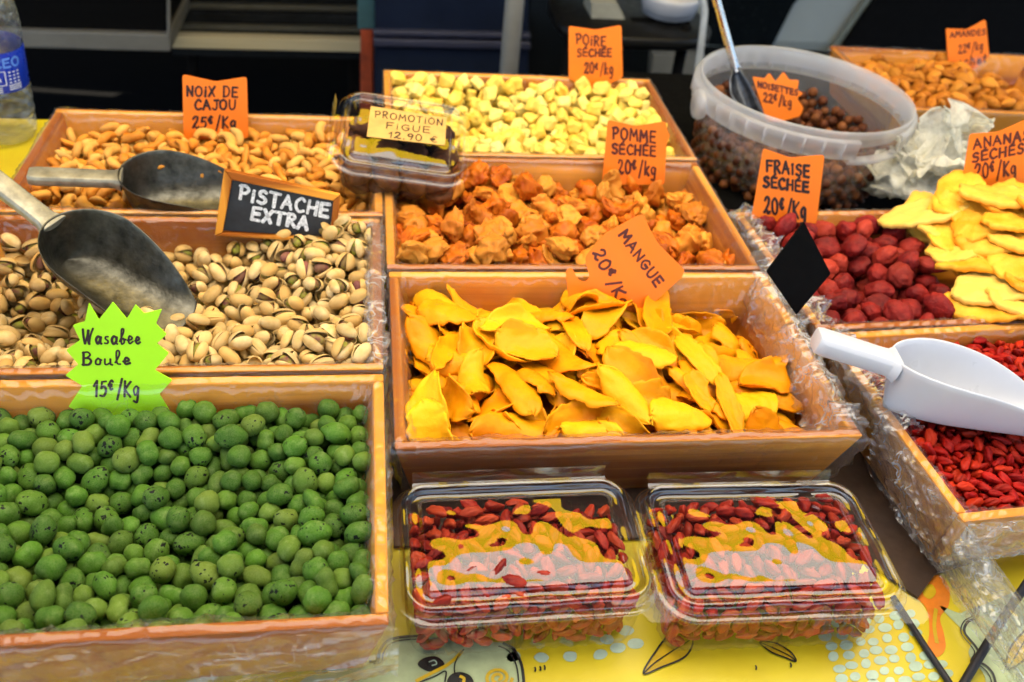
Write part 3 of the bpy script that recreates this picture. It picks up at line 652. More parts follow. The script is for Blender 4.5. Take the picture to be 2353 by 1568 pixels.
    'pistachio': (258, [1357,179,314,41,1,-8,3,1453,122,313,-21,-16,22,1,936,191,255,29,20,26,4,1082,235,266,-33,-11,13,7,247,661,138,-29,-6,28,3,893,451,187,-1,15,3,4,345,630,132,-30,-8,38,3,1468,215,310,-1,3,-20,1,1520,84,324,21,6,26,4,1358,698,275,17,-44,17,3,165,693,152,28,-19,-3,3,1044,193,219,5,13,-16,1,1017,763,184,-15,43,-9,3,934,787,192,24,33,29,1,86,945,228,8,3,49,7,1291,706,263,31,23,28,1,262,537,116,25,-16,40,2,1454,723,287,26,-23,-34,2,1515,477,281,18,3,-46,2,1175,361,246,-45,-3,15,2,771,935,185,44,13,-5,2,343,303,160,5,-35,0,1,921,655,165,-44,-23,-1,1,1441,504,248,-1,40,21,3,1492,783,316,0,36,-10,7,1399,881,331,-42,-4,-14,3,246,731,166,-43,6,-6,2,218,356,185,-11,14,-46,3,866,796,173,19,27,37,7,1255,509,232,17,-14,45,2,1004,292,217,-29,-24,7,0,1138,737,225,-21,44,11,3,346,469,95,-16,12,8,7,1531,219,306,-30,-38,5,5,1042,582,193,23,16,2,3,1140,585,209,-13,-8,-45,4,404,274,173,-38,-19,-1,5,1137,245,222,15,17,43,0,1219,455,208,4,-33,-37,1,1210,825,243,-18,30,-34,3,177,939,209,-3,44,-21,1,1305,208,280,-14,-12,28,1,89,826,192,41,-8,-2,1,1324,622,246,-40,15,-19,1,1430,533,301,-34,14,-20,4,218,872,179,-14,29,-21,3,989,933,211,20,-22,-29,2,192,562,85,-24,-8,-3,3,1157,684,198,-45,-2,-17,1,1277,396,214,-30,10,4,2,945,499,169,3,-47,18,0,1243,671,228,-31,31,-24,2,1370,403,252,-44,22,2,2,870,275,212,29,40,4,4,1328,765,301,2,-32,38,0,1086,771,204,15,4,-40,4,1155,311,214,17,-11,4,7,806,355,199,-24,-39,6,7,1199,629,179,12,15,37,3,176,654,101,-26,0,-28,2,991,146,243,-26,15,-36,4,306,710,130,1,-22,45,2,1412,655,259,18,-46,-4,1,1251,863,292,-23,7,-32,7,1074,500,185,-16,-35,-20,1,1161,520,197,19,36,22,7,1522,413,257,-38,6,5,2,1500,913,333,21,-34,-14,2,1264,78,287,-16,-27,-39,7,1277,573,207,42,7,22,1,1434,835,288,-14,-39,26,4,300,586,102,-12,18,40,0,129,755,170,27,-30,-15,5,975,882,178,-30,-8,34,2,934,303,213,-31,-30,21,7,1383,81,280,31,7,10,1,848,735,142,-25,6,-42,2,352,600,65,-46,-18,-5,0,1264,243,246,38,24,9,3,1019,540,157,16,12,-11,5,1509,539,281,-10,-39,10,2,1010,684,170,35,28,13,4,861,870,197,21,36,-16,0,1435,947,340,16,4,-47,4,1080,311,247,-13,18,-44,0,1338,136,260,32,22,-1,4,1479,348,265,-4,37,-33,0,311,354,149,-10,18,9,4,1158,878,240,24,-15,-39,5,1505,648,260,18,-11,-2,6,1074,904,184,9,-18,-40,4,977,606,160,13,-16,-27,3,1350,833,288,-34,3,5,2,479,245,195,-4,-6,49,0,807,287,187,-2,14,-7,5,1398,254,274,10,20,43,1,1250,137,255,-8,42,-20,3,1389,532,200,36,1,-6,1,1192,799,187,-2,-26,-42,1,139,896,180,25,-42,-1,6,1106,438,182,17,-47,7,1,1326,466,217,-33,-22,28,2,340,532,80,35,2,-6,5,1209,183,220,-2,-30,-39,1,843,406,166,-45,0,2,2,267,285,155,-26,25,-28,2,1276,794,267,20,-22,-29,4,356,149,215,-22,-5,34,1,1088,650,167,-27,28,30,7,1193,941,272,13,-8,3,2,203,446,139,-10,-47,11,0,102,646,132,16,19,41,7,888,175,199,30,-33,-22,1,1057,933,215,-8,-1,-29,6,809,462,181,-10,-8,4,0,291,157,216,33,37,-5,0,473,524,170,19,37,-1,7,917,786,116,-44,-14,9,3,1120,934,234,-25,-2,-30,4,1071,246,203,42,-8,-22,0,221,802,132,-20,-28,24,1,1426,177,277,39,-13,-9,0,446,633,153,-27,-17,25,2,1367,603,183,26,-11,40,4,109,850,142,-26,4,-12,0,391,424,90,11,-20,16,2,821,849,152,-6,-24,38,5,235,643,73,-20,-28,36,1,839,937,169,22,19,-34,7,1302,896,259,-2,25,42,3,453,411,112,-7,-31,-38,2,897,905,156,-8,10,-31,3,144,926,110,-15,-11,34,2,1528,729,243,-11,33,6,5,1518,839,277,-5,-30,-38,7,1398,775,263,13,31,21,4,1230,335,213,32,31,-23,0,1031,935,154,39,-1,-7,2,751,866,141,-34,12,33,4,1467,460,219,5,23,22,4,1145,114,240,-30,-36,-11,6,823,175,238,7,8,-17,1,290,779,99,34,-13,-23,4,368,762,113,10,-34,-29,4,336,211,173,-23,-6,19,2,1558,887,312,25,-25,-25,6,152,517,130,-4,1,40,1,1457,902,283,-33,16,-9,0,81,935,163,-3,32,-38,2,979,350,190,-29,22,32,4,1098,570,147,-6,37,33,1,1484,773,244,0,21,-44,1,248,886,115,-31,35,-13,2,259,222,182,16,-13,8,0,881,693,110,-11,8,-48,3,1256,767,223,30,13,4,5,1316,310,234,-22,29,-19,4,347,740,62,-20,11,-42,0,696,943,158,-42,3,-4,0,530,539,199,-15,-29,-37,5,1407,575,246,-26,15,-27,5,1365,944,293,1,-48,-2,3,1460,283,277,32,-10,34,2,967,211,204,-23,26,-15,1,468,179,190,-24,3,-29,5,863,580,138,-16,14,-35,0,717,482,204,30,3,-9,4,1393,325,242,1,41,29,3,985,414,156,12,-13,35,1,925,545,141,-12,39,-14,4,156,784,111,-44,20,-7,1,321,666,79,41,-3,-9,2,1221,392,168,47,3,3,4,107,635,66,-33,-8,10,3,396,561,40,-24,30,28,1,1521,667,242,-17,-42,11,7,1523,928,266,-11,-12,36,1,1143,904,175,1,11,39,1,767,803,136,-10,37,19,0,1299,636,176,39,17,-8,1,87,714,125,-42,-5,-24,0,1088,741,130,-27,21,-36,1,259,370,115,17,-5,-42,1,1146,378,189,-3,-29,36,5,1370,196,237,-17,-43,11,5,149,723,89,47,-5,-4,5,1023,476,131,-41,22,-5,7,1443,384,221,-37,13,5,7,262,515,55,20,17,4,4,1467,86,254,20,4,22,3,1045,375,182,-11,34,-7,3,1306,519,174,-6,-5,49,5,1213,247,195,7,-4,-4,0,1103,839,186,-41,5,10,5,819,99,256,13,14,33,4,418,138,189,11,-8,34,1,1394,889,247,31,-19,-10,4,1466,761,171,44,-9,0,2,1358,688,204,-10,32,-35,1,1403,450,190,27,12,-7,3,263,446,90,21,-25,13,2,364,681,30,11,-36,33,2,1514,152,264,35,14,17,2,918,393,149,23,-21,-24,2,1321,566,148,18,10,43,4,1199,318,158,27,25,18,4,1084,809,137,13,21,4,7,1123,176,200,19,33,-33,1,987,721,131,24,-39,20,5,815,791,103,-35,-24,0,4,962,666,94,0,-27,-36,2,218,779,62,35,-8,-2,0,416,206,147,-27,-4,14,7,755,908,64,-17,9,-40,3,1309,177,216,-22,-13,28,2,533,186,200,23,-17,-36,0,1230,907,230,3,-8,16,1,859,232,151,43,-21,-13,7,991,802,145,13,13,-30,0,985,554,110,20,-13,-21,5,132,848,74,-15,-15,16,3,880,479,126,-3,-1,16,5,86,785,107,1,3,-33,3,948,944,140,1,-20,-1,5,1359,501,121,14,-6,-46,3,1520,224,246,-17,22,-23,4,385,354,111,27,25,27,2,1352,373,185,-20,20,-13,2,955,469,115,-8,-39,-30,2,1221,734,172,-33,-27,23,3,316,397,84,-20,1,-24,3,853,329,156,26,1,22,0,422,625,46,-15,-18,44,0,202,395,84,1,24,43,2,1121,71,246,-8,-45,4,5,1041,773,92,38,28,11,7,98,716,44,18,-40,23,2,895,636,91,6,47,0,4,231,715,90,23,5,15,5,508,578,147,0,39,-7,3,1343,754,222,3,-29,-37,0,937,849,136,12,-43,-18,1,1036,859,128,-2,-19,-41,4,1129,258,160,-45,3,-7,5,1194,948,196,13,-9,47,5,1443,164,219,33,20,16,2,277,711,44,15,30,36,3,752,413,165,45,-9,-19,1,1414,750,214,11,-22,-27,0,1256,680,154,10,-40,-21,5,1520,907,205,17,-30,-27,1,1292,729,187,28,-41,1,0,811,920,109,1,-31,-32,1,923,192,153,6,-8,30,6,213,925,72,-4,-10,10,7,1284,467,160,-38,10,1,0,217,604,27,-27,16,-37,1,1444,624,217,10,-13,1,5,1459,586,119,43,-5,-25,0,1144,503,142,-24,-17,19,4,861,850,94,4,15,47,1,1459,572,201,11,45,-6,0,1241,273,197,4,34,36,6,1089,120,202,-43,10,23,4,204,270,212,-6,-18,-16,3,190,318,135,-19,-10,44,3,180,734,34,-2,47,15,5,913,569,91,15,19,43,4,825,508,142,-10,43,17,0,1517,591,247,-6,6,12,5,862,752,63,-19,-4,20,3,855,113,211,-33,-16,-24,5,1523,305,247,19,26,11,5,325,238,120,-8,18,-41,0,214,850,79,23,41,14,7,1156,739,116,31,31,-23,4,1174,606,115,11,-9,47,0,1516,435,182,4,38,8,3,166,665,27,-9,40,-29,3,1446,683,187,-12,-46,-14,1,1194,79,253,-33,-17,31,2,1510,653,126,-1,-24,-44,2,1039,582,83,-9,10,48,1,780,840,60,-26,40,16,4,400,279,109,22,0,-5,4,1075,514,104,-8,-8,47,0,566,452,186,35,-29,-21,1,1240,440,130,-6,-44,-15,5,1397,233,203,-5,15,47,1,1530,548,206,-11,27,29,5,458,278,145,-29,32,-10,5,1093,443,111,40,1,22,4,109,904,30,-8,15,-37,7,1296,578,90,-12,17,-18,5,1438,928,115,13,-45,-11,2,940,742,83,25,-13,3,4,1214,764,95,29,-3,37,1,1173,707,56,-23,28,34,4,998,427,70,-33,-17,-30,3,1016,234,160,20,11,44,7,82,919,96,3,-4,-36,2,807,209,181,-27,-13,1,4,1201,900,159,23,42,-1,5,1505,828,194,2,41,29,1,1220,684,109,22,35,25,4,1337,825,227,44,4,6,1,1408,857,194,-23,-15,28,2,1247,605,137,-20,4,-41,4,987,826,89,-24,30,-22,4,160,383,121,-28,-21,-5,4,876,405,103,-31,-6,14,7,1520,156,192,31,-3,-38,7,1403,521,140,15,13,33,6,1054,700,105,-22,-5,43,2,1461,848,238,-19,23,-35,2,285,834,66,23,-23,-32,5,1473,531,141,-9,-43,1,4,484,496,42,9,-26,-6,3,435,684,63,-4,-15,47,7,528,300,139,41,13,-4,4,1520,361,193,21,10,41,1,341,819,82,23,1,-27,5,565,269,172,-3,45,-22,2,1063,306,179,32,-1,-31,1,109,438,134,-10,-25,14,3,546,506,139,33,5,16,2,297,859,147,-10,-36,-29,7,418,725,123,-38,-25,-19,5,593,161,215,-9,31,32,2,70,385,171,-16,23,34,2,105,159,246,-3,16,7,1,112,309,172,17,-24,-29,4,78,520,149,-15,-28,33,0,356,813,148,-46,-7,10,1,103,227,210,29,20,12,1,196,130,240,-45,-11,-7,4,543,439,75,-18,-45,-4,1,133,391,173,32,-27,-28,4,285,942,147,40,-7,0,5,90,568,105,27,-25,-25,4,170,182,197,25,-7,-42,7,624,354,227,-41,-24,-8,4]),
    'cashew': (182, [723,874,252,9,-13,31,2,388,806,269,32,-38,6,2,1301,897,272,-11,24,-42,3,262,816,249,-8,-30,-20,0,1003,799,249,27,23,-20,2,104,282,242,-13,-1,-14,5,867,886,251,17,-9,9,3,236,210,240,-6,49,9,1,891,702,275,-12,3,-47,1,308,211,235,-6,4,-46,3,1245,818,264,-7,-41,-4,2,1122,463,270,33,23,-30,4,1280,457,262,-25,41,-1,4,326,677,251,-14,-47,-3,0,264,915,256,36,-19,22,1,208,719,241,-5,-34,-21,5,1140,763,234,-40,-18,-22,2,1090,870,244,-17,-7,-32,1,1385,365,221,-34,-7,5,2,157,697,251,1,-29,-8,4,1233,698,250,-14,-18,-44,2,361,549,267,8,-49,0,1,1186,598,251,37,-15,28,3,513,759,269,49,-9,6,4,338,260,219,14,-42,16,7,1355,442,264,44,22,10,7,936,910,238,14,-12,24,2,306,896,241,-34,31,-19,4,835,812,267,2,3,15,2,642,665,284,9,3,8,0,581,845,252,-26,-28,-23,5,118,311,183,37,27,7,3,73,902,211,18,-31,-14,1,430,189,220,2,-26,34,1,1355,898,225,-24,-34,10,2,1056,672,255,15,-43,-8,3,358,315,236,40,-23,19,1,814,453,331,30,-16,33,0,1412,900,232,-14,-42,-6,3,1208,466,267,-17,-13,0,3,130,580,257,-33,-5,-4,4,289,493,263,15,-25,12,4,1296,750,222,5,4,33,2,326,346,228,-14,-33,-24,2,1046,491,265,43,25,1,5,445,725,250,-27,-29,-25,6,1135,709,231,-37,-13,-29,0,947,626,271,-26,-15,39,7,81,550,229,-48,-9,5,1,1201,853,249,-40,-23,-5,4,1251,297,301,-23,-1,-36,4,162,476,265,30,-31,24,5,1117,656,237,-16,34,-9,2,1358,782,224,-6,0,15,7,382,328,200,48,10,-7,0,1312,605,240,43,-20,15,1,916,449,302,-4,27,15,1,157,329,228,-18,-3,-47,7,1298,327,275,29,40,8,7,692,715,265,-15,-35,14,3,620,734,260,-20,3,-27,2,1350,541,235,-23,-39,-21,0,1017,555,240,-7,-30,-39,2,1460,398,215,-23,42,0,2,380,669,250,38,-6,32,1,736,662,274,43,23,3,6,1245,566,248,25,6,43,1,483,860,253,-9,19,-2,2,990,697,237,41,-2,13,0,1308,832,224,24,43,-3,5,821,617,286,-49,11,-1,2,216,869,234,-6,15,35,1,1168,930,253,-7,-2,-35,1,464,246,240,38,-2,-18,3,1096,535,256,-1,32,-39,1,94,812,219,-20,2,-29,7,250,598,231,-20,32,-33,5,1266,631,214,19,-3,7,0,300,768,224,38,-21,9,1,1504,346,197,30,11,-18,4,1179,498,262,3,46,-6,5,402,543,288,-1,-22,7,6,944,539,242,48,9,12,5,422,860,269,36,30,9,4,879,553,261,-3,26,-42,4,1301,507,255,-35,-35,0,6,1512,268,197,-5,39,-14,2,1011,621,242,29,-38,-3,2,201,329,255,-16,47,-5,5,222,375,223,-10,38,1,4,1394,659,228,-18,6,30,3,1302,701,215,-26,-16,-30,5,135,874,203,27,-14,38,5,1050,846,202,43,10,21,3,1019,904,220,-27,-25,6,3,737,748,235,-10,-1,6,2,1444,331,192,9,-10,-40,5,98,344,256,-13,-30,-20,4,743,837,215,-21,44,-10,5,1090,412,256,-40,-30,3,3,195,620,225,-9,20,-15,7,121,712,227,42,-17,-20,0,869,393,325,-7,13,-40,3,896,597,230,1,-36,-20,4,257,722,224,5,-6,-48,1,163,795,222,31,-30,25,6,268,460,262,-20,-18,-39,5,377,798,231,-3,12,-13,7,221,534,240,36,-29,-11,2,425,773,229,5,11,-9,0,1342,454,229,22,2,-45,5,794,889,225,-12,-10,10,0,1230,800,227,1,16,-41,7,1431,143,239,-4,47,11,1,212,306,209,10,-47,11,5,926,914,180,-30,-26,-23,3,990,449,268,-10,-4,40,5,145,545,238,-28,16,-7,1,1378,292,219,-5,-6,15,2,229,655,231,-34,4,-36,6,455,866,217,0,17,21,5,562,678,250,18,-32,-31,1,698,915,189,-36,33,1,2,594,369,372,10,12,-47,1,1144,546,212,-9,31,21,2,309,512,232,17,17,-44,3,348,848,221,27,-10,41,3,1182,860,219,8,-6,49,0,267,357,221,-36,-5,28,4,1004,846,225,18,-29,28,6,295,620,202,25,27,-34,2,1381,829,192,15,-30,-1,7,1234,897,204,-32,30,-5,2,855,499,286,42,-24,1,7,900,662,235,25,43,0,1,483,701,237,45,-4,5,5,216,108,237,-44,-17,17,0,754,598,262,21,-41,-16,6,291,811,207,27,29,21,4,935,734,211,-32,-34,15,2,820,703,257,26,-15,40,6,613,802,240,-23,21,10,1,624,412,367,10,-6,4,2,423,582,252,16,-27,19,2,86,386,249,8,26,-42,3,407,258,170,-33,-18,-20,3,588,919,232,27,34,-20,0,1184,634,208,-29,-34,1,4,118,381,172,14,-28,18,2,394,372,164,-49,6,-6,7,1292,925,209,-38,-3,-10,2,1476,286,186,21,39,9,7,688,787,249,-14,-45,16,6,1084,918,196,-37,29,-10,1,926,819,213,-6,17,10,6,1412,561,232,2,-29,26,6,1486,416,180,-19,44,11,1,1358,792,179,-2,10,-47,4,863,411,289,-46,-14,7,1,1404,491,226,9,10,48,2,349,226,188,7,-43,8,5,193,828,210,-43,-25,-5,5,348,913,200,-13,42,24,2,89,808,182,-6,26,-11,0,79,687,196,40,-10,-26,2,1338,314,247,4,1,-49,2,1082,799,181,18,-30,23,6,285,753,186,4,-8,-44,4,349,332,176,-1,-48,13,7,1008,765,207,9,40,-24,1,219,254,199,-17,43,-1,6,806,389,297,-18,-37,1,1,1427,757,221,-24,1,21,0,1188,348,254,-9,-27,20,3,173,258,169,-11,-28,39,6,409,925,206,28,-10,4,3,238,381,170,29,40,1,1,347,403,166,48,-13,6,6,697,682,235,34,-34,-10,5,513,779,227,-26,-42,0,4,990,612,207,5,8,33,1,194,748,222,-22,4,42,6,754,817,181,-7,-6,-11,3,104,609,218,22,42,9,4,1422,891,192,-11,3,45,3,212,455,173,-10,18,0,6,1366,403,212,33,20,14,1,1239,551,184,36,-33,7,2,623,674,222,-26,11,-22,2,1143,917,189,2,-37,28,6,408,376,221,7,-29,18,2,182,388,195,34,2,36,7,342,576,223,-50,-2,-6,4,288,575,213,32,17,-17,6,569,792,252,-22,43,-1,6,846,736,215,-8,-28,16,3,1102,730,179,47,-14,10,7,1278,476,217,-48,-13,2,4,234,922,190,25,-25,18,0,278,265,192,10,-47,-2,1,409,868,216,-13,41,8,7,74,318,200,-9,-24,2,5,897,489,257,-24,5,42,5,762,924,286,-41,-25,-10,0,1110,475,203,-24,-5,39,0,834,802,202,-41,-14,-19,4,373,448,207,-23,-35,24,2,892,689,189,5,-10,34,0,1227,598,197,7,-11,-48,6,104,494,230,-26,-19,-11,0,712,621,248,4,1,40,5,1189,408,234,5,-18,37,4,649,854,224,21,-45,7,7,508,919,193,3,22,-37,2,997,682,202,19,-43,16,7,1256,836,177,23,-38,12,0,82,486,179,47,-1,10,5,811,918,173,33,-34,9,5,219,307,158,2,-9,35,1,1320,876,177,36,-33,-7,3,126,730,181,-46,-10,17,4,467,282,156,-4,1,20,6,685,774,200,14,-46,-11,3,1314,479,176,-1,-8,16,4,349,291,167,-18,16,34,5,1362,543,178,16,-15,33,4,455,341,179,-13,3,-5,3,204,717,174,17,-38,10,4,566,722,233,19,-6,38,4,1401,81,251,22,15,-23,2,1067,704,217,-11,10,-29,6,1146,634,187,-9,7,0,7,1528,103,232,12,40,8,5,883,866,190,-13,47,11,4,1078,450,220,7,7,-49,1,110,260,186,6,40,-21,2,324,698,172,-5,-9,0,3,1064,738,191,20,45,4,4,1274,382,233,12,-16,42,5,1353,604,217,49,4,1,6,170,618,194,-20,15,-43,5,774,656,234,5,-5,28,6,674,899,221,2,-17,47,6,1091,332,267,47,-15,10,4,1104,865,183,-39,30,-8,5,473,344,248,2,28,-4,0,688,409,357,50,1,7,4,1421,619,218,2,-16,-37,0,506,629,230,-5,27,-23,0,1503,892,207,-49,-8,-3,3,1235,270,272,44,19,-2,6,1465,572,237,-44,11,-6,1,1456,421,256,-7,-4,49,1,1310,212,279,27,-38,-14,5,1042,328,260,38,-13,26,7,1347,160,220,16,-11,26,1,415,525,230,6,-30,16,1,1452,818,214,13,-25,38,5]),
    'mango': (124, [493,496,343,-47,15,2,6,397,109,274,5,-14,48,1,992,151,299,-6,3,-49,6,124,129,277,-36,28,5,4,812,229,326,-25,-42,-11,10,427,320,303,40,-30,3,5,1418,398,233,-2,-50,0,4,881,321,308,-17,-44,-14,1,659,233,340,19,46,-6,10,222,729,315,-3,0,-4,6,182,589,262,-1,5,-19,1,293,353,314,-35,-35,3,2,618,140,280,6,-48,-13,6,1155,472,285,5,0,-28,3,1215,241,247,-35,-35,0,8,202,250,303,19,41,13,4,862,766,276,45,21,2,1,471,637,328,-4,4,6,10,663,82,281,-47,2,0,2,616,477,308,-1,0,-20,1,1082,774,270,0,-2,-39,5,126,192,283,-34,-32,-19,1,786,106,282,2,-20,42,2,1353,142,189,12,-14,42,9,940,468,309,1,-1,1,6,1319,275,226,-2,0,-49,9,312,548,302,35,-36,-3,4,1107,296,275,-34,-36,-4,7,196,510,310,28,-41,0,8,1382,499,219,-1,-3,50,1,991,541,272,1,3,-20,10,818,794,295,-13,-4,1,10,705,643,297,-3,-4,-34,3,1406,338,201,6,-1,-12,3,903,222,287,2,-49,-7,4,405,536,312,44,-23,-5,0,383,269,277,-4,-2,20,5,556,370,284,-41,29,-4,5,512,318,316,1,5,45,7,244,485,284,0,5,7,6,1438,756,115,15,3,46,6,1121,300,257,2,6,-20,8,1293,899,113,-41,2,-2,0,754,843,301,-1,-16,-33,4,627,731,293,-7,2,49,7,192,827,281,0,-2,-20,0,1158,460,265,0,3,-43,9,876,577,243,12,10,22,4,1120,201,222,-8,5,-11,2,218,145,231,0,-7,44,11,802,621,228,-5,-1,-45,1,816,323,293,-48,1,6,8,344,875,228,-13,-10,-47,1,428,209,251,-48,14,0,4,943,464,283,-26,-42,-2,8,1030,357,206,0,0,-50,0,614,520,263,-23,44,0,6,1041,782,238,2,-1,38,2,303,355,275,-1,7,26,7,1325,629,191,-11,-1,-48,8,540,856,236,4,-10,-22,11,1130,346,235,3,4,19,4,1247,871,117,0,-35,35,7,265,709,247,46,17,-8,6,1159,855,140,2,-38,31,6,1323,925,102,32,-4,4,5,640,738,264,-5,-1,-29,7,1393,226,180,2,3,-9,8,186,472,206,3,-3,46,10,552,286,206,-36,-35,0,8,144,801,211,-21,-7,-43,0,1074,610,246,-3,-3,47,2,1481,667,117,20,5,43,7,1291,766,124,13,-48,1,3,1180,791,187,-2,8,-1,11,456,547,205,-7,-3,40,0,1054,810,205,6,5,49,8,430,464,235,-2,-2,23,5,1423,472,183,-34,-36,4,5,802,604,197,0,1,24,3,360,703,256,-9,9,-41,10,645,566,205,-4,3,-44,1,219,449,239,-4,-1,-49,4,1114,590,219,0,-3,27,0,1099,735,182,7,3,49,5,250,283,281,31,39,-4,11,1419,290,127,5,-3,50,4,163,431,181,-4,4,-50,4,1504,746,97,15,19,33,7,1454,211,137,0,10,-24,0,75,643,178,24,-37,-8,7,753,118,207,0,-3,1,5,1027,129,240,20,45,-2,7,766,904,227,7,-17,-46,0,905,839,191,0,0,48,6,861,781,237,-4,2,-37,9,650,706,240,3,-3,-43,6,180,312,178,-16,-47,-4,8,749,284,227,1,-1,-35,1,143,739,142,-13,-5,-42,10,726,368,264,-4,2,23,8,363,468,197,4,2,-33,2,150,483,165,9,1,18,4,252,279,185,3,2,-43,10,1033,543,256,0,-6,48,8,1151,231,128,-3,4,-45,7,448,580,279,48,15,0,8,1104,440,173,-2,-50,0,3,227,415,260,-26,-42,2,11,600,213,232,5,10,26,2,146,100,196,1,46,16,7,1244,258,177,-36,-35,1,10,604,534,243,1,2,-36,8,112,882,141,-8,-39,-17,2,1291,261,207,5,4,29,11,1037,145,195,-3,2,-14,4,241,765,201,32,37,-11,4,203,201,219,-2,-11,39,10,750,377,187,0,-2,-37,10,143,592,78,-6,2,-36,10,228,526,119,-5,1,5,1,1251,190,142,3,6,27,6,440,307,202,3,-1,46,3,340,669,183,24,43,-10,4,1139,346,178,-25,-43,1,9,414,267,235,5,-3,-2,4,1093,914,163,33,1,-8,10,1183,180,133,2,6,1,7,217,645,94,49,3,0,11,1381,862,51,-12,0,8,7,1066,212,203,29,40,-7,10,779,572,176,-4,5,45,8,799,811,212,2,0,13,5,570,354,256,-5,1,-1,8,244,805,260,0,2,50,7,645,417,151,-2,-5,-41,0,197,693,105,-2,-9,-46,1,965,228,161,-3,-4,36,7,582,474,164,0,4,22,5,474,294,216,-41,-28,-3,8,190,218,195,8,3,-42,0,449,714,280,-2,-5,-50,7,1281,447,130,8,4,49,9,1321,509,129,-11,7,-33,10,360,263,176,1,-3,19,2,764,191,264,0,-2,50,6,502,786,209,-3,-3,-42,5,107,220,229,23,-4,-35,9,486,762,280,-8,6,31,7]),
    'apple': (101, [440,101,349,-18,44,11,7,108,80,339,34,11,-7,1,450,875,282,15,11,-45,4,684,778,280,25,38,20,6,295,300,348,-26,32,-18,4,752,142,339,-7,-3,-47,4,671,420,230,5,-43,-25,0,1484,594,248,6,-3,9,3,1384,334,231,21,-19,2,6,439,216,352,2,6,-42,7,1139,840,241,18,-19,36,6,286,97,315,8,-10,9,9,418,485,291,15,16,-2,6,1113,639,236,-10,4,-5,6,194,124,323,-8,45,5,1,1354,856,195,-11,-12,-32,6,568,895,261,1,17,-45,9,917,282,310,-26,41,-12,2,1428,140,257,-41,6,-22,5,859,558,233,16,2,-34,9,120,197,338,9,-14,-24,5,775,669,206,23,6,-19,6,820,444,209,-5,41,28,8,517,609,244,8,33,-34,4,1011,675,195,-48,-9,-3,3,1009,825,222,-27,-40,0,8,135,417,273,-17,-46,6,7,1481,798,208,-9,-1,6,8,906,659,244,-8,4,-5,8,1270,312,247,44,-7,-17,2,519,310,306,-3,-41,7,7,341,282,285,29,36,10,5,1434,630,177,4,12,36,4,619,777,219,0,5,-29,0,790,830,239,28,-38,-17,2,609,326,228,-8,-18,-21,2,651,627,217,1,0,-25,5,1248,889,223,-14,-15,-41,2,1080,762,234,-4,31,-1,2,573,133,269,-27,21,-29,2,565,545,222,-17,27,26,9,643,113,269,8,24,27,0,493,769,227,48,-3,-11,5,736,125,251,9,17,46,6,1332,182,208,-8,35,-28,5,240,423,252,-23,16,-27,4,1321,514,172,-30,30,22,9,762,552,211,15,-27,-17,2,125,537,241,4,-49,6,8,307,800,223,1,4,-46,6,1280,809,167,-24,22,-11,9,948,562,180,-1,-50,1,7,861,111,312,14,-5,-48,5,1282,692,159,-6,-32,-14,8,1506,410,186,-22,12,-42,8,1417,445,212,1,-29,-35,8,1063,539,179,3,-26,-6,3,885,873,161,-21,21,-5,7,386,122,284,-39,30,6,4,1538,191,204,29,17,31,0,678,483,217,19,-4,11,3,1438,804,102,21,29,33,6,209,318,264,40,-16,5,1,97,384,231,12,7,44,8,1154,504,226,33,-32,-7,7,540,876,187,-11,-48,-5,3,746,351,208,-14,18,43,0,487,154,271,-24,-10,38,7,173,223,299,18,7,-43,3,1382,688,116,-34,37,3,4,871,769,175,45,12,-16,8,98,672,209,15,46,-9,9,1158,187,291,-46,11,-9,7,822,234,261,-16,-44,11,4,1269,542,146,20,-22,38,0,987,870,155,46,-14,-11,4,343,400,273,-22,7,10,3,1236,240,247,2,24,25,8,1207,842,144,-36,18,-28,2,1496,702,189,15,-44,11,3,71,215,226,28,-18,-30,7,1221,741,122,-27,36,-21,3,743,229,241,-27,7,-32,5,439,753,191,10,3,48,3,660,884,205,23,-18,-12,8,1495,526,126,-19,29,21,6,690,255,184,39,-5,-29,7,1381,244,152,23,-3,-27,7,1004,421,215,14,-47,3,1,1529,874,141,-30,25,-23,3,1492,284,160,-19,-44,-10,8,431,892,181,-1,44,3,2,664,871,97,36,-24,21,4,893,427,142,-20,-10,45,2,1390,553,107,38,-26,-18,2,947,287,244,47,15,2,5,777,869,182,22,-42,-8,4,1341,796,72,22,-31,-30,2,758,720,147,12,6,8,0,222,714,203,46,-19,-6,1,1172,700,168,-39,29,-5,2,274,861,135,-37,-20,-26,5,229,245,228,-33,28,-24,8,848,296,183,-20,-45,-7,1,278,176,228,-34,20,-30,4,670,610,158,-3,1,-50,9,350,884,174,-6,37,13,5,1466,193,215,-2,35,13,3,1076,658,124,-1,16,44,2,816,871,90,-13,6,6,7,719,484,117,16,3,42,4,652,374,118,7,21,26,4,1427,876,38,-8,-25,39,9,108,756,238,-22,34,28,9,437,281,285,28,41,1,8,561,454,179,-2,-11,45,9,1268,614,94,-31,-17,-22,0,1240,138,213,45,-9,-16,7,1132,481,151,25,38,-15,3,1131,240,236,1,-16,33,2,1302,409,185,12,-48,-3,8,960,164,323,-27,39,-13,0]),
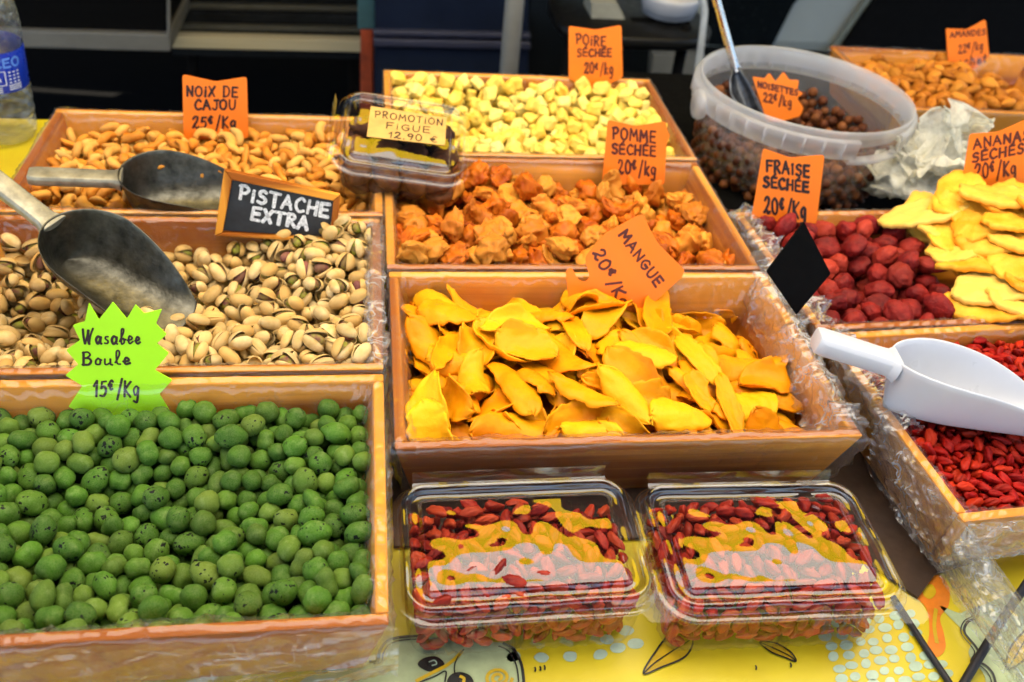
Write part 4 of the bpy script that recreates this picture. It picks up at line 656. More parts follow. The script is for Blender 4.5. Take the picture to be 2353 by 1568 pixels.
    'pear': (171, [178,780,307,18,-8,-39,5,604,842,276,19,-7,32,3,387,738,285,-44,-17,2,5,908,593,226,-23,-43,10,5,351,895,325,-27,-14,-27,6,1203,730,257,21,6,-1,6,847,518,204,19,18,30,5,640,942,307,23,7,-44,3,1313,607,270,20,-1,24,8,1291,775,275,18,-40,-23,3,1164,445,206,-31,-36,0,3,840,737,271,-20,-16,38,8,79,962,303,-2,9,-30,7,785,182,268,-42,-14,18,3,629,697,215,6,49,-1,6,924,892,294,42,12,9,8,567,767,222,-12,43,-21,5,232,656,298,44,-19,-12,4,1016,714,217,-26,-37,-2,4,1066,609,197,48,-14,2,1,1404,827,306,-24,43,0,2,540,957,298,-17,10,-37,8,82,603,308,-1,44,-20,9,694,758,237,9,-42,11,8,825,688,211,-19,-43,-18,4,1170,970,303,-34,-9,-12,8,511,660,209,-34,-27,15,2,1258,865,325,45,21,0,7,1511,866,299,33,-18,10,9,959,468,204,20,43,5,8,1032,775,271,33,10,30,1,386,326,278,-16,1,-20,8,201,907,324,-48,12,-5,7,407,117,285,13,-27,-12,6,1461,775,273,22,-40,10,6,1182,898,282,7,-19,-46,9,281,608,263,20,11,13,1,1401,673,254,9,13,-45,3,772,792,210,19,-4,-45,4,729,918,287,9,-38,24,0,1117,753,212,26,-39,-5,7,1159,830,228,-40,25,12,5,1413,496,285,15,-42,20,4,955,825,284,-2,-15,-32,4,332,846,270,31,36,-15,8,915,246,242,26,33,2,0,1039,386,197,46,-4,-16,6,503,945,224,37,33,-6,5,1169,679,203,-46,17,-7,1,568,113,300,-3,-21,-37,0,820,827,261,5,27,35,6,442,617,198,41,-1,-25,4,425,895,285,34,-8,35,4,270,948,295,9,1,-37,3,772,971,291,-38,-3,-1,2,491,146,269,-2,15,48,3,416,700,226,-13,1,-39,4,146,554,287,33,36,12,8,1046,971,263,10,-34,33,1,524,843,216,24,14,-1,4,899,737,220,-48,-1,9,2,599,299,244,-8,40,-11,7,1084,856,261,38,9,30,8,465,953,300,-10,-40,17,0,715,441,212,7,-17,17,8,1186,348,201,-28,38,-4,8,972,797,215,27,18,35,7,245,834,292,-7,10,44,8,735,589,195,29,11,25,2,1195,394,268,-6,-6,-45,2,879,320,202,-2,-11,46,7,699,669,219,22,26,15,0,772,291,226,41,-6,4,6,1153,620,161,-6,-32,32,3,1262,634,210,6,-9,49,5,1046,239,230,1,-37,33,9,87,803,278,-44,14,18,7,653,97,287,28,-26,-11,4,758,884,224,-13,10,42,8,659,376,235,43,21,12,5,383,588,218,-15,-25,34,2,667,500,214,18,-29,36,4,663,254,247,9,46,4,8,495,557,154,-23,21,0,8,1462,939,305,-16,-29,22,2,405,249,262,-13,-21,43,4,1394,925,295,42,-1,27,9,1243,845,258,39,-22,6,9,568,715,141,23,-17,35,3,530,296,232,38,-31,8,4,782,533,180,-34,-17,26,9,297,795,236,-19,5,-2,8,1337,861,280,-14,-11,-43,6,574,576,160,19,-37,21,9,902,824,239,-38,32,0,9,1074,153,245,-17,-13,36,3,1495,496,293,-20,14,25,2,889,969,263,-1,-28,41,9,91,710,288,42,-22,4,2,956,351,209,27,6,-24,1,685,964,264,-34,-29,12,0,573,370,225,18,10,-31,2,1394,817,231,37,30,-14,1,773,670,173,46,-9,-16,6,174,674,254,26,10,-41,7,1496,170,263,-24,27,7,4,454,317,223,-12,-11,46,8,368,778,211,-19,-8,-29,9,970,962,282,30,14,12,7,1460,558,286,-16,-21,-5,9,1528,816,237,15,-24,28,9,1124,557,153,-20,-43,4,9,1082,703,178,37,-26,-7,7,363,421,254,-19,-43,16,3,1508,615,285,27,5,-18,1,684,838,230,-11,4,-47,2,654,169,254,-9,38,26,5,410,828,255,-41,-20,-19,6,1380,551,247,30,5,-25,8,577,909,238,-3,43,-10,8,1319,694,249,21,-12,43,6,893,480,150,37,24,17,3,543,644,143,6,-16,4,1,1281,933,302,19,-14,-21,6,968,212,204,24,-22,-38,7,149,852,281,5,-33,24,4,1037,465,182,-1,35,30,0,642,577,175,-1,-16,-37,1,849,894,254,-26,24,-35,1,644,655,160,8,-6,-49,1,807,963,214,-1,-44,15,3,970,737,173,8,-47,-6,4,1115,455,158,16,4,40,4,1214,567,182,0,-43,-15,8,962,557,157,13,-42,22,3,331,663,209,40,28,-7,9,949,628,162,38,-19,18,3,332,161,276,3,36,-35,6,1015,688,139,38,-11,12,3,1467,739,213,32,-2,-32,7,516,800,163,-16,-5,-36,1,527,425,181,22,-25,-28,9,1253,721,180,-18,35,-22,6,670,898,171,30,13,38,2,1525,361,252,32,-34,15,4,514,909,166,-40,-13,19,9,233,737,256,19,46,-3,3,482,711,171,13,10,2,5,719,953,188,12,-12,44,5,161,959,268,-47,4,-15,3,1122,963,230,44,-7,21,7,1045,810,206,-22,-42,15,0,1451,416,297,4,-19,22,0,1020,624,124,30,-24,25,4,853,609,167,44,-21,-6,6,438,789,182,9,1,1,1,1135,900,199,-20,-14,8,9,978,876,229,1,42,24,6,357,950,270,23,-42,-15,8,1181,232,213,35,-20,-3,4,645,730,143,21,-26,-16,1,74,965,229,27,28,24,7,196,591,235,-48,-14,-1,8,727,189,202,37,-8,11,5,1336,969,255,2,-45,13,1,439,939,166,-3,14,26,3,1282,916,230,49,3,-4,9,279,899,233,3,-43,-26,5,1380,906,218,41,-25,-8,2,139,771,227,18,23,23,5,1221,961,230,-44,6,18,3,774,451,152,-5,43,-25,5,701,353,179,-14,3,45,8,1241,804,206,-18,21,28,8,875,206,202,-13,16,-12,0,934,151,227,-6,17,45,4,801,747,144,0,-8,-49,1,717,746,159,-36,24,13,7,891,704,152,-12,-11,-41,5,1093,634,98,33,36,7,3,244,646,212,23,-18,-16,7,410,881,213,-11,-42,-24,3,1515,671,246,3,6,-49,2,1449,867,251,-33,29,-20,4,1036,908,206,-15,-23,41,6,1070,547,117,13,18,31,8,861,788,178,8,9,-46,7,969,406,151,12,44,-16,5,603,423,192,9,-19,36,6,403,473,205,-22,-23,10,2,88,489,278,45,14,5,8,99,646,256,1,-46,-16,8,459,439,169,25,-35,16,7,446,851,136,31,36,-14,8,1126,375,155,40,22,-8,2,1206,673,131,42,-17,6,7,1320,757,211,-9,26,-39,9,228,510,251,9,29,-37,9,1517,967,252,25,10,-30,0,1141,730,121,-28,-32,21,5,801,890,79,-30,19,-30,5,650,968,129,34,2,-36,1,995,317,141,-17,23,-41,3,1179,856,162,40,15,23,1,578,217,212,-11,10,-32,8,901,922,201,23,-14,-16,8,705,265,196,31,35,13,1,1095,826,167,25,40,12,0,1189,760,169,-7,22,24,1,1309,848,215,-26,-3,-24,6,1239,448,234,30,30,25,6,164,890,201,-18,4,0,6,210,821,232,-9,-5,-28,7,1096,302,186,-47,9,-5,0,316,102,299,27,-11,10,0,1321,567,188,-4,44,8,1,259,417,234,16,26,19,5,290,495,217,42,-8,24,1,332,447,175,28,-22,34,4,1444,274,273,21,10,27,0,348,286,218,-21,10,-43,5,1342,485,198,-28,10,-10,1,1184,155,245,-14,-29,-34,0,1232,295,254,29,28,27,5,1501,294,214,7,-49,5,6,1519,441,253,-22,-19,-30,5,844,141,232,-6,1,-47,0]),
    'goji': (147, [233,180,295,21,-10,-19,3,113,95,284,8,10,-48,3,108,369,316,1,-16,27,7,117,155,296,-34,6,2,1,169,87,292,44,-12,8,5,64,308,321,40,0,-24,7,280,331,305,43,26,-2,1,373,338,309,-47,16,-2,6,239,134,298,4,48,7,5,174,248,302,40,13,13,7,166,340,302,35,35,8,5,190,161,279,-30,12,-26,1,105,274,300,42,-25,9,6,300,211,299,-30,3,-5,4,327,170,301,4,25,41,7,281,170,291,-21,-40,10,7,203,326,301,19,23,-40,2,224,85,296,-3,29,40,4,352,308,302,-21,-34,24,7,120,318,297,12,-15,-20,2,426,333,303,4,-21,40,7,273,380,307,50,0,-6,6,286,282,304,26,11,29,2,84,220,282,5,30,39,4,321,292,301,-4,1,46,0,206,115,295,0,-33,37,2,96,452,294,32,15,36,5,389,260,295,-10,-45,-10,3,351,249,288,-36,-10,-34,6,324,134,290,-47,13,1,3,127,128,279,25,8,-3,7,97,685,291,28,-21,3,3,215,224,270,-23,-26,36,6,307,248,296,-10,40,-28,3,211,246,294,-19,40,-24,7,126,198,289,37,12,5,4,682,907,281,2,-30,40,3,207,356,286,17,-9,17,1,259,286,287,-17,-9,23,2,437,285,304,23,-6,-19,1,269,115,285,-7,-6,36,5,243,250,271,13,35,-31,6,736,889,256,-23,-43,-11,6,95,417,298,6,-47,15,2,77,489,293,-39,-23,21,6,172,276,282,17,11,46,0,140,469,300,45,-8,-15,5,94,182,273,7,-48,6,4,62,278,296,-14,-29,-29,1,196,57,285,18,-10,5,4,772,801,297,-18,-15,-43,5,160,439,304,-4,2,-47,0,364,385,283,18,21,15,6,117,250,279,11,26,13,2,192,424,305,-32,-6,21,5,679,729,312,-38,17,17,0,189,307,282,-6,-20,-30,2,177,391,286,-25,-20,27,0,217,391,284,-4,-38,22,5,262,68,284,-38,-12,29,0,172,224,272,-16,-8,27,0,264,329,271,-49,2,-8,3,130,228,265,48,12,9,7,149,176,282,-44,7,-23,0,280,412,290,-14,-42,-23,0,89,247,270,21,-10,38,3,764,890,271,-12,17,24,7,690,671,316,25,6,34,0,718,725,318,21,2,14,2,630,760,312,-4,13,42,0,108,153,260,17,-46,9,7,828,858,288,9,-30,-35,3,704,813,288,5,21,-37,6,225,432,284,-15,-5,-33,3,177,127,270,-11,13,21,6,409,309,281,43,19,-11,1,330,399,293,-17,18,-43,4,243,342,297,36,29,-8,7,663,696,312,1,-22,-28,4,61,144,280,-20,-3,36,1,72,371,290,-32,-10,6,7,293,279,274,-10,-17,31,3,222,306,283,-5,-10,-39,2,307,130,266,6,-10,-27,2,656,895,259,46,-15,3,4,687,772,300,-22,-29,33,3,654,650,316,5,49,5,2,722,770,301,-42,27,-2,0,707,866,253,10,48,10,5,73,428,277,17,13,-8,3,459,347,295,-40,17,-24,1,65,515,305,44,-15,13,2,395,385,293,-31,23,8,2,357,209,275,19,23,16,5,146,77,264,27,-41,-2,3,72,338,303,-25,15,7,7,250,215,265,14,-17,15,3,798,852,263,-21,-34,3,5,61,717,278,19,-29,16,4,253,400,268,-39,1,30,1,352,346,267,-27,26,-31,1,83,62,276,-23,0,2,1,134,444,280,35,21,-13,0,119,749,269,5,6,34,6,133,351,281,-1,15,-48,6,153,273,255,35,28,-15,6,380,248,268,-18,-43,4,2,70,747,305,-40,-8,13,7,111,474,275,-47,-1,-3,4,766,854,270,25,-34,25,0,645,781,285,-22,23,-11,1,431,384,283,39,7,31,5,81,736,265,25,-19,7,6,184,93,264,43,24,-7,5,126,508,290,-2,11,-49,4,734,822,275,19,43,-3,7,158,308,270,-19,-43,-13,1,216,168,265,26,25,26,3,631,687,309,12,2,-39,0,694,827,260,25,-18,-34,5,282,226,250,-19,31,33,7,810,886,259,-21,-38,25,0,80,398,272,-49,-2,0,3,404,211,281,-2,27,40,5,342,282,270,13,-4,39,2,620,832,282,42,21,7,5,97,113,244,-27,16,-31,1,432,268,274,30,-11,-11,6,324,369,279,-8,-4,-47,5,804,814,289,-2,28,29,2,280,386,268,38,24,-9,0,622,882,261,16,46,-7,0,152,413,286,-19,2,32,6,254,458,280,6,-42,16,3,129,406,268,23,-12,-21,6,121,389,294,33,16,33,0,141,721,287,-7,43,-24,5,324,375,248,19,3,-22,4,181,457,274,40,-12,5,5,256,171,265,26,2,19,5,300,418,313,13,-41,-14,4,128,118,243,-30,30,-23,1,190,216,251,31,35,-13,0,396,394,254,-12,7,-31,4,67,314,279,-11,-45,10,4,113,310,269,7,18,37,1,156,158,253,-10,-26,-12,5,480,333,242,-44,-23,3,1,183,179,241,-42,24,-10,4,441,283,249,33,24,24,7,569,894,262,18,-13,-41,2,481,384,287,-48,2,3,4,759,734,303,-25,-29,27,4,57,681,276,-9,20,26,6,360,411,256,21,-3,38,0,674,745,288,14,10,-1,0,322,444,269,1,-49,-5,2,293,78,264,-30,33,-21,6,594,866,269,-20,1,42,0,428,235,259,33,16,-17,4,96,536,282,46,13,-5,4,381,188,299,48,11,9,3,57,198,276,7,27,11,3,291,314,247,-10,-1,-45,6,122,289,243,-16,-3,13,5,396,458,249,6,2,-30,1,186,263,241,13,-40,-25,3,227,461,246,-37,-17,12,0,248,440,248,3,10,19,6,854,873,257,-39,23,-12,4,372,164,241,-28,35,-21,5,186,398,254,27,36,-22,1,825,822,270,9,42,0,4,328,174,268,46,18,-10,5,318,339,261,-33,14,21,6,853,833,264,-24,-39,-3,2,217,314,249,-19,36,-28,1,297,60,302,-10,-36,-32,1,213,470,292,-21,-19,-33,0,227,283,264,41,15,10,5,401,443,276,-2,-7,-47,5,414,353,246,43,9,16,4,120,508,256,11,-19,44,4,82,787,255,2,3,50,6,273,193,244,36,-7,13,4,329,252,242,45,19,-3,4,358,307,244,-17,32,-26,4,889,894,256,11,45,18,4,147,204,246,0,-13,-23,3,410,269,242,-1,9,28,2,252,263,244,29,-14,-7,1,94,366,268,-41,-14,16,2,233,117,269,44,21,6,3,371,302,275,20,-9,-34,0,64,102,268,21,-42,-15,2,57,762,271,-34,-8,-36,5,666,832,257,-39,-21,15,7,321,301,255,-39,22,19,7,160,486,249,-14,7,-47,2,451,454,250,-11,47,7,6,119,573,251,49,6,-6,7,226,185,238,-20,-43,14,0,323,458,246,6,-8,21,5,187,332,244,7,-15,-45,3,284,483,247,24,43,4,4,182,365,246,8,-32,38,0,363,456,245,-14,13,-30,7,298,275,239,32,-36,-9,5,461,372,252,-47,5,-16,4,797,776,284,9,-29,-38,1,721,720,290,35,-35,4,3,278,431,262,13,-15,46,5,401,350,284,-50,-2,2,1,750,777,276,-47,-12,10,7,274,138,250,-18,-2,41,1,463,308,276,-35,-27,15,1,90,783,282,13,-3,-30,5,151,763,280,-44,-12,16,6,272,351,257,-46,-6,-17,0,681,695,286,-47,10,-15,4,665,609,315,13,-24,-37,5,168,485,286,-3,43,24,2,590,759,309,2,15,-19,4,418,415,288,-41,-9,2,3,896,873,285,14,24,-41,4,676,149,239,18,-5,-19,3,1514,885,258,-4,39,-30,3,742,72,260,-32,20,24,1,72,278,245,-4,-16,-42,7,787,731,271,20,10,-38,1,719,135,245,12,-45,-5,0,1235,116,242,1,40,-30,1,417,112,245,23,-41,18,1,1132,211,252,-11,15,17,7,1173,763,283,-46,14,-14,6,1440,593,278,-6,6,42,7,822,358,285,43,11,-14,7,617,137,285,17,1,-25,3,1484,725,271,6,-16,-29,1,1049,171,280,-42,-19,-20,3,327,78,267,8,-9,35,4,1507,669,281,16,17,-13,6,674,562,289,-43,7,4,5,1308,359,279,16,-13,14,3,853,146,271,-20,36,-27,1,1204,89,275,45,14,-14,4,1150,233,279,3,36,-34,1,1008,343,275,34,-15,-10,3,775,455,280,46,17,-11,1,1357,306,264,-12,-9,3,5,1118,900,277,-10,-8,-17,5,738,391,276,-16,20,38,1,449,146,267,5,3,25,6,867,331,287,-1,30,-9,7,955,615,277,41,28,1,3,513,92,268,-37,25,-21,4,975,847,286,49,9,0,5,555,224,290,11,-26,6,1,937,265,278,-40,16,-10,0,1274,538,270,-41,26,0,4,1524,487,272,20,-24,39,1,444,199,268,-24,-28,20,5,1074,382,280,-15,-18,15,3,717,447,274,-17,38,-27,7,1301,299,280,41,0,13,6,715,325,286,-9,-49,-3,6,401,140,275,-20,4,-14,2,818,404,279,20,10,22,1,897,412,282,-46,-12,8,6,913,597,285,-43,22,-10,1,1266,793,285,27,-39,-13,0,773,62,297,8,-9,-48,4,1168,885,264,39,28,-7,6,1262,378,287,-27,-36,-19,6,1145,269,288,-25,-3,40,7,729,102,255,-20,10,11,7,1251,317,287,11,39,13,5,1221,279,276,21,-7,45,6,1020,884,271,14,38,7,1,453,77,270,39,27,13,4,1076,834,285,-2,43,-21,0,1106,602,290,-44,-19,-11,0,1371,544,304,-42,-19,16,3,1235,354,282,-11,44,12,1,635,713,293,-41,23,15,3,1171,65,279,15,-33,-2,0,1351,357,273,3,45,17,0,1020,807,285,-36,-33,3,1,817,205,268,42,16,9,3,1522,739,283,4,-3,23,5,845,387,288,34,21,-8,0,734,497,284,-5,-20,39,7,898,339,285,-3,-24,24,4,1028,365,278,-12,19,-9,7,669,69,268,23,-4,43,1,1445,700,280,-34,-14,5,5,1092,214,272,-24,23,-37,1,675,272,278,-24,9,-30,6,1389,414,287,10,-44,10,7,941,878,262,44,-16,16,5,583,139,294,7,37,22,6,1176,438,287,-5,-27,-9,7,1327,748,276,30,36,12,4,1384,698,273,9,25,-13,7,486,68,285,-10,-16,12,5,1172,812,281,-12,-8,19,2,410,166,266,9,26,42,2,813,137,277,38,19,20,3,948,176,264,-30,14,-12,6,707,285,289,-2,25,38,1,1112,766,274,-47,-4,-12,7,1493,807,275,37,-21,21,3,685,603,290,-6,11,30,5,423,79,280,-15,6,-35,0,1294,322,264,19,-23,27,0,1294,887,261,48,-8,11,7,1065,93,291,18,-37,28,4,1291,577,284,49,5,9,5,977,733,263,35,13,29,5,1137,838,274,-28,32,-21,6,1139,700,291,-41,23,-16,3,1115,339,291,-23,-31,12,7,473,233,279,-1,-28,4,1,1173,602,281,9,-3,35,0,873,202,287,16,27,-39,7,781,586,281,17,44,16,4,1461,824,269,-27,-21,-4,1,601,196,280,-26,7,-18,0,702,371,283,-24,-31,7,3,1222,819,286,19,46,5,6,774,550,298,-24,1,44,1,1174,115,275,37,15,23,3,1324,417,279,17,40,-19,6,914,650,288,4,-45,-2,3,933,510,290,11,15,-26,3,911,852,260,36,-9,-1,1,741,221,294,-9,-16,35,1,1488,579,273,-50,-2,-3,0,1380,902,260,10,28,-39,5,1007,168,272,-40,23,11,6,861,255,272,3,23,-38,1,729,358,278,7,25,-10,5,1399,655,279,-18,-11,12,3,1472,472,272,47,-3,-8,3,731,139,271,-14,-37,26,3,1220,605,314,11,-7,-37,4,1447,412,284,18,4,-20,6,673,346,311,-6,-13,43,3,598,106,281,-29,2,-16,5,1195,634,310,-39,-29,5,7,1124,646,313,30,15,0,1,1403,533,291,-14,-31,8,2,844,538,317,-10,30,-19,7,1211,352,301,10,-26,-11,2,956,384,308,-31,32,21,6,890,442,306,23,-24,-25,2,1174,200,288,-32,0,-10,2,1026,75,292,15,18,36,5,806,380,316,-26,-22,0,3,996,597,316,6,17,39,6,1040,546,316,18,-45,-7,3,888,314,308,-15,35,-17,7,1028,149,291,-24,26,2,7,1006,532,302,18,-34,-25,0,1040,385,304,-29,1,19,0,909,131,291,-27,-6,22,4,544,114,274,7,29,40,2,1474,520,278,26,-12,-22,3,1326,811,308,-47,11,-4,7,1117,449,306,-16,-14,-3,2,1091,869,282,8,49,5,3,698,258,304,-36,24,-4,0,1197,871,293,15,-28,-15,1,1407,470,289,-28,39,-14,3,744,309,304,6,-46,-18,6,629,620,323,38,-27,-16,3,773,609,309,-28,12,-39,0,703,65,277,9,28,9,4,1091,515,314,13,15,-16,0,1290,359,301,39,-29,11,5,1252,129,288,7,6,42,7,915,249,283,-12,31,26,0,1006,411,308,19,-2,23,7,1091,363,301,-30,34,22,6,590,231,300,-30,-11,-38,2,1001,703,288,-2,42,17,2,1098,167,288,-7,13,48,6,822,738,298,-9,-10,36,4,1347,710,303,-23,-42,13,6,463,881,292,44,-15,12,1,513,220,288,10,15,-44,6,1435,540,292,41,-22,-14,5,1167,734,287,3,34,33,0,494,308,301,20,18,-32,3,347,73,303,25,-39,19,1,1144,367,288,31,-34,15,5,1210,299,308,-2,-34,-35,5,1039,115,291,-1,32,-21,2,521,854,303,30,33,8,0,1131,285,313,-46,-13,-9,0,659,107,262,-46,-13,14,2,1294,403,308,33,21,6,3,1168,304,299,36,1,31,1,677,399,297,-26,3,23,7,718,113,297,44,-18,-14,6,1489,433,295,2,2,41,6,837,342,311,-23,41,1,0,772,187,293,43,-11,-24,0,1213,684,308,47,11,12,5,1376,346,313,43,23,1,7,989,674,301,8,-29,40,2,867,118,292,21,11,18,5,1155,219,314,14,36,32,4,555,780,303,42,-24,-8,4,847,466,311,15,-9,-14,4,993,777,293,-18,-11,36,4,1355,772,299,11,-25,-35,6,1053,239,302,35,-21,5,1,1322,656,303,16,-1,-35,7,1083,551,317,-40,24,13,0,850,299,295,-21,-8,-25,6,579,177,304,-12,48,-5,3,501,171,290,-7,-7,-33,5,958,615,307,-27,19,-10,5,682,172,293,-5,21,-45,3,783,687,305,2,48,12,3,634,287,297,13,-4,21,0,1074,585,311,-14,-45,-16,7,790,417,296,-13,7,-37,5,935,73,285,-32,-29,24,3,1207,790,291,-41,19,-6,5,489,272,276,-42,-2,23,2,475,137,288,-25,-34,-1,4,1514,520,292,26,-28,-32,2,1262,898,278,11,26,9,2,1244,546,303,-24,-4,8,1,1099,85,264,-28,17,-37,3,1406,585,298,-31,-6,-5,6,1409,699,292,23,18,17,4,543,145,291,-18,-36,27,0,782,515,317,-2,31,38,4,1092,669,293,-9,-2,39,5,1273,271,306,15,-40,-20,0,888,165,300,20,1,14,6,938,553,306,49,-6,-9,4,968,525,304,-9,19,-40,6,887,724,308,-32,-7,-25,3,1052,783,314,-46,19,-4,6,1278,658,300,-44,-23,2,4,552,86,290,3,-49,8,6,1234,854,291,-32,-27,27,1,730,339,314,0,-19,-41,3,716,540,302,13,37,-16,4,948,113,295,29,39,12,3,936,358,311,14,-19,6,3,1416,620,302,12,36,29,7,853,569,299,23,-16,35,7,983,358,302,-23,11,-33,0,538,55,299,-46,-4,-11,6,375,121,281,-20,-18,-21,4,907,394,313,13,-5,21,1,892,764,307,11,40,20,4,1133,548,307,39,30,-6,0,858,416,300,31,-21,24,6,1324,262,298,-9,18,-15,3,616,246,298,26,19,-36,0,1043,647,306,10,9,39,4,990,211,291,-19,-39,-24,2,1318,498,297,28,8,-24,4,1001,447,315,-29,30,21,5,1516,707,304,-23,-8,18,4,985,257,301,29,-25,-32,1,1260,704,311,22,36,20,0,927,439,308,3,4,-18,7,665,224,300,11,-25,-41,5,951,288,298,29,34,-23,7,497,111,292,3,25,-37,7,1432,866,281,5,6,18,6,1331,875,255,-23,40,-16,3,700,203,309,-5,-47,-12,4,706,472,300,4,6,45,5,1190,543,304,31,-37,0,7,1038,288,273,9,6,45,7,796,300,305,34,34,4,1,841,615,302,8,49,4,6,1233,265,301,19,8,-30,7,1028,600,312,25,-29,-4,2,1126,801,296,-18,-45,2,4,1476,583,302,-12,-48,-5,0,1100,712,305,14,14,44,4,962,451,308,8,22,40,6,729,157,305,-22,9,-36,1,995,138,278,-7,-20,-20,0,459,178,295,-39,-28,13,1,536,191,299,49,0,-4,5,623,218,280,-4,23,18,4,1046,827,299,4,-5,39,0,771,267,301,3,-6,-33,0,1217,489,300,-10,25,-31,2,875,803,296,-21,-1,14,0,1029,471,307,-4,7,-32,6,1078,418,306,33,33,-14,1,1163,566,312,-42,-23,14,5,532,255,282,-37,-24,-19,1,907,76,293,6,-9,32,0,1543,561,287,0,-2,-38,6,904,614,314,4,-8,-46,3,1222,129,274,-11,-2,-42,5,1051,338,294,-7,10,-38,6,983,73,303,-43,-21,0,1,1096,905,294,14,-1,-48,3,879,672,316,-26,22,14,4,1116,413,315,-7,6,-18,7,759,141,287,40,26,-11,5,603,667,325,-3,5,-38,4,1006,732,295,2,39,-31,5,1363,612,298,-4,-43,-25,3,835,74,295,16,-13,-34,4,800,97,302,42,12,-14,3,1436,385,301,-8,23,-43,3,965,490,318,-3,-45,-8,1,1226,232,315,-9,12,46,1,1148,427,304,32,-30,-5,0,676,132,299,7,-8,-45,0,1262,175,293,14,41,7,4,929,903,277,15,35,-32,4,1214,446,311,30,35,19,1,1269,774,308,3,-44,-24,2,1133,107,290,-38,-12,-13,2,1175,689,320,-11,19,-40,1,1179,267,299,-38,-23,19,2,1257,600,300,-35,-17,20,7,1333,447,303,0,-12,-31,5,728,666,311,8,-46,2,1,1200,193,263,-25,-15,-13,2,1530,601,279,22,-17,41,0,889,240,300,-35,8,-35,6,491,202,310,10,-7,-40,7,950,691,300,14,-29,-38,2,1451,496,292,-3,4,49,2,1080,634,299,35,-24,6,0,970,158,291,1,-6,35,7,564,304,299,15,8,-22,4,1402,765,295,33,-35,0,1,1090,461,322,21,-6,-44,4,1039,762,293,30,-36,12,6,1206,204,308,-14,18,-1,3,1167,511,302,4,-44,17,5,632,119,309,-38,-20,9,5,910,210,310,15,-43,14,7,1288,202,294,-13,-9,35,4,1341,385,315,-13,-36,20,1,1341,329,286,-3,-13,-48,5,1517,775,291,17,-16,-44,7,1371,751,313,-15,27,-29,3,1352,302,296,12,-41,-27,0,1543,804,279,-34,-36,1,0,974,572,308,0,33,30,6,523,331,310,-3,-14,39,0,736,619,321,36,-33,-10,3,1341,582,314,8,-5,-47,1,872,841,291,0,21,-32,4,902,514,306,-38,27,-16,5,1212,388,303,12,-12,47,4,859,707,312,26,31,-24,1,917,303,295,-13,-10,22,5,1310,536,307,-5,40,27,1,1175,467,301,-27,30,-30,7,1379,856,285,-7,-9,8,4,428,138,297,-12,-6,-36,0,1443,663,292,-4,-8,30,5,979,902,268,-4,43,24,3,1152,161,289,0,-3,40,6,845,170,299,-16,10,-36,2,1082,321,306,-5,13,-19,4,1111,71,301,-36,-13,30,0,769,349,299,-44,11,-22,4,569,815,297,10,8,-6,5,1254,421,310,28,0,-24,4,1168,378,301,14,-11,46,6,948,199,292,20,35,-11,2,897,566,296,24,27,34,2,1305,619,283,3,20,43,2,809,254,298,-32,-14,7,5,804,617,316,-38,20,-15,1,1167,340,304,15,-25,-41,0,1475,893,272,-38,-10,30,7,872,535,313,36,25,16,5,740,413,300,-14,9,47,1,920,794,304,-26,25,-24,7,592,269,284,-1,-29,-24,2,442,100,296,24,-40,17,7,1540,651,279,28,-29,26,2,796,572,313,26,-6,-11,5,1237,95,283,-7,-41,-3,6,1115,239,296,-6,8,35,5,1417,815,290,-13,-28,37,6,1046,508,300,-39,28,-10,7,969,316,305,-8,-32,26,6,874,71,312,-20,-42,16,3,1113,198,296,13,-28,39,0,440,216,303,-17,3,31,1,1275,747,302,5,42,-24,3,789,484,317,0,-15,-47,4,796,163,292,16,-21,-37,3,1066,280,300,17,-4,1,7,929,730,309,-42,-22,-2,3,1071,137,298,-35,27,-14,5,1296,451,301,-14,-33,14,1,1103,124,287,39,29,2,2,1541,696,278,26,-15,-32,5,412,172,297,-39,-12,15,6,825,428,314,24,-19,-23,1,1321,759,308,-34,-29,20,0,852,761,290,-47,11,-11,2,636,182,311,-4,-1,14,3,840,229,293,-2,-3,-50,0,1254,220,297,4,-7,-41,5,948,235,307,-40,-22,17,0,1025,213,299,-29,-39,2,4,831,688,299,1,24,26,2,645,253,293,6,18,-25,2,1426,437,269,-1,23,-24,7,756,90,304,38,28,-1,6,1150,607,309,32,-21,-32,3,1246,673,294,36,33,-12,6,1272,488,306,-9,48,-2,2,1162,835,299,29,26,13,6,527,289,268,-18,38,-7,7,750,461,317,-33,-13,-27,1,696,568,320,-49,-1,-1,7,1007,653,320,7,8,-43,4,789,441,323,-26,22,-15,5,844,640,329,-40,12,-8,1,1346,482,316,-12,4,31,3,962,791,313,13,-47,-8,6,967,424,329,18,-5,-12,3,858,243,313,35,-28,-3,5,1049,438,318,5,17,-36,3,1126,742,298,-40,-11,-13,1,1437,739,307,0,-2,-32,1,1218,167,276,39,-2,18,5,982,194,319,4,-7,44,1]),
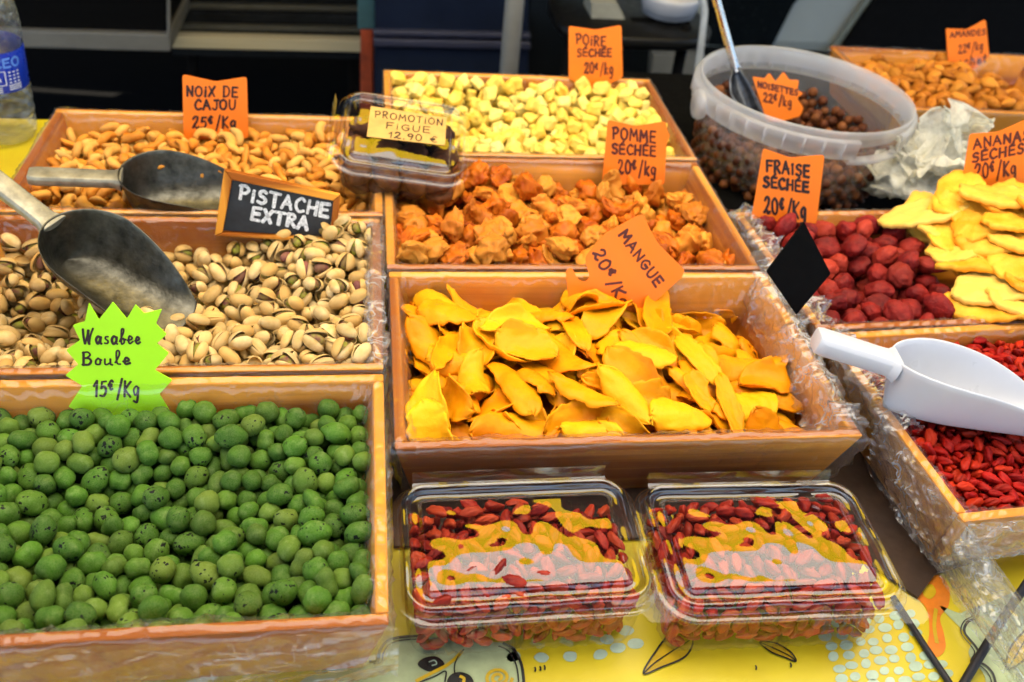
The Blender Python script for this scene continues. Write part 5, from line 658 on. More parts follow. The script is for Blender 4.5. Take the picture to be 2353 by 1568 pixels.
    'strawberry': (64, [641,155,295,-31,22,-12,2,430,119,295,-41,27,2,5,571,367,312,12,3,-7,3,181,220,285,-20,-7,-20,5,177,742,337,-25,22,36,2,466,602,321,39,23,11,2,576,513,314,35,22,1,3,383,664,258,19,-2,-14,2,483,347,243,45,-16,2,7,479,533,250,47,7,14,1,528,443,258,15,-6,44,6,767,613,288,26,37,4,7,355,182,257,11,13,29,1,643,442,330,-27,13,40,0,543,800,269,-13,-40,13,3,111,821,317,37,-23,-7,6,756,428,324,-12,-4,-19,2,639,294,255,-14,-17,-44,4,274,268,261,-29,21,0,3,416,815,257,16,-24,-4,2,350,422,229,-1,-39,-21,5,755,403,233,41,23,-13,5,434,248,233,22,-5,-9,2,131,116,254,-11,24,-38,2,576,722,323,-17,29,-35,1,91,692,277,14,-43,-8,4,387,560,241,-36,-7,32,4,741,717,297,18,-35,23,5,663,663,281,-17,-2,42,4,566,211,232,26,-38,-14,7,649,813,293,-18,-38,27,7,251,372,232,25,28,28,6,221,89,264,-25,-29,-23,4,561,627,265,-44,18,-15,7,753,289,255,-1,15,13,3,290,507,251,-11,48,1,7,128,307,233,-43,9,10,2,261,164,227,-25,-25,-35,3,545,493,167,12,24,-42,7,324,789,282,-36,-30,18,2,564,92,246,-8,33,-30,1,186,628,309,-27,40,3,7,340,83,236,24,26,-33,4,672,390,149,23,-28,-31,4,661,567,265,-6,38,26,4,436,397,149,47,-16,-4,3,766,509,230,41,20,-14,3,95,199,215,5,15,14,0,654,464,227,-4,-9,3,5,263,706,296,34,2,-13,1,188,808,189,-28,-8,40,3,499,591,174,-8,-44,-10,3,529,711,190,2,29,-12,5,97,626,213,-11,25,37,4,490,818,187,10,-45,5,6,630,739,202,-29,24,21,2,391,289,145,-47,0,-7,3,613,638,168,-47,0,7,4,92,820,205,-16,19,26,4,272,622,247,6,38,31,3,762,814,284,9,-41,10,3,604,298,158,23,-8,36,7,710,263,147,0,-31,-35,3,554,396,162,-26,-25,-31,3,739,488,140,-6,0,41,1,613,824,182,3,-42,-26,4,412,507,164,-19,6,43,3,760,360,146,15,-41,-6,6,211,261,149,-26,1,-28,2,227,820,295,23,-13,23,6,413,637,164,13,-1,38,1,760,139,259,30,20,12,2,395,185,157,31,-24,12,0,693,201,231,-31,35,-2,6,293,798,186,43,-14,-16,5,197,701,166,45,-1,16,6,197,454,191,-26,36,13,0,125,420,250,30,33,15,3,156,530,258,7,-46,18,2]),
    'almond': (104, [706,133,333,18,27,35,0,826,366,357,-40,25,-8,2,495,84,330,12,22,43,3,680,428,357,10,-6,-27,2,115,266,320,-8,-7,-49,4,373,536,315,9,28,39,2,104,368,339,7,-4,-41,1,783,75,351,2,-16,-46,4,513,252,350,-23,1,41,2,661,294,334,-7,23,44,1,303,100,296,-19,36,-11,1,322,619,277,-31,30,-4,3,569,698,297,16,19,-39,0,313,323,323,8,-12,-41,2,470,310,329,-6,21,-43,1,865,75,311,20,23,-38,1,277,393,299,36,-31,-14,2,646,556,325,39,-30,-4,3,608,71,298,10,22,-40,2,363,946,260,43,2,-6,4,384,606,318,-22,42,12,2,215,86,300,8,-21,19,2,365,185,316,-16,2,46,0,481,447,333,48,14,-3,2,509,143,341,5,3,-18,1,880,165,333,-12,26,9,1,161,130,302,-22,24,-28,3,448,128,296,16,20,-2,2,75,583,303,-7,12,40,1,841,244,338,10,-9,41,4,214,251,298,-11,47,-8,2,164,359,320,-20,42,-9,1,713,790,311,-5,9,45,3,896,800,300,-2,1,-27,2,292,498,305,14,48,-6,0,357,90,319,-21,18,-40,1,814,163,334,39,-22,-6,1,688,213,293,-8,32,3,4,516,522,327,-11,48,-1,1,124,121,270,-10,25,-13,3,798,917,284,35,-17,-25,1,455,668,323,17,44,-12,3,544,406,332,-6,-1,-46,2,404,314,293,-27,7,20,2,283,204,303,-3,15,21,1,445,364,310,-5,25,-43,1,128,664,289,17,-2,-46,2,93,466,291,18,42,-18,0,103,317,279,8,11,-9,4,623,346,340,-48,-5,7,2,929,451,339,-21,11,8,3,907,399,334,-7,-44,23,4,665,733,303,-3,6,32,2,560,219,332,36,33,10,3,351,837,249,5,6,-26,1,118,213,268,18,-1,44,1,350,257,298,47,8,-8,2,410,477,288,-8,-44,21,3,777,776,278,-16,-3,47,3,736,724,280,12,37,29,4,883,657,285,7,6,-40,4,815,428,312,-28,-41,-8,1,818,344,284,-27,10,19,0,202,603,265,-27,30,0,0,711,520,338,26,26,-10,4,446,542,287,-25,33,-5,1,598,616,296,6,9,-21,2,492,719,295,-12,38,-4,0,94,744,270,-3,8,-28,4,98,525,282,16,-40,25,2,818,282,308,-34,-23,4,0,804,538,311,31,-30,-21,3,481,850,256,18,45,12,4,300,919,233,-16,4,-1,4,202,737,284,-1,50,-7,3,787,103,285,3,14,-27,4,297,732,250,13,43,12,1,924,268,333,-1,-24,44,1,447,793,266,37,-13,8,2,944,560,325,4,-13,-37,4,264,801,265,6,-4,-11,2,601,795,302,3,-3,34,3,185,532,290,17,-38,-26,2,479,73,276,12,-41,16,2,202,191,250,8,35,-26,1,418,200,300,13,-25,-9,0,383,655,284,42,-24,-12,4,734,379,318,-7,11,-39,3,740,606,313,-43,-24,5,4,243,383,263,-48,-4,11,0,649,147,298,31,-29,24,3,147,591,250,-20,29,11,3,479,204,311,15,-5,44,1,867,134,285,-13,-13,-46,3,627,413,309,-34,-36,-8,0,598,203,275,-3,-34,-37,2,275,566,256,-14,24,38,3,870,504,315,9,-49,1,3,135,799,219,11,29,-25,2,746,928,251,-7,15,24,2,422,386,262,29,2,34,1,110,412,268,7,22,43,4,624,256,293,-35,2,4,1,883,941,254,-13,-5,6,0,530,559,275,19,-16,-32,3,486,906,216,-29,20,-20,3,716,73,267,-44,-3,-13,2,931,196,307,21,13,-37,2,369,409,263,27,-5,-37,1,706,362,276,13,-44,2,4,856,576,271,-6,-21,44,3,430,914,208,-31,14,-29,2,739,300,296,-16,2,28,1,287,444,257,-2,18,-46,0,902,362,285,1,16,5,3,686,137,251,0,44,-22,0,251,310,252,19,45,-1,3,69,120,230,-34,5,36,4,174,342,254,-3,23,34,0,326,358,261,31,38,-4,1,666,633,284,-42,26,-9,1,338,503,238,18,-3,-39,2,480,621,198,-9,1,48,0,815,395,237,3,19,-9,3,181,262,249,11,-8,45,0,496,637,267,-40,-5,24,3,877,764,264,2,14,24,0,784,642,272,-4,45,20,2,254,121,267,36,-32,-13,2,466,248,267,-33,22,19,4,623,516,285,46,-15,13,2,717,464,307,-46,-16,4,1,570,451,276,-3,12,-20,3,549,767,257,-37,-16,24,1,966,301,301,21,37,26,3,231,923,196,-19,-44,8,0,954,108,324,20,28,19,2]),
    'hazelnut': (266, [94,-517,117,40,9,15,1,98,-443,194,8,21,-11,1,207,-491,175,-31,9,-26,1,-386,-362,191,-7,-1,44,0,-409,-322,41,-10,-15,42,1,190,-487,109,-24,-26,2,2,-440,-290,97,-5,-4,-21,0,356,-195,151,-16,5,31,0,-497,-166,59,-28,-31,-24,1,88,-530,183,-11,-40,25,3,-514,-174,244,-3,-9,-29,3,540,-7,220,12,-31,-37,1,-463,-252,153,-21,-29,34,1,78,-516,49,18,-27,-37,1,154,97,125,-44,17,3,0,-469,-222,26,17,8,-14,1,-431,-319,160,5,19,-37,2,293,-432,250,26,14,-40,2,94,148,94,-12,-33,-34,1,455,98,183,-17,33,-20,0,214,-307,171,-29,-15,34,0,-337,-391,-17,6,-8,-49,3,211,211,141,-50,-2,-6,1,-402,-343,107,-28,37,7,2,153,-4,115,-18,25,-37,1,-470,-268,219,-11,-18,-45,2,143,-497,199,34,-32,-13,2,-375,134,192,-31,-7,18,0,31,-528,99,-45,-17,-1,2,322,51,155,-1,46,19,0,4,-534,158,14,-36,18,2,-363,-388,134,-37,-5,-16,2,353,401,240,-17,26,5,1,-409,-267,193,17,31,30,3,273,-464,193,-14,-3,-48,3,-546,18,269,-15,8,39,2,209,-475,1,-18,7,46,2,-442,-269,-12,-39,-12,23,3,367,239,180,-13,-33,30,1,-214,124,97,-17,-2,41,0,-538,107,291,36,-32,-13,2,-361,357,247,1,25,-39,1,236,-469,63,-25,15,-21,1,-268,219,160,14,-5,-32,0,295,448,272,40,5,-30,0,270,-399,199,-28,24,1,3,414,-356,260,-21,33,14,2,-290,-114,143,48,-8,11,0,-501,-119,-11,29,22,27,1,142,-508,71,-16,8,-47,2,-493,-193,132,-5,24,22,2,466,35,164,-10,18,12,2,419,194,166,-29,40,-3,1,-513,-149,180,38,18,20,1,-69,219,116,-5,37,-33,1,503,191,219,-43,18,-14,2,-321,130,151,46,20,3,3,189,-157,131,7,21,-29,2,430,-191,174,44,19,8,1,139,-500,6,12,35,33,2,303,-25,135,38,-20,13,3,-495,-212,195,-36,27,-7,3,302,210,169,-19,-7,8,3,315,149,146,-26,-34,-22,3,518,134,188,45,9,-18,0,530,48,178,2,-2,50,0,160,271,150,-1,-26,-29,2,238,332,164,-26,39,8,3,117,48,86,-7,28,33,2,39,214,93,36,-20,9,2,246,228,199,19,4,-16,3,307,440,205,-40,9,7,0,418,260,222,0,26,22,2,472,240,191,-13,16,-28,2,-523,-68,112,-42,14,-20,0,533,-74,191,11,-26,-27,3,-184,170,135,24,28,-24,2,366,-19,153,-27,15,-25,3,264,36,119,-17,12,43,1,53,-482,158,-37,12,-31,3,-479,-182,-31,-16,-29,1,1,-128,188,112,3,11,21,2,-347,-337,18,-17,-15,43,2,78,254,127,17,-12,13,3,-321,433,256,-10,-32,2,0,-520,-39,234,-7,42,21,1,-265,399,189,37,5,-30,2,-302,300,177,-9,11,-26,1,245,-51,121,-13,-27,-18,2,372,-131,169,-26,29,6,3,-208,232,129,-3,41,17,3,253,-458,129,-22,17,-40,0,-531,-6,144,-22,-21,-39,0,-6,11,98,-7,29,9,0,-530,-111,235,-33,8,-27,3,342,-83,132,18,-19,-12,1,-508,-132,115,13,-39,-7,3,159,230,101,10,10,-8,2,-515,-100,53,-38,29,2,2,424,330,207,43,-17,-20,0,-539,19,205,-29,29,-6,3,174,-70,109,14,-43,9,0,-104,310,129,9,48,9,2,288,-150,130,-44,1,-24,1,-529,-77,179,32,-22,-9,3,377,383,181,-44,-17,-13,2,-418,264,186,38,21,-10,0,-101,-31,95,16,7,33,0,-44,140,78,-21,5,44,2,-42,-68,96,30,-6,-37,1,-375,-289,-18,17,-1,-43,0,-338,-347,85,3,-44,-8,1,-447,-220,93,30,-33,-23,0,340,-395,46,36,14,30,0,34,-419,171,-10,35,-4,0,-266,474,270,-13,37,-27,2,-402,-108,178,24,12,40,3,-510,-49,5,25,-3,-43,1,-326,-409,45,11,-16,27,3,377,-371,96,22,-9,-27,3,244,419,206,21,4,-41,3,-523,-11,71,12,9,47,1,-428,330,240,40,-17,19,0,263,142,108,11,35,-32,2,416,131,139,-2,-24,-9,3,-171,68,107,-42,0,7,2,252,481,231,-35,28,19,2,474,-100,167,35,-1,-26,3,-17,244,81,-20,-40,-4,3,223,85,98,17,-15,-28,0,280,206,107,-26,10,-40,3,138,293,86,13,3,47,1,320,-427,164,19,41,-22,0,414,-333,143,45,-12,-13,1,446,-293,191,-4,-21,-1,1,-229,-106,110,6,-42,13,0,-350,251,176,-42,-9,15,2,513,-171,202,-24,-21,39,3,50,293,80,-26,-29,5,0,-60,200,49,-27,-23,26,0,-313,434,156,18,-38,19,2,293,302,190,-38,3,15,0,-528,76,166,-2,43,8,1,-53,56,86,-35,16,-16,3,105,-64,88,-25,-42,-6,2,340,-390,220,1,-38,28,1,77,63,40,30,1,-38,3,-173,296,133,7,27,16,0,-282,459,208,12,-4,31,2,-223,8,111,5,-22,34,3,287,-436,35,-35,-18,17,2,-394,197,164,-5,14,-40,3,283,378,173,-48,-2,-14,3,-521,41,28,-22,44,11,2,-414,-255,45,33,22,-30,3,-44,282,125,28,-33,-23,3,392,46,139,-28,1,8,0,-414,-44,152,-33,11,-20,1,-371,-271,94,13,-29,-34,0,-526,51,104,17,40,17,3,257,263,141,-24,-17,-30,1,103,236,68,25,38,21,3,170,-437,191,28,27,31,2,531,-17,154,-12,-39,-12,0,298,-419,97,-30,15,36,0,-287,98,103,12,-43,8,0,393,237,115,-9,31,38,1,208,303,111,32,-7,-36,0,286,-90,86,-6,-37,13,1,278,-434,-30,29,-27,-30,2,-516,100,62,-18,-15,43,3,113,135,29,-6,-33,19,0,71,186,44,-42,-16,-21,3,155,186,50,23,7,9,1,436,284,161,-14,-20,42,3,-352,-72,142,27,23,20,2,-537,77,233,29,28,-30,3,-262,-257,149,-24,39,19,0,-230,395,136,17,5,45,3,-280,167,113,-2,-32,-36,0,-406,-213,-8,42,-25,-7,1,387,-349,33,-21,42,-16,3,-179,358,158,37,-33,2,3,362,-373,159,-32,-9,-10,2,467,-19,130,-1,-20,8,3,-111,58,53,49,5,2,3,-300,-341,150,-46,3,20,0,385,-336,207,10,26,-39,2,-221,475,223,1,-43,23,3,-340,42,128,35,-29,-18,3,-513,129,124,-11,-12,-21,0,-394,346,186,15,35,-32,2,419,-66,145,15,-13,-36,1,-501,204,258,16,-10,-44,1,102,-8,47,6,-26,15,1,-361,-238,153,-27,-27,-29,3,151,-322,129,47,15,-5,1,237,-151,83,19,43,-17,1,-277,-35,113,-5,-29,-38,1,-521,142,233,-40,26,12,0,271,-286,131,-15,32,-35,0,-315,-400,182,-20,-10,-44,0,188,-422,132,2,-35,33,2,20,-494,22,36,4,-20,3,91,328,118,22,6,16,2,-464,271,237,8,13,-20,0,-213,-170,137,-10,-33,-12,1,156,335,141,29,-33,-4,2,-496,194,133,-27,-30,-17,2,-334,195,145,-32,26,23,3,-303,-288,102,27,8,16,0,430,-139,130,5,36,-13,1,-495,161,20,8,-20,44,0,29,247,34,28,4,36,0,280,453,144,-18,4,-13,3,298,-219,121,13,39,17,0,198,-208,91,21,-27,9,3,-355,-304,169,-48,2,11,0,-252,305,134,-11,36,31,3,29,322,140,-3,-23,-11,1,180,159,111,-6,-28,16,3,-68,538,221,7,-36,0,2,341,-384,-28,-33,-29,-17,0,-164,416,124,15,30,29,0,373,171,113,10,4,-20,3,34,384,91,-9,-8,36,0,-352,409,202,-28,-8,41,2,-194,433,182,12,8,22,2,507,148,90,-22,-14,41,2,409,341,141,-24,-23,0,3,333,22,96,26,16,37,3,471,244,122,0,16,17,1,483,-234,196,7,-4,-7,1,281,263,72,4,34,10,1,497,184,145,-30,37,6,0,-132,251,104,5,7,49,2,-472,148,179,-16,2,44,0,190,-268,121,-16,-15,27,3,369,302,106,0,4,48,2,356,-144,106,7,24,1,2,-159,299,57,-14,25,41,0,-299,-398,108,11,46,12,1,337,221,74,2,20,-22,1,-415,-207,170,-18,-2,46,3,179,41,63,-18,-37,27,1,322,269,141,16,11,-32,2,357,-294,161,12,17,-40,2,-10,536,182,15,-2,-46,0,-461,62,184,-16,12,45,0,240,-380,142,7,-24,31,0,520,95,128,-25,-13,41,1,456,104,92,12,18,27,3,-217,278,86,18,37,0,3,-41,279,26,39,-19,16,2,74,-452,13,17,-27,34,1,-322,-328,-44,8,24,-36,1,179,-432,70,-37,4,32,2,-330,-277,40,6,-46,7,3,332,340,149,-27,40,-10,3,140,73,21,-23,2,37,3,-440,-127,80,45,-5,-20,2,421,-314,76,11,-33,-17,2,9,65,57,-40,-26,-11,2,-359,318,138,37,12,-30,1,5,173,44,-33,16,25,0,-175,15,65,-2,26,-37,0,-108,252,41,-23,39,-18,1,-484,204,71,8,28,33,2,-445,-60,-25,41,-6,-20,0,266,391,113,35,-23,19,2,-359,102,103,-24,-15,35,1,130,-459,137,-9,20,-32,0,524,-81,125,-37,5,-12,0,-73,438,196,46,5,-11,0,42,-457,75,-7,25,-38,1,221,194,71,28,-16,38,0,290,84,80,-9,21,-37,2,112,-444,71,2,-26,-42,0,357,103,118,-25,33,15,0,-406,71,145,37,6,-32,2,-301,361,146,18,10,16,2,101,-501,-50,-1,-19,-38,1,390,-332,-32,-20,-11,13,1,-510,98,-3,-39,-8,-1,2,2,437,58,22,1,-13,2,427,-295,13,-33,37,8,1,-438,-155,139,-14,-14,-46,3,81,-328,139,46,13,15,0,-185,197,77,-29,-1,6,2,-16,466,168,18,-36,-29,0,-432,197,112,0,32,18,3,342,-315,101,-9,-15,-17,2,406,-14,100,-8,-43,12,1,-328,206,81,3,25,37,3,32,-512,-41,-20,-6,-26,0,94,437,35,30,10,24,2,-279,-330,13,-42,3,-19,0,247,-63,33,-12,27,-41,1,343,-40,80,-9,43,2,3,-465,255,135,0,-34,-36,0,226,-414,4,-34,-11,34,2,322,148,80,9,-12,25,2,-111,118,25,-32,29,20,2,211,262,57,2,-28,-3,1,-152,506,119,31,20,0,1,434,298,95,-14,11,-10,1,-240,-167,73,-38,8,-24,0,134,-385,155,45,-4,5,0,366,-256,106,11,43,15,3,4,-38,49,-40,-30,1,1,-241,478,160,22,15,-11,2,-185,503,179,21,-33,-28,2,175,116,56,-10,38,-27,1,-445,106,-14,-14,2,38,3,-445,-80,38,31,-16,-30,2,175,427,70,-2,27,-40,2,-290,-207,45,-1,12,-31,3,-412,-179,54,39,-25,3,2,-21,-525,61,-3,38,-27,2,149,-378,89,5,-13,48,3,279,373,48,41,19,18,1,-76,363,96,-14,-7,37,2,317,420,80,26,-5,-13,3,133,388,106,50,-5,-3,0,-54,-535,188,24,-40,13,2,-351,286,76,-12,14,-11,1,327,322,56,-23,43,5,0,499,-157,140,-12,-23,-2,3,-364,388,139,-44,23,1,0,216,354,68,-9,-25,-34,2,410,-158,65,32,-17,-18,1,416,52,73,-25,39,7,0,481,-220,127,-40,-25,16,1,183,437,213,-2,18,31,2,-22,364,128,32,21,-19,2,217,-328,107,-17,41,-18,2,-383,-187,113,7,43,-1,1,124,-262,110,-24,-12,-8,3,77,-400,116,-10,39,17,1,530,33,108,-3,14,-35,2,-35,-151,91,-17,-25,-1,3,280,-16,74,-18,-4,36,0,282,-351,96,-9,8,-49,1,-312,-217,110,-1,1,50,1,353,-201,75,-11,-36,12,3,285,188,40,11,-40,-1,1,226,-388,75,-6,-13,24,2,-506,12,-29,35,19,30,0,-501,-47,-67,-27,-23,23,0,-458,239,-43,23,-35,3,2,-446,-126,-55,44,-20,8,1,109,-422,-38,6,-40,30,0,243,130,46,-25,4,-1,0,-62,412,47,21,-13,14,1,220,474,29,-30,-26,5,3,199,392,125,37,24,-20,1,-341,-220,-21,-21,3,-22,3,93,291,28,-27,31,-1,3,259,455,80,19,-28,33,0,-144,360,92,21,10,30,0,428,298,23,12,0,5,3,-264,232,86,32,21,2,0,-462,-18,40,-3,46,-12,3,285,-376,8,-28,17,-33,2,-381,-101,53,-24,-9,-40,1,391,190,46,11,-7,41,0,350,384,34,43,4,5,1,322,-326,39,6,-21,0,1,450,-253,63,-37,-7,9,1,395,-93,89,2,33,-37,3,516,-26,80,9,-29,-6,1,-325,-152,98,-32,-21,1,3,-25,323,74,33,3,-35,0,-470,-46,189,-33,1,33,3,-131,176,48,7,34,9,3,-292,31,82,5,20,11,1,-461,87,108,31,19,24,2,-2,-478,124,-36,27,-18,3,441,178,97,2,17,-21,0,-92,419,130,-8,-25,21,1,148,-435,12,11,-25,-5,2,365,380,102,-17,-18,41,0,-394,255,122,-17,-40,5,1,-286,306,80,16,-9,6,3,333,416,148,-36,-29,10,3,-417,136,137,8,-26,-41,1,-143,122,81,-31,-38,-2,3,280,322,109,1,25,-39,0,45,120,52,-15,-14,42,3,-312,257,125,-20,-38,18,3,-49,92,29,32,37,-6,1,-240,-457,-43,1,-49,6,3,-288,-432,-4,-29,-6,-6,2,-217,-475,63,11,19,-36,0,-36,-516,-4,-45,2,-5,2,-118,-498,-14,24,22,-36,1,-191,-478,-2,17,41,-23,0,-277,-446,69,-18,18,-18,3,-84,-517,43,-2,24,-42,2,-150,-497,50,38,20,-12,0,-104,-131,76,25,24,20,0,-81,-452,38,-27,-41,5,3,-103,-479,97,-36,14,28,1,-202,-413,20,35,21,29,0,-231,-480,129,-2,42,-6,3,-139,521,222,15,-17,29,2,-221,-410,83,-37,-8,31,2,-52,-527,121,5,-37,-15,1,-164,-501,119,-29,31,13,0,-109,-511,159,-9,42,23,0,-286,-452,148,-45,21,-2,3,-222,-311,160,-4,19,-46,3,-44,-469,179,19,-8,-39,1,-93,-204,102,-7,-37,-29,0,185,506,213,-44,-10,-19,3,155,-130,80,20,41,21,3,-163,-516,203,-34,-7,36,2,190,372,190,25,-22,27,1,-20,-214,116,3,-13,48,3,-20,-376,161,-5,28,-41,3,-142,445,228,-4,40,-15,1,25,-286,141,3,-46,-18,3,-226,-416,151,-26,9,-4,1,-157,-320,148,31,-35,-9,3,63,-233,122,-6,-13,43,0,-86,-384,167,15,-7,14,0,-246,-478,197,40,9,-29,1]),
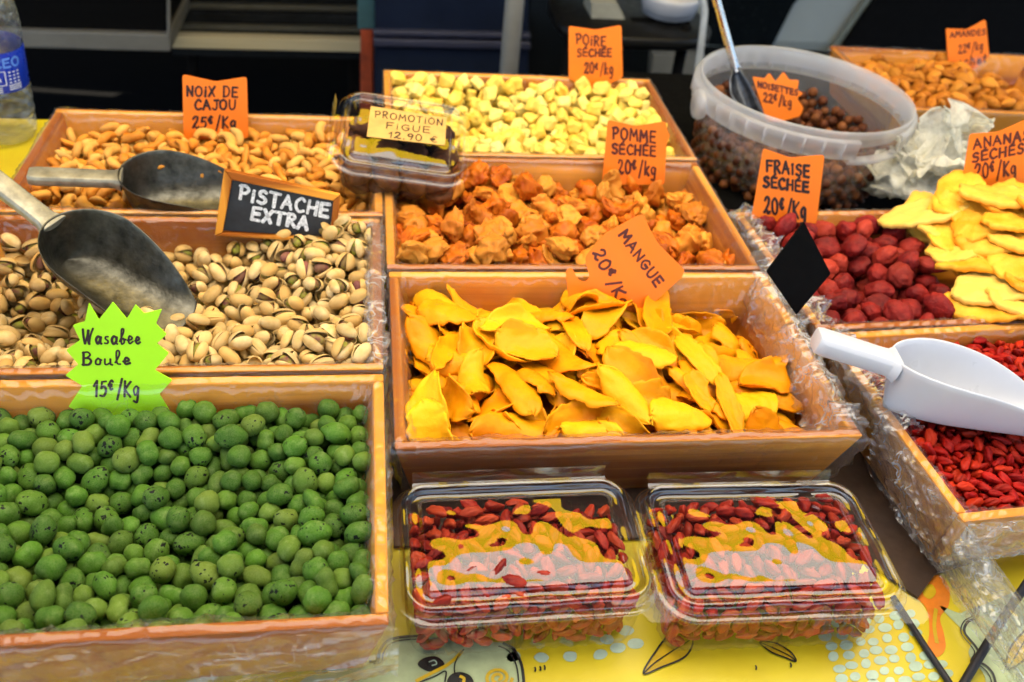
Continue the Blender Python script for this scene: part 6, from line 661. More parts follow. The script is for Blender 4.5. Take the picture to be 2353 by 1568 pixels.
    'box': (0, [169,30,159,16,4,19,0,-249,-93,25,-16,-46,12,1,-1,40,158,-4,1,-19,3,-130,88,163,0,19,46,3,97,-120,112,-10,-39,-27,7,-153,-16,161,8,-1,-29,4,-234,-143,25,7,-49,5,1,2,-17,163,-39,-30,-3,5,220,11,158,42,-27,-7,6,-187,-28,162,26,41,9,4,58,60,159,15,5,18,6,58,112,156,37,28,-15,6,-39,-128,28,-8,48,10,1,239,43,45,16,26,-16,6,-213,-94,160,8,-45,-19,3,107,62,160,-17,45,-13,0,-136,-73,162,7,-3,41,4,-44,37,160,-20,19,-30,6,138,-149,27,-48,2,5,6,-105,-149,36,9,-44,16,3,-155,-135,24,-16,-46,9,7,-29,-80,158,-37,34,0,6,236,-72,46,32,-35,1,7,-237,3,26,-2,-6,-31,3,-164,145,42,-37,24,18,0,-247,138,25,0,-1,47,0,158,-46,159,15,-5,-5,0,183,-3,162,-15,-14,23,2,46,123,33,33,17,-4,7,-89,-15,161,-6,-10,48,1,6,103,159,-4,-49,6,2,262,-113,24,32,-33,-14,3,-225,-54,158,11,45,-18,3,93,-131,32,-27,-28,8,2,-122,44,164,-14,-3,17,4,-225,60,163,43,-24,-5,1,167,98,164,6,-21,-42,1,-163,46,159,10,11,35,5,106,2,161,-10,7,-19,1,-31,-12,158,-4,8,-41,2,53,-137,24,-19,-6,16,6,-91,132,26,5,8,19,4,14,-134,33,20,25,16,4,57,-67,160,11,6,38,6,43,-1,160,5,1,28,4,-93,-62,159,7,-8,-26,5,-250,-48,32,-2,-45,-15,4,15,-68,159,21,-44,-6,6,213,67,163,10,17,43,7,-36,86,168,29,38,-10,0,-214,46,195,42,-26,3,3,-219,8,164,3,43,12,3,-249,-15,50,-1,46,8,0,231,-111,149,24,-38,-21,1,-73,87,163,-24,-17,15,2,-144,-123,54,45,9,-19,7,27,-31,189,12,-13,-43,1,233,-4,43,23,-36,10,3,156,57,160,6,-25,-40,2,-192,98,166,10,-25,-42,4,146,126,22,-11,-3,13,2,-126,29,193,17,-3,-6,5,207,128,24,6,10,46,0,3,149,33,41,3,-11,6,-266,-85,61,14,9,34,7,120,29,177,0,3,-15,2,-82,39,164,15,-27,-36,6,-215,-58,192,7,13,32,5,184,-90,161,25,-41,-14,2,42,-129,55,13,-46,-8,4,-40,127,27,-3,-11,-47,4,10,-117,155,10,-35,-34,4,-60,7,186,-16,-47,-5,1,-14,-131,70,-30,-31,-7,7,-133,-14,188,-15,19,-18,1,108,-151,56,-19,-1,-1,6,-266,56,29,27,-11,-32,0,115,109,162,26,-38,12,5,-72,-124,133,2,-5,50,1,82,82,182,-23,15,-30,0,-175,-142,48,-39,9,-17,2,69,-14,176,29,-36,-11,2,-213,-128,122,-33,9,37,3,15,73,176,2,-41,-25,1,52,152,106,21,33,-19,1,-229,118,72,-24,-24,22,4,266,18,34,-2,-19,-28,0,-131,131,30,-23,21,-37,2,104,-48,162,8,21,40,7,-184,26,178,-17,-25,30,3,-261,100,24,29,38,14,5,-58,-149,51,6,33,37,2,-101,-122,66,12,-33,8,7,-22,-47,179,-17,13,-15,2,87,-71,185,19,-4,-12,5,100,131,23,0,10,-47,0,-257,-138,57,11,-37,-26,6,189,-133,26,-47,15,-7,1,160,2,180,1,-13,23,6,232,-126,32,23,-24,-24,4,236,67,104,-1,3,37,6,-177,-23,197,28,-37,-17,4,-66,64,198,17,24,24,7,262,95,24,-12,-6,33,7,158,136,60,-39,-27,-10,3,-116,148,52,1,-48,13,7,148,-1,204,-46,17,-6,0,-108,-75,186,22,3,-30,5,7,151,83,35,-7,-6,5,99,-148,88,-2,39,-28,2,-12,-15,192,-15,1,-33,6,203,-3,187,-28,-41,0,5,94,-20,195,3,5,37,3,148,-80,166,44,20,14,5,-241,-82,88,-25,-37,22,6,264,-115,76,-23,11,41,7,-214,-131,60,41,-20,-15,0,-247,-35,77,16,-17,4,3,-190,-135,82,-36,21,-8,6,-31,120,63,-42,6,24,6,-107,62,194,-11,14,12,5,132,-39,185,36,-33,-6,3,-250,74,60,44,-6,-13,0,-66,134,53,18,-45,-8,3,-125,-153,77,2,47,-16,2,257,-28,38,5,23,14,6,-163,-92,166,-22,25,-20,2,150,-149,88,7,-31,-39,0,-62,-37,194,19,-9,-44,4,-59,-123,72,-11,23,7,4,-58,-76,168,34,8,28,2,74,-116,162,-13,44,18,1,14,30,189,-12,-48,0,7,134,81,193,13,-44,-20,4,-26,-73,197,47,-13,-10,2,-170,78,187,-3,4,-49,5,-80,-151,103,-32,-11,-34,5,102,120,54,45,-5,6,0,-92,-21,202,32,11,26,7,64,45,190,-38,22,-6,6,12,-135,91,-44,-20,10,3,58,150,47,-5,-32,-38,5,212,-44,161,40,-26,-10,4,-255,18,55,21,34,-29,5,-182,120,53,-31,5,38,0,-249,100,106,0,47,-7,1,223,103,163,10,35,26,5,-250,-152,127,-6,47,13,7,-218,150,50,1,27,-41,5,71,-131,72,-16,26,-38,7,23,-2,211,6,-26,-40,5,195,135,61,-24,-28,12,7,-107,100,195,-3,-12,-9,7,-144,-142,102,-7,32,-35,3,-138,137,85,-43,-21,6,7,-123,-120,167,-20,-39,1,1,-35,-137,98,25,27,31,4,-264,130,61,-12,2,38,3,-76,138,113,-37,29,10,1,-166,-120,107,24,16,-6,0,-82,-156,168,38,-2,8,1,218,-71,188,26,14,36,0,26,48,213,-10,-3,-27,4,134,46,195,1,-36,32,2,266,-131,136,-36,20,24,4,197,-20,211,13,-8,-39,5,141,-122,64,-7,40,26,3,-11,-61,221,-16,9,-14,2,105,-139,139,8,-28,-36,3,-191,136,101,-22,44,0,3,-37,34,198,-42,-12,23,5,94,152,118,-17,-25,-34,7,236,-146,78,-45,-4,-22,1,-221,103,190,17,34,8,3,48,-71,206,2,49,8,1,-98,136,83,-35,-14,18,7,104,25,208,26,39,10,2,-80,-62,209,-34,32,11,0,-250,-131,86,31,37,4,3,-48,-101,195,42,5,-12,7,1,123,70,-10,-36,-22,3,-246,36,78,42,-20,10,7,-149,120,143,7,45,-15,3,43,-136,107,-2,-9,-44,7,77,137,74,5,-10,-45,7,-146,-48,201,-3,-26,32,5,236,-86,87,29,-38,2,7,249,145,29,40,-12,6,4,-269,-46,108,27,-34,0,3,268,104,86,-36,-20,27,1,-68,129,175,45,19,-1,3,-190,-153,126,41,2,-29,4,26,-149,159,43,2,24,1,248,19,69,1,-35,-32,7,165,-52,199,14,1,46,3,184,68,197,14,5,0,3,-120,-17,221,29,-34,-20,6,174,-133,57,16,-16,-42,6,-179,-76,202,-21,-44,-7,1,-266,-106,110,-5,2,-30,1,-32,-151,134,21,-6,45,5,-99,72,224,-46,17,-3,0,247,-49,169,-25,26,-28,6,83,-43,226,-1,-4,-49,3,-177,-120,191,1,-28,37,3,200,-134,85,27,-25,-33,3,256,-16,80,-35,20,6,5,-139,26,226,10,-1,-48,7,2,-158,176,-9,-20,-1,2,-153,58,210,4,-2,-46,7,-45,77,216,-17,9,-29,4,20,124,178,-3,-27,-36,7,236,-35,98,-41,-12,-25,6,-222,138,119,-4,-4,-21,7,-174,-137,151,-24,-40,13,6,-132,-157,179,-6,41,26,3,195,-106,185,-45,20,5,1,39,-32,228,15,-39,-25,4,126,148,63,-26,-10,-39,0,160,-132,130,-22,-41,-12,1,-255,-80,182,48,5,-7,7,266,-86,112,-15,-29,-26,1,-275,14,185,-35,-20,-30,6,-137,139,118,6,-2,44,3,163,32,220,25,35,22,7,103,122,108,26,19,-23,5,-119,-58,235,22,5,-9,4,-260,145,91,-1,-17,-19,5,-243,21,185,22,26,28,4,234,83,54,-33,22,30,3,129,-153,128,37,23,-20,2,-43,147,93,12,3,-48,6,-27,0,219,-7,7,12,4,-110,140,133,15,9,42,3,67,8,210,23,19,30,0,19,-95,189,36,20,-8,7,65,-155,128,-37,15,22,7,-252,-157,168,-6,27,41,3,-150,-80,216,-19,-40,16,6,-24,106,189,29,36,-19,1,164,126,184,-43,-5,-15,6,-262,-8,117,19,6,45,4,-109,-105,205,39,-24,-17,2,48,113,189,-25,-4,25,2,-77,-115,174,-44,15,18,5,268,-62,65,35,16,32,6,-142,-139,134,41,-26,-11,5,261,42,164,-13,-44,9,4,-269,47,97,-16,-10,35,3,262,65,72,-6,-26,-29,4,93,40,234,-18,-16,26,3,-272,58,125,11,18,31,0,-204,-7,213,-44,-9,-21,7,12,144,119,9,-3,-47,5,-161,10,244,22,-9,-39,6,242,-7,194,30,-39,5,1,62,72,220,-3,15,38,4,-78,108,228,50,1,3,0,269,14,103,-36,-22,25,1,-20,41,226,-18,10,-43,5,145,-157,162,11,5,-7,2,-178,-56,244,2,2,-32,1,153,120,104,-32,-15,-31,0,-25,-141,184,27,24,12,7,-242,34,220,42,-24,12,7,-221,-39,227,-21,9,44,4,-195,66,217,-16,-4,35,7,60,-160,221,21,19,-12,4,99,91,202,33,-33,3,2,-181,143,148,-29,-13,15,7,70,154,165,5,49,3,4,174,-29,234,-2,-13,39,4,-256,-21,163,35,8,3,4,-255,-128,191,-3,-14,-9,1,-56,158,202,-5,31,-39,5,-63,-63,241,30,6,35,7,269,-133,182,17,8,-31,3,92,-145,177,15,-35,-32,7,237,-151,163,-31,31,11,4,-226,-122,177,16,-11,26,3,-25,-28,245,40,-2,-12,1,-103,-99,236,-8,-45,16,3,-237,67,120,7,24,-14,7,263,94,155,23,-44,5,6,268,-31,139,-33,-36,-9,5,133,151,109,-29,-1,-40,3,238,121,51,-13,-26,38,1,202,-131,209,25,9,-33,4,19,-135,203,21,36,-27,7,-260,-5,217,11,6,-10,7,28,-89,232,41,-27,-10,4,187,-143,149,8,17,-26,4,-44,127,125,-40,17,18,3,8,107,223,-1,-2,50,1,219,-154,114,-31,-7,-1,4,-122,142,174,-42,14,-15,4,-73,-140,205,-5,3,-32,5,-147,-127,213,5,-20,45,7,-27,-96,221,40,-17,-19,4,216,141,185,39,18,18,7,236,134,117,-4,27,-33,1,-72,-161,239,18,-16,11,5,-274,-42,220,-27,32,7,1,-149,118,190,-2,-26,-17,3,-75,-88,270,34,9,19,1,228,-39,229,5,-12,-39,4,222,24,221,38,-28,-14,7,-93,159,178,24,19,-20,3,-216,149,158,-37,-22,-5,5,88,129,198,36,19,1,0,132,56,234,37,26,18,6,-69,127,205,11,-1,-1,6,-120,-156,223,17,7,46,2,178,-157,193,33,14,-35,4,-14,148,189,6,32,11,3,256,38,127,-1,13,21,7,-259,-161,202,14,-11,4,2,-12,-74,245,24,25,34,2,-6,135,145,5,-3,23,0,62,-106,196,30,1,14,1,267,153,81,-21,-29,-24,6,-72,28,234,37,11,13,6,-34,157,141,40,7,-16,5,-89,-132,239,23,-15,16,3,-16,-144,224,5,11,-27,5,-252,155,154,30,-22,27,4,-237,116,219,35,30,-10,1,95,-52,255,2,-39,27,0,-276,37,232,36,-31,13,0,146,-79,212,-28,32,0,1,134,-121,172,46,-13,14,0,100,103,230,1,-22,-44,3,272,-73,186,-16,-12,33,7,-251,-94,211,-3,-4,16,7,-159,-160,214,-3,-50,-2,2,-52,-122,226,14,-3,43,0,107,-159,216,-29,16,7,4,227,-99,207,17,-5,46,4,-224,-9,247,14,-16,-45,3,-71,-10,241,-34,26,25,0,-119,159,227,-45,9,1,5,256,-159,203,5,30,-37,6,190,-80,219,10,20,26,5,199,146,139,38,10,29,7,-224,56,238,-12,10,42,7,-91,46,256,47,16,0,1,-203,-146,189,26,-38,12,0,172,148,113,-8,-39,-21,7,135,119,200,-31,-6,-15,0,210,39,193,-44,5,5,6,-13,31,259,37,-31,-7,5,-159,-141,249,-33,-29,14,7,265,29,207,-23,-43,6,0,57,-75,252,13,-1,-31,7,227,144,88,46,-7,-17,6,-54,147,236,40,8,-7,7,-174,158,195,-19,-25,-38,4,3,66,240,-19,-28,32,4,-234,-125,238,24,29,32,1,121,-14,227,-49,7,0,0,-117,-9,257,-31,17,-9,3,241,130,160,9,44,14,5,27,159,191,-43,-10,-16,2,257,146,190,3,-27,-35,7,104,-83,240,6,46,-17,7,-31,-150,250,18,41,21,5,70,-128,243,-15,-1,-4,7,-272,138,201,32,36,-7,1,-118,-137,253,17,30,31,2,-263,70,179,18,20,-39,1,14,-130,242,3,-18,-17,3,272,113,120,34,-32,16,2,271,77,189,12,-16,-34,5,-153,-22,258,19,-11,42,5,258,-118,227,24,-2,-37,5,200,99,211,2,18,1,7,252,-75,209,-17,-14,40,3,-272,133,118,7,-6,-34,2,74,155,210,36,18,-7,5,133,157,160,44,8,-12,5,-260,-78,241,-23,4,15,3,-256,-44,254,15,3,13,2,140,-129,219,-45,-7,19,7,-226,-161,252,8,-8,4,3,271,-23,199,-27,18,-36,3,114,-106,210,-10,-34,-23,7,-33,-96,260,-35,28,-10,4,-185,20,258,-25,-19,38,2,-257,114,171,37,14,10,6,-177,113,204,20,-28,-5,3,-273,-134,230,-12,-14,35,1,-119,126,241,-31,-2,5,1,169,-59,252,12,8,-36,3,10,161,225,6,44,-23,0,-148,144,214,-44,-7,21,5,-199,-109,231,-23,40,1,7,30,134,213,14,1,-4,5,-30,90,246,9,-6,-34,0,15,-7,247,-2,-11,-31,4,227,-145,231,-29,34,21,1,40,52,245,14,-13,-36,5,162,-108,243,-2,31,39,3,140,2,253,13,28,31,3,-275,85,216,-11,-28,-14,5,6,123,252,-3,-1,-43,2,-155,-88,263,-10,47,13,6,33,-106,264,-37,6,-8,4,-39,-128,277,-9,-49,-7,3,59,7,247,1,-20,44,4,234,-85,241,16,10,17,6,159,-152,227,38,16,8,5,269,145,146,-37,-27,-10,5,176,147,163,15,-9,24,5,81,-129,213,0,-23,44,2,126,-38,259,-31,16,-17,3,242,85,200,-33,-12,25,7,-210,147,222,-7,6,45,1,-223,-76,253,33,-29,-18,6,72,126,240,8,-39,-31,7,-193,-136,248,17,6,-36,0]),
}

# ---------------------------------------------------------------- materials of the place
M = {}
M['wood_x'] = wood("pine_wood_along", (.86, .35, .040), (.35, .095, .010), 0)
M['wood_y'] = wood("pine_wood_across", (.86, .35, .040), (.35, .095, .010), 1)
M['film'] = clear("cling_film", base=.05, edge=.5, rough=.10, bump=(70, .25, .003), milk=.03, crease=((60, 45, 25), .015, .10))
M['film_loose'] = clear("loose_film", base=.07, edge=.5, rough=.12, bump=(45, .4, .005), milk=.06, crease=((10, 24, 60), .018, .16))
M['film_bunch'] = clear("bunched_film", base=.12, edge=.6, rough=.10, bump=(45, .6, .006), milk=.12, crease=((26, 26, 9), .022, .3))
M['clear'] = clear("clear_plastic", base=.025, edge=.45, rough=.05)
M['lid'] = clear("clear_lid", base=.095, edge=.45, rough=.015, warp=(12, 1.0, .016))
M['card'] = plain("fluorescent_orange_card", (1.0, .21, .003), .55, nz=(12, .05))
M['card_green'] = plain("fluorescent_green_card", (.46, .95, .004), .5, nz=(14, .05))
M['ink'] = plain("marker_ink", (.022, .004, .004), .5)
M['ink_red'] = plain("faded_marker_ink", (.10, .012, .003), .5)
M['chalk'] = plain("chalk", (.78, .80, .82), .95, nz=(400, .3))
M['slate'] = plain("slate_black", (.012, .014, .018), .5, nz=(60, .4))
M['black'] = plain("black_matte", (.003, .003, .0035), .8, spec=.08)
M['alu'] = plain("cast_aluminium", (.34, .32, .25), .5, metal=.6, nz=(55, .30), bump=(500, .3, .0006))
M['alu_worn'] = plain("worn_dark_aluminium", (.115, .11, .09), .42, metal=1.0, nz=(70, .35), bump=(350, .35, .0008))
M['steel'] = plain("steel", (.55, .56, .58), .25, metal=1.0)
M['white_plastic'] = plain("white_plastic", (.56, .58, .65), .35, nz=(18, .03))
M['milky'] = clear("milky_plastic", base=.05, edge=.25, rough=.22, milk=.17, milk_col=(.88, .90, .95))
M['milky_thick'] = clear("milky_plastic_rim", base=.07, edge=.3, rough=.22, milk=.32, milk_col=(.88, .90, .96))
M['bag'] = clear("white_bag_film", base=.05, edge=.3, rough=.18, milk=.78, milk_col=(.92, .91, .82), bump=(40, .3, .003))

# ---------------------------------------------------------------- ground, awning
gm, gnt, gN, gL, gb = nodes_of("asphalt")
gv = coords(gnt)
gL.new(mixc(gnt, noisen(gnt, gv, 40, 6, .7), (.002, .002, .002), (.007, .007, .007)), gb.inputs['Base Color'])
gb.inputs['Roughness'].default_value = .95; gb.inputs['Specular IOR Level'].default_value = .05
bumpn(gnt, noisen(gnt, gv, 160, 3), .5, .004, gb)
mb = MB(); mb.add([(-60, -60, -.78), (60, -60, -.78), (60, 60, -.78), (-60, 60, -.78)], [(0, 1, 2, 3)])
tag(mb.build("ground", [gm]), kind='structure')

def cloth(name, colr, trans):
    m, nt, N, L, bs = nodes_of(name)
    N.remove(bs)
    d = N.new("ShaderNodeBsdfDiffuse"); t = N.new("ShaderNodeBsdfTranslucent"); mx = N.new("ShaderNodeMixShader")
    c = mixc(nt, noisen(nt, coords(nt), 300, 2), tuple(x * .92 for x in colr), colr)
    L.new(c, d.inputs[0]); L.new(c, t.inputs[0]); mx.inputs[0].default_value = trans
    L.new(d.outputs[0], mx.inputs[1]); L.new(t.outputs[0], mx.inputs[2]); L.new(mx.outputs[0], N["Material Output"].inputs[0])
    return m
aw = thing("awning", "striped white and yellow cloth awning stretched above the market stall", "awning", (0, 0, 1.35))
def awn_strip(name, y0, y1, m, x0=-2.4, x1=2.8):
    vs, fs = [], []; nx, ny = 40, 8
    for i in range(nx + 1):
        for j in range(ny + 1):
            x = x0 + (x1 - x0) * i / nx; y = y0 + (y1 - y0) * j / ny
            vs.append((x, y, .03 * math.sin(x * 2.2) + .02 * fbm((x * 1.5, y * 1.5, 2), 1, 2)))
    for i in range(nx):
        for j in range(ny):
            a = i * (ny + 1) + j; fs.append((a, a + ny + 1, a + ny + 2, a + 1))
    link(name, mesh(name, vs, fs, m), aw)
awn_strip("white_stripe", -.45, .735, cloth("white_awning_cloth", (.86, .86, .84), .62), -.85, 1.45)
awn_strip("yellow_stripe", .735, 1.04, cloth("yellow_awning_cloth", (.95, .66, .02), .62), -.85, 1.45)
dk = cloth("light_blocking_cloth", (.02, .025, .035), .1)  # unseen dark panels added around the stripes to narrow the light from above
awn_strip("light_block", 1.04, 3.6, dk); awn_strip("light_block", -2.6, -.45, dk)
awn_strip("light_block", -.45, 1.02, dk, -2.4, -.85); awn_strip("light_block", -.45, 1.02, dk, 1.45, 2.8)

# ---------------------------------------------------------------- table and printed oilcloth
GREEN = []
def ribbon(mb, pts, w, z, mi, closed=False):
    """a flat printed or drawn line"""
    pts = [Vector(p) for p in pts]
    n = len(pts); vs, fs = [], []
    for i, p in enumerate(pts):
        a = pts[(i - 1) % n] if closed or i else p; b = pts[(i + 1) % n] if closed or i < n - 1 else p
        t = (b - a); t = t.normalized() if t.length > 1e-9 else Vector((1, 0))
        nn = Vector((-t.y, t.x)) * w / 2
        vs += [(p.x + nn.x, p.y + nn.y, z), (p.x - nn.x, p.y - nn.y, z)]
    for i in range(n if closed else n - 1):
        j = (i + 1) % n
        fs.append((2 * i + 1, 2 * j + 1, 2 * j, 2 * i))
    mb.add(vs, fs, mi)
def catmull(pts, k=6, closed=False):
    pts = [Vector(p) for p in pts]; n = len(pts); out = []
    for i in range(n if closed else n - 1):
        p0 = pts[(i - 1) % n] if closed or i else pts[0]; p1 = pts[i]; p2 = pts[(i + 1) % n]; p3 = pts[(i + 2) % n] if closed or i < n - 2 else pts[-1]
        for s in range(k):
            t = s / k
            out.append(.5 * ((2 * p1) + (p2 - p0) * t + (2 * p0 - 5 * p1 + 4 * p2 - p3) * t * t + (3 * p1 - p0 - 3 * p2 + p3) * t ** 3))
    if not closed: out.append(pts[-1])
    return out
def pxz(pts, z=0.0):
    return [at_z(x, y, z).to_2d() for x, y in pts]
tc_m = []
m, nt, N, L, bs = nodes_of("yellow_oilcloth")
v = coords(nt)
L.new(mixc(nt, ramp(nt, noisen(nt, v, 9, 4), .35, .65), (.60, .44, .008), (.70, .56, .016)), bs.inputs['Base Color'])
bs.inputs['Roughness'].default_value = .35; bumpn(nt, noisen(nt, v, 700, 2), .12, .0006, bs)
tc_m.append(m)
for nm, c in (("pale_green_print", (.42, .50, .27)), ("black_print", (.012, .013, .012)), ("pale_blue_print", (.42, .55, .42)), ("orange_print", (.80, .22, .015)), ("ochre_print", (.62, .40, .01))):
    tc_m.append(plain(nm, c, .35, nz=(60, .12)))
mb = MB()
edge = [(-1.0, -.46), (1.5, -.46), (1.5, .395), (.43, .395), (.41, .775), (-.005, .775), (-.01, .625), (-.405, .625), (-.45, .745), (-1.0, .745)]
ne = len(edge)
mb.add([(x, y, 0) for x, y in edge], [tuple(range(ne))], 0)
for i in range(ne):                              # the overhanging hem
    a, b = edge[i], edge[(i + 1) % ne]
    mb.add([(a[0], a[1], 0), (b[0], b[1], 0), (b[0], b[1], -.16), (a[0], a[1], -.16)], [(3, 2, 1, 0)], 0)
Z1, Z2, Z3 = .0005, .0009, .0013
def blob(pts, mi, z, sm=True):
    p = catmull(pxz(pts), 6, True) if sm else pxz(pts)
    mb.add([(q.x, q.y, z) for q in p], [tuple(range(len(p)))], mi)
def line(pts, w, mi=2, z=Z3, closed=False):
    ribbon(mb, catmull(pxz(pts), 6, closed), w, z, mi, closed)
# pale panels with a double scrolled border
blob([(860, 1520), (885, 1510), (890, 1478), (925, 1466), (985, 1466), (1160, 1480), (1190, 1510), (1205, 1575), (1215, 1640), (700, 1640), (700, 1560)], 1, Z1)
line([(848, 1523), (868, 1521), (872, 1500), (890, 1476), (925, 1466), (985, 1464)], .0022)
line([(858, 1528), (877, 1524), (881, 1503), (897, 1482), (928, 1473), (985, 1471)], .0012)
line([(1155, 1480), (1180, 1495), (1198, 1530), (1204, 1580)], .0022)
line([(1145, 1487), (1170, 1500), (1187, 1535), (1192, 1580)], .0012)
blob([(2160, 1395), (2205, 1410), (2235, 1400), (2420, 1360), (2420, 1700), (2280, 1640), (2262, 1555), (2235, 1522), (2225, 1500), (2232, 1475), (2212, 1450)], 1, Z1)
line([(2248, 1395), (2244, 1420), (2222, 1432), (2215, 1455), (2240, 1487), (2247, 1505), (2238, 1520), (2262, 1530), (2280, 1550), (2288, 1580)], .0020)
line([(2240, 1395), (2237, 1415), (2214, 1430), (2207, 1456), (2231, 1488), (2238, 1503), (2229, 1524), (2255, 1535), (2272, 1555), (2279, 1580)], .0010)
# olives on a branch, a spiral, leaves, dots, a flower
blob([(960, 1530), (972, 1515), (1000, 1510), (1020, 1524), (1016, 1540), (985, 1545)], 2, Z2)
blob([(1028, 1575), (1035, 1553), (1058, 1546), (1082, 1556), (1088, 1580), (1060, 1600)], 2, Z2)
line([(985, 1524), (998, 1520), (1003, 1528), (992, 1532)], .0010, 3)
line([(1056, 1556), (1066, 1562), (1062, 1578)], .0022, 5)
line([(955, 1568), (990, 1550), (1025, 1532), (1050, 1512), (1062, 1498)], .0026, 5)
line([(1048, 1570), (1044, 1535), (1052, 1512), (1066, 1494)], .0010)
line([(965, 1570), (1000, 1556), (1024, 1545), (1022, 1570)], .0012)
sp = [(1145 + 26 * (1 - t / 26) * math.cos(t * .62) * 1.25, 1560 + 26 * (1 - t / 26) * math.sin(t * .62)) for t in range(24)]
line(sp, .0024, 5)
for lf in ([(1478, 1550), (1502, 1505), (1545, 1455), (1590, 1470), (1575, 1510), (1520, 1535)], [(1828, 1522), (1815, 1500), (1780, 1480), (1745, 1478), (1770, 1500), (1800, 1512)], [(2313, 1540), (2318, 1495), (2345, 1460), (2372, 1440), (2380, 1480), (2350, 1520)]):
    blob(lf, 5, Z1 if lf[0][0] < 2000 else Z2, False)
    line(lf, .0014, closed=True); line([lf[0], ((lf[1][0] + lf[5][0]) / 2, (lf[1][1] + lf[5][1]) / 2), lf[3]], .0010)
rr = random.Random(4)
for gx in range(15):
    for gy in range(7):
        x = 1890 + gx * 33 + gy * 9 + rr.uniform(-4, 4); y = 1440 + gy * 24 - gx * 5 + rr.uniform(-3, 3)
        if 2185 < x or y > 1640 or (x > 2110 and y < 1505): continue
        rx, ry = rr.uniform(11, 16), rr.uniform(9, 12)
        blob([(x + rx * math.cos(a), y + ry * math.sin(a)) for a in (0, 1.05, 2.1, 3.14, 4.2, 5.24)], 3, Z1)
for x, y in ((1180, 1510), (1245, 1512), (1310, 1510), (1378, 1505), (1420, 1490), (1460, 1480), (1395, 1470), (1440, 1450)):
    blob([(x + 17 * math.cos(a) + rr.uniform(-3, 3), y + 12 * math.sin(a)) for a in (0, 1.05, 2.1, 3.14, 4.2, 5.24)], 3, Z1)
for x, y in ((1228, 1540), (1240, 1538), (1250, 1536), (1815, 1530), (1735, 1536)):
    line([(x, y - 5), (x + 2, y), (x + 1, y + 6)], .0013)
blob([(2065, 1330), (2100, 1312), (2150, 1318), (2178, 1345), (2180, 1390), (2160, 1420), (2168, 1455), (2172, 1490), (2155, 1510), (2130, 1500), (2135, 1450), (2128, 1400), (2100, 1370)], 4, Z1)
blob([(2120, 1350), (2140, 1345), (2150, 1362), (2138, 1378), (2122, 1370)], 5, Z2)
line([(2150, 1400), (2146, 1440), (2152, 1480)], .003, 5, Z2)
tb = mb.build("tablecloth", tc_m)
tag(tb, "yellow printed oilcloth with olives, leaves and dots covering the stall table", "tablecloth")
tt = thing("market_table", "trestle table hidden under the yellow oilcloth", "table", (0, 0, 0))
m_ply = plain("plywood", (.35, .24, .13), .6)
mb = MB(); mb.box((-.99, -.45, -.03), (1.49, .385, -.003)); mb.box((-.99, .3855, -.0295), (.40, .60, -.0035)); mb.build("tabletop", [m_ply], tt)
for x in (-.9, 1.4):
    for y in (-.38, .36):
        mb = MB(); mb.tube([(x, y, -.78), (x, y, -.03)], .018, 10); mb.build("leg", [M['steel']], tt, True)

mb = MB(); p = [(-.001, -.034), (.20, -.036), (.375, -.044), (.40, -.075), (.425, -.11), (.452, -.088), (.60, -.05), (.60, .36), (-.001, .36)]; n = len(p)  # dark sheet added to stand for the shade in the gaps by the crates
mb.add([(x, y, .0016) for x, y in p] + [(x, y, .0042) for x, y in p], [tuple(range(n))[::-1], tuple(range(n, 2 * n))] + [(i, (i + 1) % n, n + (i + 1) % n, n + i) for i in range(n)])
tag(mb.build("shade_sheet", [plain("dark_brown_shade", (.045, .022, .012), .7, nz=(30, .3))]), "dark brown sheet of card lying under the mango and red berry crates", "card sheet")
bk = thing("side_table", "low table under a black cloth carrying the tub and the almond crate", "table", (.9, .7, 0))
mb = MB(); mb.box((-.485, -.300, -.03), (.70, .30, -.0005)); mb.build("cloth_top", [plain("black_cloth", (.003, .003, .003), .9, spec=.05)], bk, bevel=.003)
for x in (-.4, .62):
    for y in (-.25, .24):
        mb = MB(); mb.tube([(x, y, -.78), (x, y, -.03)], .018, 10); mb.build("leg", [M['black']], bk, True)

# ---------------------------------------------------------------- behind the stall
def upright(name, m, px0, py0, px1, py1, y, depth, parent=None, bevel=.004, skew=0):
    """a board or block standing at depth y whose front covers that much of the view"""
    a, b, c, d = at_y(px0, py1, y), at_y(px1, py1 + skew, y), at_y(px1, py0 + skew, y), at_y(px0, py0, y)
    o = Vector((0, depth, 0)); mb = MB()
    mb.hexa([a, b, b + o, a + o, d, c, c + o, d + o])
    return mb.build(name, [m], parent, bevel=bevel)
grey_metal = plain("grey_painted_metal", (.13, .13, .12), .5, nz=(12, .1))
case_m = plain("black_case", (.0015, .0015, .0018), .6, spec=.08)
r = thing("equipment_case", "black case with grey bottom rail standing behind the water bottle", "case", at_y(200, 120, 1.75))
def keep(o, parent):
    """parent without moving"""
    bpy.context.view_layer.update()
    o.parent = parent; o.matrix_parent_inverse = Matrix.Translation(-parent.location); return o
keep(upright("case_body", case_m, -260, -160, 384, 82, 1.76, .3, skew=8), r)
keep(upright("bottom_rail", grey_metal, -260, 62, 392, 102, 1.74, .30, skew=18), r)
keep(upright("edge_strip", grey_metal, 383, -160, 391, 88, 1.735, .01), r)
pale = wood("pale_plank_wood", (.55, .50, .36), (.38, .33, .21), 0, .3)
dark = plain("dark_plank_paint", (.010, .012, .015), .7, spec=.1, nz=(8, .4))
r = thing("bench", "slatted dark bench with a pale front plank behind the cashew crate", "bench", at_y(610, 130, 2.0))
keep(upright("front_plank", pale, 395, 84, 832, 112, 2.0, .04, skew=10), r)
keep(upright("lower_rail", dark, 395, 112, 832, 128, 2.02, .03, skew=10), r)
